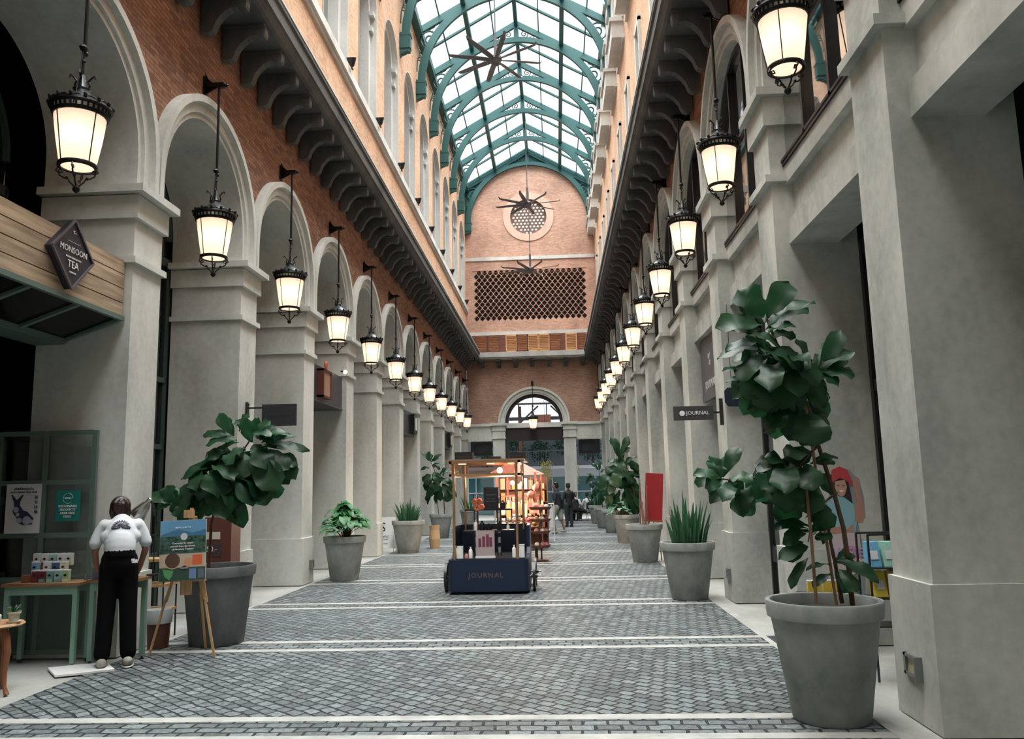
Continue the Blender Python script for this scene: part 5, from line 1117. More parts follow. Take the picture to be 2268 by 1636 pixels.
# waste bucket
e = empty('waste_bucket', (-4.28, 8.75, 0)); tag(e, 'brown bucket with white plastic liner between the counter and the easel', 'bucket')
m = MB(); m.lathe([(.001, .01), (.10, .01), (.105, 0), (.125, .34), (.13, .34), (.118, .33)], 24); m.build('bucket', mat('brown_plastic', (.10, .035, .02), .5), e, smooth=True)
m = MB(); m.lathe([(.132, .26), (.136, .30), (.134, .36), (.128, .40), (.118, .38), (.10, .30)], 22); m.build('liner', mat('plastic_liner', (.42, .44, .44), .35), e, smooth=True)
# easel with poster
e = empty('wooden_easel', (-3.80, 8.30, 0), 0); tag(e, 'light wooden tripod easel in front of the large grey planter', 'easel')
ap = Vector((.02, .06, 1.38))
for i, p in enumerate([(-.36, .02, 0), (.34, -.04, 0), (.07, .38, 0)]):
    p = Vector(p); top = ap + Vector((.02 * (i - .5), 0, 0)); m = MB()
    d = (p - top); s = Vector((.011, 0, 0))
    m.bar(top, top + d * .62, .018, .014, up=(0, 1, 0)); m.bar(top + s, top + s + d * .62, .018, .014, up=(0, 1, 0)); m.bar(top + d * .58 - s * .4, p, .022, .014, up=(0, 1, 0)); m.sph(top + d * .6, .013, 6, 5); m.build('leg', PINE, e)
m = MB(); m.bar((.02, .0, .62), (.02, .05, 1.47), .03, .02, up=(0, 1, 0)); m.box(-.02, .06, -.05, .03, 1.37, 1.45); m.build('mast', PINE, e)
m = MB(); m.box(-.20, .22, -.05, .0, .735, .755); m.box(-.04, .06, -.03, .02, .60, .74); m.build('ledge', PINE, e)
e = empty('display_poster', (-3.80, 8.22, 1.05), 0); e.rotation_euler = (R_(-4), R_(-2), R_(3)); tag(e, 'colourful tea field poster standing on the wooden easel', 'poster')
m = MB(); m.box(-.235, .235, -.004, .004, -.30, .30); m.build('board', mat('board_white', (.5, .5, .48), .5), e)
Fp = lambda u, v, w: (u, -.005 - w, v)
def patch(name, pl, col, t=.001): m = MB(); m.prism(pl, t, Fp); return m.build(name, mat('print_' + name, col, .35), e)
patch('sky_print', rect(-.232, .232, .17, .298), (.12, .30, .48)); patch('far_hills', [(-.232, .12), (.232, .12), (.232, .20), (.1, .17), (-.05, .21), (-.232, .16)], (.05, .16, .28), .0015)
def fieldmat():
    m = mottled('tea_field_print', (.01, .03, .025), (.08, .15, .11), scale=30, rough=.4, bump=0, stretch=(1, 1, 1)); return m
m = MB(); m.prism(rect(-.232, .232, -.03, .14), .002, Fp); m.build('tea_field', fieldmat(), e)
patch('cream_band', rect(-.232, .232, -.17, -.035), (.50, .40, .30)); patch('leaf_panel', rect(-.232, .232, -.298, -.17), (.03, .07, .045))
patch('bowl_of_tea', circ(-.10, -.10, .075, 24), (.10, .05, .035), .002); patch('bowl_ring', circ(-.10, -.10, .085, 24), (.5, .38, .28), .0015)
patch('tea_pot_photo', rect(.10, .20, -.15, -.05), (.65, .13, .05), .002); patch('peach_cup', circ(.06, -.12, .045, 16), (.60, .28, .15), .0018)
patch('green_leaf', [(-.2, -.18), (-.09, -.20), (-.10, -.25), (-.13, -.29), (-.18, -.25)], (.10, .30, .12), .002)
patch('blue_pack', rect(.07, .14, -.285, -.185), (.16, .22, .42), .002); patch('grey_pack', rect(.16, .22, -.28, -.19), (.12, .13, .17), .002); patch('dark_diamond', [(-.03, -.18), (.02, -.21), (.07, -.18), (.02, -.15)], (.03, .025, .03), .0025)
lettering('lettering', [('MONSOON TEA', .022, 0, .225), ('Connected to nature', .025, .0, .07), ('sourced from the forests', .025, 0, .04), ('of Northern Thailand', .025, .0, .01), ('MONSOON', .014, .02, -.178)], plane_frame((.0, -.0085, 0), (1, 0, 0), (0, 0, 1)), LT, e)
patch('white_seal', circ(.01, .135, .036, 16), (.55, .6, .62), .0025)
# A-board
e = empty('white_a_board', (-4.62, 21.75, 0)); tag(e, 'white folding S board standing by the left piers', 'sign')
m = MB(); m.add([(-.32, -.12, .10), (.32, -.12, .10), (.32, .02, .91), (-.32, .02, .91), (-.32, -.10, .10), (.32, -.10, .10), (.32, .04, .91), (-.32, .04, .91)], [(0, 1, 2, 3), (7, 6, 5, 4), (0, 4, 5, 1), (1, 5, 6, 2), (2, 6, 7, 3), (3, 7, 4, 0)]); m.build('panel', WHITE, e)
for x in (-.30, .30):
    m = MB(); m.bar((x, -.13, 0), (x, .03, .9), .03, .02); m.build('leg', WHITE, e); m = MB(); m.bar((x, .24, 0), (x, .05, .88), .03, .02); m.build('back_leg', WHITE, e)
Mf = plane_frame((0, -.13 + .075, .5), (1, 0, 0), (0, .17, .98)); 
lettering('lettering', [('S', .34, 0, .14), ('SELENTIC', .075, 0, -.10), ('COFFEE & THINGS', .035, 0, -.17), ('OPEN 10.00', .05, 0, -.28)], Mf, BLACKP, e)
e = empty('door_hinge', (XL + .02, pL(3) - .8, .12)); COL.objects.unlink(e); bpy.data.objects.remove(e)
# ------------------------------------------------------------------ people
def remesh(m, name, mt, parent, vox=.014, smooth=2, label=None):
    me = m.mesh(name + '_src', mt); ob = bpy.data.objects.new(name, me); COL.objects.link(ob)
    md = ob.modifiers.new('r', 'REMESH'); md.mode = 'VOXEL'; md.voxel_size = vox; md.use_smooth_shade = True
    ms = ob.modifiers.new('s', 'SMOOTH'); ms.iterations = smooth; ms.factor = .6
    dg = bpy.context.evaluated_depsgraph_get(); dg.update()
    nm = bpy.data.meshes.new_from_object(ob.evaluated_get(dg)); nm.name = name
    ob.modifiers.clear(); ob.data = nm; nm.materials.clear(); nm.materials.append(mt)
    for p in nm.polygons: p.use_smooth = True
    bpy.data.meshes.remove(me)
    if parent: ob.parent = parent
    if label: ob['label'] = label
    return ob
def limb(m, pts, rs, n=12):
    m.tube(pts, rs, n)
    for p, r in zip(pts, rs): m.sph(p, r * .98, n, 8)
def ell(m, c, r, ax=(0, 0, 1), n=16):
    """ellipsoid with radii r, its z axis along ax"""
    q = Vector((0, 0, 1)).rotation_difference(Vector(ax)); M = q.to_matrix(); k = len(m.v)
    m.sph((0, 0, 0), 1, n, 10)
    for i in range(k, len(m.v)): v = Vector(m.v[i]); m.v[i] = tuple(Vector(c) + M @ Vector((v.x * r[0], v.y * r[1], v.z * r[2])))
def hand(m, wrist, d, side=1, s=1.0, curl=.35, face=(0, 0, -1)):
    """palm, four unequal curled fingers and a thumb from its side; d = finger direction, face = palm normal"""
    w = Vector(wrist); d = Vector(d).normalized(); f = Vector(face); f = (f - d * f.dot(d)).normalized(); x = d.cross(f) * side
    ell(m, w + d * .045 * s, (.036 * s, .015 * s, .050 * s), d, 10) if abs(f.y) > .5 else None
    for q in (-.028, -.010, .010, .026): m.tube([w + x * q * .5 * s, w + x * q * s + d * .085 * s], [.013 * s, .012 * s], 8)
    for q, L in ((-.030, .062), (-.010, .074), (.010, .080), (.030, .072)):
        b = w + x * q * s + d * .085 * s; p1 = b + d * L * .45 * s; d2 = (d + f * curl * 1.4).normalized(); p2 = p1 + d2 * L * .32 * s; d3 = (d + f * curl * 3).normalized(); p3 = p2 + d3 * L * .25 * s
        m.tube([b - d * .01 * s, p1, p2, p3], [.0095 * s, .0088 * s, .008 * s, .0066 * s], 7); m.sph(p3, .0066 * s, 7, 5)
    t0 = w + x * .030 * s + d * .028 * s; t1 = t0 + (x + d * .7).normalized() * .035 * s; t2 = t1 + (x * .35 + d + f * curl).normalized() * .032 * s
    m.tube([w + d * .015 * s + x * .012 * s, t0, t1, t2], [.014 * s, .013 * s, .011 * s, .008 * s], 8); m.sph(t2, .008 * s, 7, 5)
def head(m, c, face, up, r=.098):
    """skull, jaw, nose, eye sockets, lips and ears facing `face`"""
    c = Vector(c); f = Vector(face).normalized(); u = Vector(up); u = (u - f * u.dot(f)).normalized(); s = f.cross(u)
    def P(a, b, d): return c + f * a * r + u * b * r + s * d * r
    ell(m, P(-.08, .28, 0), (r * .80, r * .98, r * .92), u)
    ell(m, P(.18, -.35, 0), (r * .64, r * .72, r * .78), u); ell(m, P(.52, -.88, 0), (r * .30, r * .24, r * .22), u, 8)
    m.tube([P(.84, .12, 0), P(1.08, -.24, 0)], [r * .08, r * .15], 6); m.sph(P(1.06, -.26, 0), r * .15, 7, 5)
    for q in (-1, 1):
        ell(m, P(.0, -.05, q * .84), (r * .16, r * .10, r * .26), u, 8); m.sph(P(.74, .14, q * .32), r * .17, 7, 5); m.sph(P(.60, -.28, q * .46), r * .26, 8, 6)
        m.tube([P(.84, .32, q * .15), P(.76, .36, q * .52)], r * .07, 5)
    m.tube([P(.88, -.56, -.2), P(.95, -.55, 0), P(.88, -.56, .2)], r * .085, 6)
def face_parts(e, c, face, up, r=.098):
    c = Vector(c); f = Vector(face).normalized(); u = Vector(up); u = (u - f * u.dot(f)).normalized(); s = f.cross(u)
    def P(a, b, d): return c + f * a * r + u * b * r + s * d * r
    m = MB(); [m.sph(P(.86, .14, q * .33), r * .09, 8, 6) for q in (-1, 1)]; [m.tube([P(.88, .42, q * .18), P(.84, .46, q * .36), P(.74, .40, q * .54)], r * .035, 5) for q in (-1, 1)]; m.build('eyes_and_brows', mat('eye_dark', (.02, .015, .012), .3), e, smooth=True)
    m = MB(); m.tube([P(.97, -.56, -.2), P(1.035, -.55, 0), P(.97, -.56, .2)], r * .045, 6); m.build('lips', mat('lip_tone', (.34, .12, .10), .5), e, smooth=True)
def skin(name, col): return mat(name, col, .55, spec=.35)
SK1 = skin('skin_warm', (.30, .16, .10)); SK2 = skin('skin_tan', (.26, .13, .08))
HAIRB = mat('dark_brown_hair', (.022, .007, .006), .42, bump=.5, bscale=90); HAIRK = mat('black_hair', (.012, .011, .012), .4, bump=.4, bscale=90)
# the person bending over the counter, seen from behind ------------------------------------------------
def bending_person():
    e = empty('person', (-4.23, 7.80, 0), .47); tag(e, 'person in white tee and black trousers bending over the tea counter, back to the camera', 'person')
    hd = Vector((-.02, .30, 1.475)); fwd = Vector((0.05, .85, -.52)); hup = (0, .55, .84)
    m = MB()
    limb(m, [(0, .0, 1.0), (0, .06, 1.13), (0, .15, 1.27), (0, .20, 1.35)], [.11, .105, .125, .08]); limb(m, [(-.12, .18, 1.31), (.12, .18, 1.31)], [.04, .04]); limb(m, [(0, .20, 1.36), (0, .26, 1.42)], [.052, .05])
    for s in (-1, 1):
        limb(m, [(s * .085, 0, .95), (s * .095, .015, .52), (s * .105, -.01, .10)], [.08, .058, .040])
        limb(m, [(s * .105, -.02, .07), (s * .11, .10, .04)], [.038, .03])
    limb(m, [(-.165, .17, 1.30), (-.225, .17, 1.07), (-.20, .26, .885)], [.036, .034, .027]); hand(m, (-.20, .26, .885), (.2, .75, -.45), -1)
    limb(m, [(.165, .17, 1.30), (.225, .17, 1.08), (.18, .27, .90)], [.036, .034, .027]); hand(m, (.18, .27, .90), (-.25, .75, -.45), 1)
    head(m, hd, fwd, hup); remesh(m, 'body', SK1, e, .010)
    face_parts(e, hd, fwd, hup)
    m = MB(); limb(m, [(0, -.01, 1.07), (0, .03, 1.15), (0, .10, 1.25), (0, .17, 1.33)], [.13, .135, .145, .105], 20); ell(m, (0, .165, 1.315), (.205, .10, .075), (0, 0, 1)); limb(m, [(0, -.005, 1.085), (0, .02, 1.16)], [.142, .142], 20)
    ell(m, (0, .07, 1.21), (.185, .115, .11), (0, .4, 1)); limb(m, [(0, .20, 1.355), (0, .225, 1.385)], [.07, .06])
    for s in (-1, 1): limb(m, [(s * .15, .175, 1.330), (s * .195, .175, 1.25), (s * .225, .165, 1.15)], [.056, .056, .060])
    sh_ = remesh(m, 'tee_shirt', mat('white_tee', (.56, .59, .62), .85, bump=.15, bscale=25), e, .010, 9)
    m = MB(); n_ = Vector((0, -.80, .60)); up = Vector((0, .60, .80)); O = Vector((0, .02, 1.305))
    from mathutils.bvhtree import BVHTree
    bm = bmesh.new(); bm.from_mesh(sh_.data); bv = BVHTree.FromBMesh(bm); bm.free()
    def on(x, y):
        p = O + Vector((1, 0, 0)) * x + up * y; h = bv.ray_cast(p + n_ * .4, -n_, 1.0)
        return (h[0] + n_ * .002) if h[0] else p
    for a in (-80, -62, -45, -28, -12, 5, 22, 38, 55, 72, 84):
        aa = R_(a); pts = [on(sin(aa) * q * 1.1, -.02 + cos(aa) * q * 1.15) for q in (.0, .02, .04, .06, .072)]; m.tube(pts, [.005, .004, .0032, .0028, .002], 5)
        for b in (-16, 16): bb = R_(a + b); m.tube([on(sin(aa) * .045, -.02 + cos(aa) * .05), on(sin(bb) * .078 * 1.1, -.02 + cos(bb) * .085)], [.0025, .002], 4)
    for s in (-1, 1): m.tube([on(0, -.01), on(s * .012, -.032), on(s * .045, -.037), on(s * .075, -.030), on(s * .085, -.015), on(s * .05, -.020)], [.006, .008, .010, .008, .004, .003], 6)
    m.build('tree_emblem', mat('emblem_ink', (.03, .035, .05), .7), e)
    m = MB(); ell(m, (0, .0, 1.0), (.165, .115, .12), (0, 0, 1)); limb(m, [(0, -.005, .95), (0, -.005, 1.06)], [.135, .125], 20); m.lathe([(.001, 1.03), (.140, 1.03), (.138, 1.10), (.001, 1.10)], 24, (0, -.005, 0))
    for s in (-1, 1): limb(m, [(s * .075, 0, .95), (s * .088, .01, .72), (s * .098, .0, .45), (s * .108, -.01, .20), (s * .112, -.01, .13)], [.098, .086, .078, .074, .073], 18)
    remesh(m, 'trousers', mat('black_cloth', (.004, .004, .005), .95, spec=.1, bump=.1), e, .011, 2)
    m = MB(); m.cbox((.135, -.118, .985), (.05, .02, .03), .4); m.cbox((.12, -.125, 1.0), (.03, .02, .02), .2); m.build('pocket_tissue', WHITE, e)
    for s in (-1, 1):
        m = MB(); ell(m, (s * .112, .02, .045), (.050, .135, .040), (0, 0, 1)); ell(m, (s * .112, -.06, .06), (.046, .06, .045), (0, 0, 1)); remesh(m, 'shoe', mat('grey_suede', (.30, .28, .24), .8), e, .009, 1)
        m = MB(); ell(m, (s * .112, .015, .012), (.056, .150, .013), (0, 0, 1)); m.build('sole', mat('pale_sole', (.45, .45, .41), .7), e, smooth=True)
    f = fwd.normalized(); m = MB(); ell(m, hd - f * .02 + Vector((0, .012, .02)), (.098, .102, .105), (0, 0, 1)); ell(m, hd + Vector((0, -.045, -.03)), (.100, .075, .098), (0, 0, 1)); ell(m, hd + Vector((-.01, -.05, .100)), (.040, .040, .030), (0, 0, 1)); ell(m, hd + Vector((-.03, -.10, .03)), (.035, .03, .065), (0, .2, 1)); [m.tube([hd + Vector((q * .02, -.06 - .02 * abs(q), .10)), hd + Vector((q * .045, -.115 + .012 * abs(q), .05)), hd + Vector((q * .05, -.12 + .012 * abs(q), -.03)), hd + Vector((q * .04, -.10, -.10))], [.02, .024, .022, .01], 7) for q in (-1.6, -.5, .5, 1.6)]; m.tube([hd + Vector((-.02, -.08, .10)), hd + Vector((-.05, -.13, .06)), hd + Vector((-.055, -.13, -.02))], [.025, .022, .008], 8)
    remesh(m, 'hair', HAIRB, e, .009, 1)
    return e
bending_person()
def figure(name_label, loc, rz_, pose, cols, skm=None, hairm=None, scale=1.0, bag=None, group=None):
    """standing / walking / seated figure; local +y is forward"""
    e = empty('person', loc, rz_); e.scale = (scale,) * 3; tag(e, name_label, 'person', group); sk = skm or SK2; hz = pose.get('hip', .92); ln = pose.get('lean', 0.0)
    T = lambda x, y, z: (x, y + ln * (z - hz), z)
    m = MB(); limb(m, [T(0, 0, hz), T(0, 0, hz + .22), T(0, 0, hz + .42), T(0, 0, hz + .52)], [.11, .10, .12, .07]); limb(m, [T(-.15, 0, hz + .47), T(.15, 0, hz + .47)], [.05, .05]); limb(m, [T(0, 0, hz + .5), T(0, .01, hz + .62)], [.05, .05])
    for s in (-1, 1):
        L = pose['legs'][0 if s < 0 else 1]; limb(m, [(s * .09, 0, hz)] + [(s * .10, y, z) for y, z in L], [.085, .058, .038]); y, z = L[-1]; limb(m, [(s * .10, y - .02, z - .045), (s * .10, y + .11, z - .06)], [.036, .028])
        A = pose['arms'][0 if s < 0 else 1]; P = [T(s * .18, 0, hz + .46)] + [tuple(a) for a in A]; limb(m, P, [.045, .036, .026]); d = Vector(P[2]) - Vector(P[1]); hand(m, P[2], d, s, 1.0, .4, (0, 1, 0) if abs(d.normalized().y) < .8 else (0, 0, -1))
    hc = Vector(T(0, .03, hz + .72)); fd = Vector(pose.get('face', (0, 1, -.05))); head(m, hc, fd, (0, 0, 1)); remesh(m, 'body', sk, e, .014)
    face_parts(e, hc, fd, (0, 0, 1))
    m = MB(); limb(m, [T(0, 0, hz - .02), T(0, 0, hz + .2), T(0, 0, hz + .4), T(0, 0, hz + .5)], [.145, .14, .155, .10], 18); ell(m, T(0, 0, hz + .43), (.21, .11, .08))
    for s in (-1, 1): P = [T(s * .16, 0, hz + .46)] + [tuple(a) for a in pose['arms'][0 if s < 0 else 1]]; q = Vector(P[0]).lerp(Vector(P[1]), .8); limb(m, [P[0], q], [.065, .06])
    remesh(m, 'shirt', mat('shirt_' + cols[0], COLS[cols[0]], .8), e, .015)
    m = MB(); ell(m, (0, 0, hz - .01), (.165, .13, .12))
    for s in (-1, 1):
        L = pose['legs'][0 if s < 0 else 1]; P = [Vector((s * .085, 0, hz - .03))] + [Vector((s * .10, y, z)) for y, z in L]
        if pose.get('shorts'): limb(m, [P[0], P[0].lerp(P[1], .95)], [.115, .10])
        else: limb(m, [P[0], P[1], P[2] + Vector((0, 0, .02))], [.115, .085, .066])
    remesh(m, 'shorts' if pose.get('shorts') else 'trousers', mat('cloth_' + cols[1], COLS[cols[1]], .85), e, .015)
    for s in (-1, 1):
        y, z = pose['legs'][0 if s < 0 else 1][-1]; m = MB(); ell(m, (s * .10, y + .045, z - .06), (.046, .13, .042)); ell(m, (s * .10, y - .03, z - .035), (.042, .05, .045)); remesh(m, 'shoe', mat('shoe_' + cols[2], COLS[cols[2]], .7), e, .012, 1)
    m = MB(); f = fd.normalized(); ell(m, hc - f * .022 + Vector((0, 0, .045)), (.088, .092, .088)); ell(m, hc - f * .05 + Vector((0, 0, -.01)), (.08, .075, .085))
    for i in range(10): a = i * .63; m.sph(hc + Vector((.06 * cos(a), .06 * sin(a), .095)) - f * .02, .028, 6, 5)
    remesh(m, 'hair', hairm or HAIRK, e, .012, 1)
    if bag:
        m = MB(); m.cbox(bag, (.10, .26, .34)); 
        b = m.build('shoulder_bag', BLACKP, e); 
    return e
COLS = {'navy': (.015, .018, .03), 'khaki': (.28, .28, .24), 'white': (.55, .56, .58), 'black': (.012, .012, .014), 'grey': (.30, .30, .28), 'dark': (.03, .03, .035), 'olive': (.16, .17, .12)}
walk = dict(hip=.93, shorts=True, lean=.02, legs=[[(.16, .52), (.04, .10)], [(-.10, .50), (-.22, .13)]], arms=[[(-.22, .02, 1.12), (-.22, .16, .92)], [(.23, -.05, 1.12), (.22, .06, .90)]], face=(-.1, 1, -.05))
figure('person in navy polo, khaki shorts and pale trainers walking left beyond the stalls', (.02, 28.9, .0), R_(72), walk, ('navy', 'khaki', 'grey'), bag=(.16, -.08, 1.0))
stand = dict(hip=.92, legs=[[(.03, .5), (.0, .1)], [(.02, .5), (-.03, .1)]], arms=[[(-.24, .02, 1.1), (-.2, .2, 1.0)], [(.24, .02, 1.1), (.2, .2, 1.0)]])
figure('person in black clothes standing behind the walking man', (.50, 33.6, .0), R_(30), stand, ('black', 'dark', 'dark'), hairm=HAIRK)
figure('person in olive clothes half hidden behind the white clothes rail', (-.62, 24.0, .0), R_(150), stand, ('olive', 'olive', 'grey'), hairm=HAIRK)
sit = dict(hip=.50, lean=-.05, legs=[[(.42, .50), (.44, .10)], [(.42, .50), (.50, .12)]], arms=[[(-.24, .08, .72), (-.16, .30, .62)], [(.24, .08, .72), (.16, .30, .62)]])
figure('seated person in black in front of the right end pillar', (.80, 38.9, 0), R_(12), sit, ('black', 'black', 'dark'))
figure('seated person in a white shirt beside the last planter', (1.42, 38.8, 0), R_(35), dict(sit, legs=[[(.42, .50), (.40, .10)], [(.42, .56), (.62, .26)]]), ('white', 'black', 'white'))
figure('seated person in a pale shirt facing the camera at the cafe table', (.95, 40.6, 0), R_(180), sit, ('white', 'dark', 'dark'))
CHF = mat('chair_dark', (.03, .03, .032), .5)
def cafe_chair(loc, rz_, label):
    e = empty('cafe_chair', loc, rz_); tag(e, label, 'chair', 'cafe chairs')
    m = MB(); m.box(-.21, .21, -.20, .20, .36, .395); m.build('seat', CHF, e); m = MB(); m.prism([(-.2, .55), (-.2, .80), (-.1, .88), (.1, .88), (.2, .80), (.2, .55)], .03, lambda u, v, w: (u, -.23 - w, v)); m.build('backrest', CHF, e)
    for x in (-.19, .19):
        for y in (-.2, .18): m = MB(); m.tube([(x, y, 0), (x * .95, y, .37)] if y > 0 else [(x * 1.1, y - .06, 0), (x, y, .36), (x, -.24, .86)], .012, 6); m.build('leg', CHF, e)
cafe_chair((.80, 38.88, 0), R_(12), 'dark cafe chair under the seated person in black'); cafe_chair((1.42, 38.78, 0), R_(35), 'dark cafe chair under the person in the white shirt'); cafe_chair((.95, 40.62, 0), R_(180), 'dark cafe chair on the far side of the cafe table')
e = empty('cafe_table', (1.0, 39.85, 0)); tag(e, 'small round cafe table between the seated people', 'table'); m = MB(); m.lathe([(.001, .72), (.33, .72), (.33, .745), (.001, .745)], 24); m.build('tabletop', CHF, e); m = MB(); m.tube([(0, 0, .02), (0, 0, .72)], .03, 8); m.lathe([(.001, 0), (.2, 0), (.2, .02), (.001, .03)], 16); m.build('pedestal', CHF, e)
# ------------------------------------------------------------------ navy cart
NAVY = mat('navy_lacquer', (.004, .013, .042), .35)
def rbox(x0, x1, y0, y1, r, seg=6):
    pts = []
    for cx, cy, a0 in ((x1 - r, y1 - r, 0), (x0 + r, y1 - r, pi / 2), (x0 + r, y0 + r, pi), (x1 - r, y0 + r, 3 * pi / 2)):
        for i in range(seg + 1): a = a0 + pi / 2 * i / seg; pts.append((cx + r * cos(a), cy + r * sin(a)))
    return pts
cx0, cx1, cy0, cy1 = -.63, .62, 0, 1.5
C = empty('navy_cart', (-1.07, 12.72, 0)); tag(C, 'navy blue wheeled retail cart with brass posts in mid aisle', 'cart')
m = MB(); m.prism(rbox(cx0, cx1, cy0, cy1, .09), .47, lambda u, v, w: (u, v, .05 + w)); m.build('lower_body', NAVY, C, smooth=True, angle=40)
m = MB(); m.prism(rbox(cx0 + .02, cx1 - .02, cy0 + .02, cy1, .08), .014, lambda u, v, w: (u, v, .036 + w)); m.prism(rbox(cx0 + .05, cx1 - .05, cy0 + .05, cy1 - .05, .06), .012, lambda u, v, w: (u, v, .521 + w)); m.build('dark_trim', BLACKP, C)
m = MB(); o_ = rbox(cx0, cx1, .62, cy1, .09); m.box(cx0, cx0 + .05, .66, 1.46, .52, 1.0); m.box(cx1 - .05, cx1, .66, 1.46, .52, 1.0); m.box(cx0 + .04, cx1 - .04, 1.42, 1.48, .52, 1.0)
m.prism([(.66, .52), (.66, .66), (.56, .57), (.40, .52)], .05, lambda u, v, w: (cx1 - .05 + w, u, v)); m.prism([(.66, .52), (.66, .66), (.56, .57), (.40, .52)], .05, lambda u, v, w: (cx0 + w, u, v)); m.build('upper_body', NAVY, C)
lettering('lettering', [('JOURNAL', .105, -.045, 0, {'spacing': 1.25})], plane_frame((0, -.003, .285), (1, 0, 0), (0, 0, 1)), mat('bronze_letter', (.22, .15, .12), .4, .5), C)
for x, y in ((-.53, .06), (.45, .06), (-.50, 1.38), (.50, 1.38)):
    m = MB(); m.tube([(x, y, .52 if y < 1 else .9), (x, y, 2.02)], .022, 10); m.build('post', BRASS, C, smooth=True)
m = MB()
for z in (1.80, 2.0):
    m.box(-.60, .52, .03, .07, z, z + .035); m.box(-.60, .52, 1.36, 1.40, z, z + .035); m.box(-.60, -.56, .03, 1.40, z, z + .035); m.box(.48, .52, .03, 1.40, z, z + .035)
m.build('canopy_frame', BRASS, C)
m = MB(); m.box(-.66, .60, -.02, 1.46, 2.036, 2.06); m.build('canopy_top', mat('copper_top', (.40, .24, .15), .4, .6), C)
m = MB()
for j in range(9): m.box(.515, .522, .08, 1.36, 1.815 + j * .021, 1.825 + j * .021); m.box(-.612, -.605, .08, 1.36, 1.815 + j * .021, 1.825 + j * .021)
m.build('side_slats', mat('dark_bronze', (.06, .03, .02), .4, .5), C)
m = MB(); m.box(-.56, .48, .045, .05, 1.835, 2.0); m.build('smoked_valance', glassmat('smoked_glass', (.72, .58, .52), .06), C)
for s_ in (-1, 1):
    w = empty('x', (0, 0, 0)); COL.objects.unlink(w); bpy.data.objects.remove(w)
    x = cx1 + .07 if s_ > 0 else cx0 - .07
    for yy in ((.42, 1.12) if s_ > 0 else (.42,)):
        m = MB(); M = Matrix.Rotation(pi / 2, 3, 'Y')
        m.lathe([(.195, -.02), (.225, -.02), (.225, .02), (.195, .02), (.195, -.02)], 28, (x, yy, .226), M=M)
        for i in range(10): a = 2 * pi * i / 10; m.bar((x, yy, .226), (x, yy + .2 * cos(a), .226 + .2 * sin(a)), .014, .014, up=(1, 0, 0))
        m.lathe([(.001, -.05), (.03, -.05), (.03, .05), (.001, .05)], 12, (x, yy, .226), M=M); m.build('wheel', BLACKP, C, smooth=True, angle=40)
        m = MB(); m.tube([(x - .08 * s_, yy, .226), (x + .10 * s_, yy, .226)], .012, 8); m.build('axle', GREYM, C)
# fittings on the cart
e = empty('display_ladder', (-1.13, 13.25, .535)); tag(e, 'black two upright shelf ladder standing inside the navy cart', 'display stand')
for x in (-.17, .20):
    m = MB(); m.box(x - .035, x - .02, -.04, .04, 0, .98); m.box(x + .02, x + .035, -.04, .04, 0, .98); m.build('upright', BLACKP, e)
    m = MB()
    for j in range(6): m.box(x - .02, x + .02, -.02, .0, .05 + j * .155, .14 + j * .155)
    m.build('steel_rungs', mat('bright_steel', (.5, .52, .55), .25, .9), e)
m = MB(); m.box(-.37, .44, -.14, .14, .385, .41); m.build('shelf', BLACKP, e); m = MB(); m.box(-.34, .42, -.10, .12, .72, .745); m.build('shelf', BLACKP, e)
def bottle(loc, h, r, mt, label, grp=None, cap=None, nm='bottle', cat='bottle'):
    e = empty(nm, loc); tag(e, label, cat, grp)
    m = MB(); m.lathe([(.001, 0), (r, 0), (r, h * .68), (r * .75, h * .78), (r * .4, h * .82), (.001, h * .82)], 12); m.build('body', mt, e, smooth=True, angle=40)
    m = MB(); m.lathe([(.001, h * .82), (r * .42, h * .82), (r * .42, h), (.001, h)], 8); m.build('cap', cap or mt, e)
Zc = .536
bottle((-1.60, 12.95, Zc), .19, .022, WHITE, 'slim white bottle third from the left on the cart deck', 'white bottles on the cart deck')
e = None
for (x, y, w, h, lb) in ((-1.52, 12.86, .055, .175, 'square white candle carton at the left end of the cart deck'), (-.56, 12.86, .055, .185, 'square white candle carton at the right end of the cart deck')):
    e = empty('candle_carton', (x, y, Zc)); tag(e, lb, 'carton', 'white cartons on the cart'); m = MB(); m.box(-w * .8, w * .8, -w * .7, w * .7, 0, h); m.build('carton', WHITE, e); m = MB(); m.box(-w * .82, w * .82, -w * .72, w * .72, h, h + .012); m.build('lid', PAPER, e)
bottle((-1.36, 12.88, Zc), .17, .03, WHITE, 'white bottle beside the small pink jar on the cart deck', 'white bottles on the cart deck')
bottle((-.68, 12.88, Zc), .19, .03, WHITE, 'white bottle left of the right end carton on the cart deck', 'white bottles on the cart deck')
bottle((-1.30, 13.12, .535 + .411), .16, .03, WHITE, 'white bottle standing on the left of the cart middle shelf', 'white bottles on the cart shelf')
bottle((-.78, 13.12, .535 + .411), .09, .025, WHITE, 'small white jar standing on the right of the cart middle shelf', 'white bottles on the cart shelf')
bottle((-1.43, 12.92, Zc), .07, .028, mat('pink_jar', (.6, .3, .25), .4), 'small pink jar on the left of the cart deck', nm='jar', cat='jar')
bottle((-.62, 12.82, Zc), .06, .03, WHITE, 'small round white jar in front of the right carton', nm='jar', cat='jar')
for (x, y, z, h, r, lb) in ((-1.20, 13.2, .946, .15, .04, 'black bottle left of centre on the cart middle shelf'), (-1.09, 13.2, .946, .10, .05, 'short black jar in the centre of the cart middle shelf'), (-.92, 13.22, .946, .14, .035, 'black bottle right of centre on the cart middle shelf'), (-.86, 13.15, 1.281, .13, .04, 'black capped jar on the right of the cart upper shelf')):
    bottle((x, y, z), h, r, BLACKP, lb, 'black bottles on the cart', nm='bottle')
e = empty('framed_print', (-1.12, 12.86, Zc)); tag(e, 'framed pink and purple product print standing on the cart deck', 'picture frame')
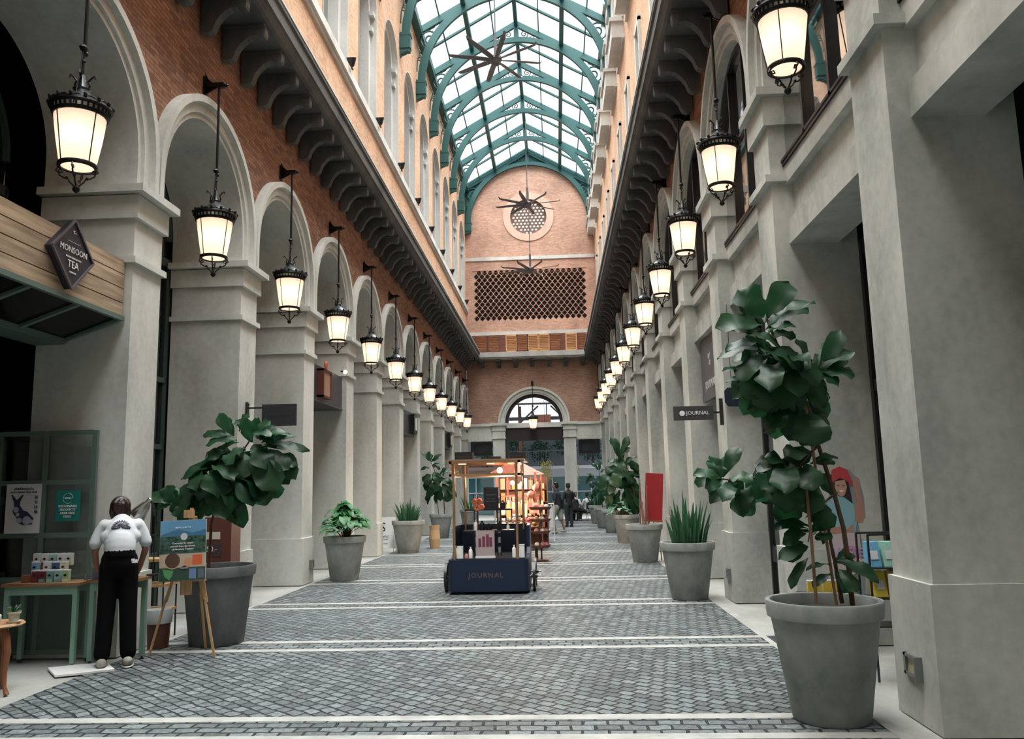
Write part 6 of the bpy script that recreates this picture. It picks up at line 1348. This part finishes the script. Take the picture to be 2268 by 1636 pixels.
m = MB(); m.box(-.15, .14, -.01, .01, 0, .42); m.build('print', mat('grey_pink_print', (.42, .33, .32), .4), e)
m = MB()
for j, (x, h) in enumerate(((-.09, .16), (-.03, .2), (.03, .24), (.08, .18))): m.box(x - .022, x + .022, -.013, -.01, .17, .17 + h * .8)
m.build('pictured_bottles', mat('plum_print', (.16, .03, .07), .4), e); m = MB(); m.box(-.16, .15, -.02, .02, 0, .03); m.build('base', WHITE, e)
e = empty('navy_card', (-1.05, 13.2, 1.281)); tag(e, 'tall dark navy card sign on the cart upper shelf', 'sign'); m = MB(); m.box(-.12, .12, -.006, .006, 0, .34); m.build('card', mat('slate_navy', (.03, .04, .06), .4), e)
lettering('lettering', [('FRAGRANCE', .03, 0, .22), ('eau de parfum', .022, 0, .16), ('made with flowers', .022, 0, .12)], plane_frame((0, -.008, 0), (1, 0, 0), (0, 0, 1)), mat('pale_blue_print', (.3, .35, .42), .5), e)
e = empty('orange_flowers', (-1.27, 13.12, 1.281)); tag(e, 'bunch of orange pink flowers on the cart upper shelf', 'flowers')
m = MB(); r = random.Random(4)
for (x, z, q) in ((-.04, .12, .05), (.04, .13, .05), (.0, .02, .06), (.07, .03, .055), (-.02, .06, .045)):
    for k in range(7): a = k * .9; m.sph((x + q * .5 * cos(a), -.02, z + q * .5 * sin(a)), q * .5, 8, 6)
m.build('blossoms', mat('coral_petals', (.75, .22, .13), .6), e)
m = MB(); m.lathe([(.001, 0), (.04, 0), (.05, .06), (.001, .06)], 10); m.build('vase', BLACKP, e)
for i, (x, w, h, lb) in enumerate(((-1.47, .28, .13, 'flat black sign box on the left end of the cart roof'), (-.60, .26, .10, 'flat black box on the right end of the cart roof'), (-.98, .2, .05, 'low black box near the middle of the cart roof'))):
    e = empty('black_box', (x, 13.2, 2.061)); tag(e, lb, 'box', 'black boxes on the cart roof'); m = MB(); m.box(-w / 2, w / 2, -.15, .15, 0, h); m.build('case', BLACKP, e)
lb_ = bpy.data.lights.new('canopy_lamp', 'POINT'); lb_.energy = 22; lb_.color = (1, .72, .5); lb_.shadow_soft_size = .05; ob = bpy.data.objects.new('canopy_lamp', lb_); COL.objects.link(ob); ob.parent = C; ob.location = (.12, .5, 1.86)
m = MB()
for x in (-.4, .05, .38): m.box(x - .06, x + .06, .10, .16, 1.985, 1.999)
m.build('light_strips', emat('warm_strip', (1, .8, .6), 5), C)
m = MB(); m.sph((.14, .9, 1.9), .05, 10, 8); m.build('lamp_globe', emat('warm_globe', (1, .75, .5), 9), C)
# ------------------------------------------------------------------ stalls behind the cart
PINK = mat('pink_cloth', (.62, .27, .22), .8); PEACH = mat('peach_print', (.70, .40, .28), .8); WICK = mat('dark_wicker', (.13, .05, .03), .7)
def market_stall(loc, label, warm):
    e = empty('market_stall', loc); tag(e, label, 'stall')
    m = MB(); m.box(-.55, .45, -.3, .5, .70, .74); m.build('tabletop', WICK, e)
    for x in (-.5, .4):
        for y in (-.26, .46): m = MB(); m.box(x - .025, x + .025, y - .025, y + .025, 0, 2.0 if y > 0 else .7); m.build('leg', WICK, e)
    m = MB(); m.box(-.55, .45, .44, .48, 1.96, 2.0); m.box(-.55, .45, .44, .48, 1.4, 1.43); m.build('hanging_rail', WICK, e)
    m = MB(); m.add([(-.6, -.3, 1.95), (.5, -.3, 1.95), (.5, .6, 1.95), (-.6, .6, 1.95), (-.05, .15, 2.25)], [(0, 1, 4), (1, 2, 4), (2, 3, 4), (3, 0, 4)]); m.build('canopy', PINK, e)
    if warm:
        l = bpy.data.lights.new('stall_lamp', 'POINT'); l.energy = 300; l.color = (1, .74, .52); l.shadow_soft_size = .06; o = bpy.data.objects.new('stall_lamp', l); COL.objects.link(o); o.parent = e; o.location = (-.1, -.1, 1.72)
        m = MB(); m.sph((-.1, -.1, 1.72), .05, 10, 8); m.build('lamp_globe', emat('stall_globe', (1, .82, .62), 10), e)
    return e
market_stall((-.88, 18.6, 0), 'pink canopied market stall right behind the navy cart', True)
market_stall((-.80, 21.6, 0), 'second pink market stall farther behind the navy cart', True)
r = random.Random(17)
cl = [('pink', (.62, .25, .22)), ('cream', (.60, .52, .42)), ('peach', (.70, .36, .22)), ('white', (.62, .60, .56)), ('rose', (.45, .12, .13)), ('olive', (.20, .20, .12)), ('mustard', (.5, .30, .10))]
n = 0
for sy, nm in ((18.6, 'near'), (21.6, 'far')):
    for i in range(8):
        c = cl[(i * 3 + (sy > 20)) % 7]; x = -1.36 + i * .125 + (.08 if sy > 20 else 0); z = 1.36; h = .26 + .08 * (i % 3)
        e = empty('hanging_bag', (x, sy + .44, z - h)); tag(e, f'{c[0]} cloth bag hanging on the {nm} stall rail, ' + ('leftmost' if i == 0 else 'rightmost' if i == 7 else ORD[i] + ' from the left'), 'bag', f'bags on the {nm} stall rail')
        m = MB(); m.prism([(-.055, 0), (.055, 0), (.05, h * .7), (-.05, h * .7)], .04, lambda u, v, w: (u, w - .05, v)); m.build('pouch', mat('bagcloth_' + c[0], c[1], .8), e); m = MB(); m.tube([(-.04, -.03, h * .7), (-.02, -.02, h), (.02, -.02, h), (.04, -.03, h * .7)], .006, 4); m.build('strap', WICK, e)
    for i in range(7):
        c = cl[(i * 2 + 1) % 7]; x = -1.34 + i * .14 + (.08 if sy > 20 else 0); e = empty('soft_toy', (x, sy - .1, .741)); tag(e, f'small {c[0]} plush figure on the {nm} stall table, ' + ('leftmost' if i == 0 else 'rightmost' if i == 6 else ORD[i] + ' from the left'), 'toy', f'goods on the {nm} stall table')
        m = MB(); m.sph((0, 0, .06), .06, 10, 6); m.sph((0, 0, .145), .045, 10, 6); m.sph((-.03, 0, .185), .016, 6, 4); m.sph((.03, 0, .185), .016, 6, 4); m.build('body', mat('bagcloth_' + c[0], c[1], .8), e, smooth=True)
for t, (z, w) in enumerate(((.30, .22), (.60, .22), (.86, .24), (1.12, .26))):
    e = empty('tray', (-.36, 18.15, z)); tag(e, ['lowest', 'second lowest', 'second highest', 'highest'][t] + ' wicker tray on the corner rack right of the pink stall', 'tray', 'trays on the corner rack')
    m = MB(); m.lathe([(.001, 0), (w * .8, 0), (w, .06), (w * .92, .06), (w * .75, .015), (.001, .015)], 18); m.build('basket', WICK, e)
    for i in range(5):
        a = i * 1.257; cc = cl[(t * 2 + i) % 5]; b = empty('ball_toy', (-.36 + w * .5 * cos(a), 18.15 + w * .5 * sin(a), z + .015)); tag(b, f'{cc[0]} round toy, ' + ['nearest', 'second', 'third', 'fourth', 'fifth'][i] + ' round the ' + ['lowest', 'second lowest', 'second highest', 'highest'][t] + ' wicker tray', 'toy', 'round toys in the trays')
        m = MB(); m.sph((0, 0, .05), .055, 10, 6); m.build('ball', mat('bagcloth_' + cc[0], cc[1], .8), b, smooth=True)
e = empty('corner_rack', (-.36, 18.15, 0)); tag(e, 'dark corner rack holding four wicker trays beside the stall', 'rack')
m = MB(); m.tube([(.0, .25, 0), (0, .25, 1.75)], .02, 6); m.box(-.15, .15, .0, .3, 0, .03)
for z in (.295, .595, .855, 1.115): m.box(-.02, .02, 0, .25, z - .02, z - .002)
m.build('frame', WICK, e)
for i, z in enumerate((1.45, 1.6)):
    e = empty('paper_lantern', (-.56 + i * .12, 18.36 + i * .1, z)); tag(e, ['round coral paper lantern under the pink stall edge', 'second round coral paper lantern beside the stall corner'][i], 'lantern'); m = MB(); m.sph((0, 0, 0), .09, 14, 10); m.build('shade', mat('coral_paper', (.75, .28, .2), .7), e, smooth=True); m = MB(); m.tube([(0, 0, .09), (0, .0, 1.97 - z)], .003, 4); m.build('cord', BLACKP, e)
e = empty('clothes_rail', (-.28, 24.6, 0)); tag(e, 'white tubular clothes rail right of the stalls', 'clothes rail'); m = MB()
for x in (-.22, .2): m.tube([(x, 0, .05), (x, 0, 1.12)], .014, 6); m.tube([(x, -.2, .02), (x, .2, .02)], .014, 6)
m.tube([(-.22, 0, 1.12), (.2, 0, 1.12)], .014, 6); m.tube([(-.22, 0, .35), (.2, 0, .35)], .014, 6); m.build('frame', WHITE, e)
for i, c in enumerate((cl[1], cl[3])):
    e = empty('hanging_garment', (-.36 + i * .2, 24.6, .42)); tag(e, f'{c[0]} garment hanging on the white clothes rail', 'garment'); m = MB(); m.prism([(-.06, 0), (.06, 0), (.05, .6), (0, .68), (-.05, .6)], .12, lambda u, v, w: (u, w - .06, v)); m.build('cloth', mat('bagcloth_' + c[0], c[1], .8), e)
e = empty('display_shelf', (-.85, 22.7, 0)); tag(e, 'tall dark shelf of coloured gift boxes behind the market stalls', 'shelf'); m = MB()
for z in (.5, .85, 1.2, 1.55): m.box(-.7, .6, -.15, .15, z, z + .025)
m.box(-.72, -.69, -.15, .15, 0, 1.9); m.box(.59, .62, -.15, .15, 0, 1.9); m.box(-.7, .6, .12, .15, 0, 1.9); m.build('frame', WICK, e)
tiers = ['bottom', 'second', 'third', 'top']
for t, z in enumerate((.526, .876, 1.226, 1.576)):
    for i in range(8):
        c = cl[(i * 2 + t * 3) % 7]; o = empty('gift_box', (-1.47 + i * .155, 22.65, z)); tag(o, f'{c[0]} gift box on the {tiers[t]} tier of the dark shelf, ' + ('leftmost' if i == 0 else 'rightmost' if i == 7 else ORD[i] + ' from the left'), 'box', 'gift boxes on the dark shelf')
        m = MB(); hh = .14 + .05 * ((i * 7 + t) % 4); m.box(-.06, .06, -.06, .06, 0, hh); m.build('carton', mat('bagcloth_' + c[0], c[1], .8), o)
# red board on a stand at the right
e = empty('red_board', (2.02, 17.95, .0)); e.rotation_euler = (0, R_(4), R_(-8)); tag(e, 'tall plain red board on an easel behind the third right planter', 'board')
m = MB(); m.box(-.19, .19, -.01, .01, .86, 1.86); m.build('board', mat('signal_red', (.30, .008, .012), .6), e)
m = MB(); m.tube([(-.18, .04, 0), (-.03, .03, 1.3)], .012, 5); m.tube([(.2, .04, 0), (.03, .03, 1.3)], .012, 5); m.tube([(0, .45, 0), (0, .04, 1.3)], .012, 5); m.box(-.2, .2, -.03, .03, .82, .86); m.build('easel_frame', mat('reddish_wood', (.25, .07, .04), .5), e)
# ------------------------------------------------------------------ right shop corner
e = empty('photo_standee', (2.72, 8.0, 0), R_(-8)); tag(e, 'life size cut-out of a smiling person in red hat holding a pink shopping bag', 'standee')
G = lambda u, v, w: (u, -w, v)
def lay(name, pl, col, t=.012, r_=.6): m = MB(); m.prism(pl, t, G); return m.build(name, mat('standee_' + name, col, r_), e)
lay('backing', [(-.10, 0), (.12, 0), (.14, .5), (.17, .9), (.13, 1.2), (.20, 1.25), (.20, 1.45), (.17, 1.62), (.12, 1.66), (.10, 1.70), (.0, 1.74), (-.09, 1.66), (-.09, 1.50), (-.15, 1.40), (-.17, 1.20), (-.24, 1.18), (-.24, 1.13), (-.12, 1.08), (-.12, .8)], (.22, .24, .25), .01)
lay('long_hair', [(-.06, 1.60), (.0, 1.66), (.07, 1.60), (.09, 1.45), (.11, 1.22), (.07, 1.28), (.03, 1.45), (-.05, 1.48)], (.02, .012, .015), .013)
lay('blue_shirt', [(-.15, 1.22), (-.13, 1.40), (-.05, 1.46), (.03, 1.44), (.10, 1.38), (.12, 1.20), (.10, 1.12), (-.12, 1.14)], (.22, .40, .46), .014)
lay('raised_arm', [(.11, 1.36), (.10, 1.22), (.17, 1.20), (.20, 1.28), (.17, 1.50), (.17, 1.58), (.15, 1.64), (.11, 1.60), (.12, 1.50), (.13, 1.40)], (.38, .20, .15), .015)
lay('folded_arm', [(-.23, 1.17), (-.14, 1.19), (.03, 1.15), (.08, 1.20), (.09, 1.14), (.02, 1.09), (-.12, 1.11), (-.22, 1.13)], (.40, .21, .16), .016)
lay('face', [(-.05, 1.60), (.04, 1.61), (.055, 1.54), (.03, 1.47), (.0, 1.45), (-.035, 1.48), (-.055, 1.54)], (.45, .25, .19), .016)
lay('smile', [(-.02, 1.505), (.0, 1.495), (.025, 1.51), (.0, 1.515)], (.7, .6, .58), .018); lay('eyes', [(-.035, 1.555), (-.012, 1.555), (-.012, 1.562), (-.035, 1.562)], (.03, .02, .02), .018); lay('eye', [(.012, 1.557), (.035, 1.557), (.035, 1.564), (.012, 1.564)], (.03, .02, .02), .018)
lay('red_hat', [(-.10, 1.60), (-.06, 1.60), (.0, 1.63), (.06, 1.60), (.09, 1.55), (.11, 1.58), (.07, 1.70), (.0, 1.74), (-.07, 1.71)], (.42, .04, .05), .018)
lay('pink_bag', [(-.14, 1.10), (.13, 1.12), (.14, .78), (.0, .70), (-.13, .76)], (.50, .42, .44), .018); lay('bag_stripe', [(-.0, 1.0), (.13, .98), (.14, .80), (.02, .74)], (.60, .22, .32), .019)
lettering('lettering', [('PASTEL', .115, .03, .93, {'bold': .002})], plane_frame((0, -.021, 0), (1, 0, 0), (0, 0, 1)), mat('lilac_letters', (.36, .30, .48), .5), e)
lettering('small_lettering', [('SHOPPING BAG', .05, .02, .855)], plane_frame((0, -.021, 0), (1, 0, 0), (0, 0, 1)), WHITE, e)
m = MB(); m.box(-.15, .15, -.1, .12, 0, .02); m.build('foot', BLACKP, e)
e = empty('wire_rack', (2.66, 7.05, 0)); tag(e, 'black wire display rack behind the foreground pier with folded towels', 'rack'); m = MB()
for x in (-.12, .24):
    for y in (-.12, .14): m.tube([(x, y, 0), (x, y, 1.16)], .010, 6)
for z in (1.16,): m.tube([(-.12, -.12, z), (.24, -.12, z)], .010, 6); m.tube([(-.12, .14, z), (.24, .14, z)], .010, 6)
for z in (.42, .64, .88): m.box(-.12, .24, -.12, .14, z, z + .012)
m.build('frame', BLACKP, e)
for i, (x, z, c, nm) in enumerate(((-.05, .895, (.12, .34, .52), 'sky blue'), (.07, .895, (.30, .55, .45), 'mint green'), (.17, .895, (.16, .36, .50), 'blue'), (-.02, .655, (.62, .48, .06), 'yellow'), (.10, .655, (.60, .45, .10), 'mustard yellow'))):
    o = empty('folded_towel', (2.66 + x, 6.98, z)); tag(o, f'{nm} folded printed towel on the wire rack, ' + ('upper tier' if i < 3 else 'lower tier'), 'towel', 'towels on the wire rack')
    m = MB(); m.add([(-.05, 0, 0), (.05, 0, 0), (.05, .13, .0), (-.05, .13, 0), (-.05, .06, .20), (.05, .06, .20), (.05, .13, .20), (-.05, .13, .20)], [(0, 1, 5, 4), (4, 5, 6, 7), (0, 3, 2, 1), (0, 4, 7, 3), (1, 2, 6, 5), (3, 7, 6, 2)]); m.build('cloth', mat('towel_' + nm.replace(' ', '_'), c, .9, bump=.4, bscale=60), o)
    m = MB(); m.add([(-.03, .012, .06), (.03, .012, .06), (.03, .034, .13), (-.03, .034, .13)], [(0, 1, 2, 3)]); m.build('print', PAPER, o)
o = empty('price_tag', (2.80, 6.90, .86)); tag(o, 'black price card reading 39 on the wire rack', 'sign'); m = MB(); m.box(-.08, .1, -.006, .006, 0, .12); m.build('card', BLACKP, o); lettering('digits', [('39.-', .08, 0, 0)], plane_frame((0, -.008, .06), (1, 0, 0), (0, 0, 1)), mat('grey_digits', (.35, .35, .35), .5), o)
e = empty('low_display_table', (2.30, 7.25, 0)); tag(e, 'low black display table behind the foreground planter with yellow packets', 'table'); m = MB(); m.box(-.24, .16, -.14, .14, .64, .66); m.build('tabletop', BLACKP, e)
for x in (-.22, .14):
    for y in (-.12, .12): m = MB(); m.box(x - .01, x + .01, y - .01, y + .01, 0, .64); m.build('leg', BLACKP, e)
for i in range(3):
    o = empty('yellow_packet', (2.16 + i * .13, 7.2, .661)); tag(o, ['leftmost', 'middle', 'rightmost'][i] + ' yellow packet standing on the low table behind the foreground planter', 'packet', 'yellow packets'); m = MB(); m.box(-.055, .055, -.02, .02, 0, .10); m.build('pack', mat('yellow_pack', (.62, .44, .05), .5), o); m = MB(); m.box(-.055, .055, -.021, .021, .1, .112); m.build('fold', PAPER, o)
# ------------------------------------------------------------------ the open court beyond the end arch
LG = mat('court_wall', (.50, .53, .55), .7); TGL = mat('teal_window', (.06, .16, .17), .08, spec=1, coat=.5)
m = MB(); m.box(AC - 1.52, AC + 1.52, YE + .12, YE + .3, 4.70, 4.95); struct(m.build('trim_48', PLAS))
m = MB(); m.box(AC - 1.52, AC + 1.52, YE + .2, YE + .4, 4.02, 4.70); m.sweep([(1.34, 0), (1.34, .3), (1.5, .3), (1.5, 0), (1.34, 0)], [lambda r, d, t=pi - pi * j / 24: (AC + r * cos(t), YE + .15 + d, 4.95 + r * sin(t)) for j in range(25)]); m.box(AC - 1.52, AC - 1.38, YE + .2, YE + .4, 0, 4.02); struct(m.build('trim_49', mat('plum_black', (.022, .017, .02), .5)))
for x, s in ((-4.4, 'left'), (1.2, 'right')):
    e = empty('hanging_menu_board', (x + .58, YE + .25, 3.3)); tag(e, f'black overhead sign box in the {s} side bay of the end wall', 'sign'); m = MB(); m.box(-.55, .55, -.06, .06, .0, .72); m.build('box', BLACKP, e); m = MB(); m.box(-.35, .35, -.065, -.06, .15, .5); m.build('screen', mat('dark_screen', (.02, .03, .04), .2), e); m = MB(); m.tube([(-.4, 0, .7), (-.4, 0, .8)], .02, 5); m.tube([(.4, 0, .7), (.4, 0, .8)], .02, 5); m.build('hangers', BLACKP, e)
e = empty('court_building', (0, 51, 0)); tag(e, 'white framed building with teal glass and an upper walkway beyond the end arch', 'building')
m = MB(); m.box(-8, 6, 0, .3, 2.25, 2.85); m.box(-8, 6, -.9, 0, 2.72, 2.9); m.build('walkway', LG, e)
m = MB(); m.box(-8, 6, .25, .35, 0, 2.3); m.build('glazing', TGL, e)
m = MB()
for i in range(12): m.box(-7.4 + i * 1.2 - .03, -7.4 + i * 1.2 + .03, .18, .25, 0, 2.3)
m.box(-8, 6, .18, .25, 1.3, 1.36); m.build('window_bars', LG, e)
m = MB(); m.box(-8, 6, -.85, -.81, 3.8, 3.85)
for i in range(90): m.box(-8 + i * .155, -8 + i * .155 + .02, -.84, -.82, 2.9, 3.8)
m.build('railing', mat('railing_metal', (.10, .12, .13), .5), e)
for x in (-2.2, .9): m = MB(); m.box(x - .1, x + .1, 1, 1.2, 2.9, 6.8); m.build('column', mat('brown_column', (.26, .13, .08), .6), e)
m = MB(); m.box(-8, 6, .9, 1.2, 5.9, 6.1); m.box(-8, 6, .9, 1.2, 6.9, 7.0); m.bar((-3, 1, 5.0), (-1, 1, 6.8), .1); m.bar((1.6, 1, 5.0), (-.2, 1, 6.8), .1)
for i in range(10): m.box(-5 + i * .9, -4.93 + i * .9, .9, 1, 6.1, 6.9)
m.build('roof_steel', mat('steel_dark', (.10, .11, .12), .5), e)
m = MB(); m.box(-1.5, -.2, .6, .9, 5.3, 6.2); m.build('terracotta_box', mat('terracotta', (.45, .20, .14), .7), e)
m = MB(); m.box(-8, 6, 4.6, 4.8, 0, 4.9); m.build('rear_wall', mat('court_rear', (.30, .36, .36), .7), e)
for i, (x, y, z, R) in enumerate(((-4.5, 54, 3.9, .9), (-2.8, 54.5, 4.3, .8), (-1.0, 54, 4.0, .8), (.7, 54.3, 4.4, .85), (2.5, 54, 4.0, .9))):
    e = empty('court_tree', (x, y, 0)); tag(e, ['leftmost', 'second', 'middle', 'fourth', 'rightmost'][i] + ' green tree behind the walkway railing of the far court', 'tree', 'court trees')
    m = MB(); r = random.Random(i)
    for j in range(260):
        a = r.uniform(0, 6.28); b = r.uniform(-1.2, 1.4); q = R * r.uniform(.5, 1); p = Vector((q * cos(a) * cos(b), q * sin(a) * cos(b), z + q * sin(b) * .9)); leaf(m, p, p + Vector((r.uniform(-.2, .2), r.uniform(-.2, .1), r.uniform(-.18, .12))), .12, .1, .1, 'plain')
    m.build('foliage', mat('court_leaf', (.03, .12, .06), .6), e); m = MB(); m.tube([(0, 0, 0), (0, 0, z)], .08, 6); m.build('trunk', BARK, e)
for i, (x, y, z0, z1) in enumerate(((-.55, 46.5, 1.9, 3.1), (.95, 46.0, 1.6, 3.0))):
    e = empty('hanging_plant', (x, y, z1)); tag(e, ['yellow green hanging plant in the middle of the end arch', 'yellow green hanging plant seen right of the end pillar'][i], 'plant')
    m = MB(); r = random.Random(50 + i)
    for j in range(380): a = r.uniform(0, 6.28); q = r.uniform(0, .42); zz = r.uniform(z0 - z1, .1) * (1 - q * .5); p = Vector((q * cos(a), q * sin(a), zz)); leaf(m, p, p + Vector((r.uniform(-.06, .06), 0, -.10)), .035, .1, .1, 'plain')
    m.build('foliage', mat('yellow_leaf', (.26, .24, .07), .7), e); m = MB(); m.tube([(0, 0, 0), (0, 0, 9.6 - z1)], .008, 4); m.lathe([(.001, -.05), (.2, .0), (.22, .12), (.001, .12)], 12); m.build('basket', BLACKP, e)
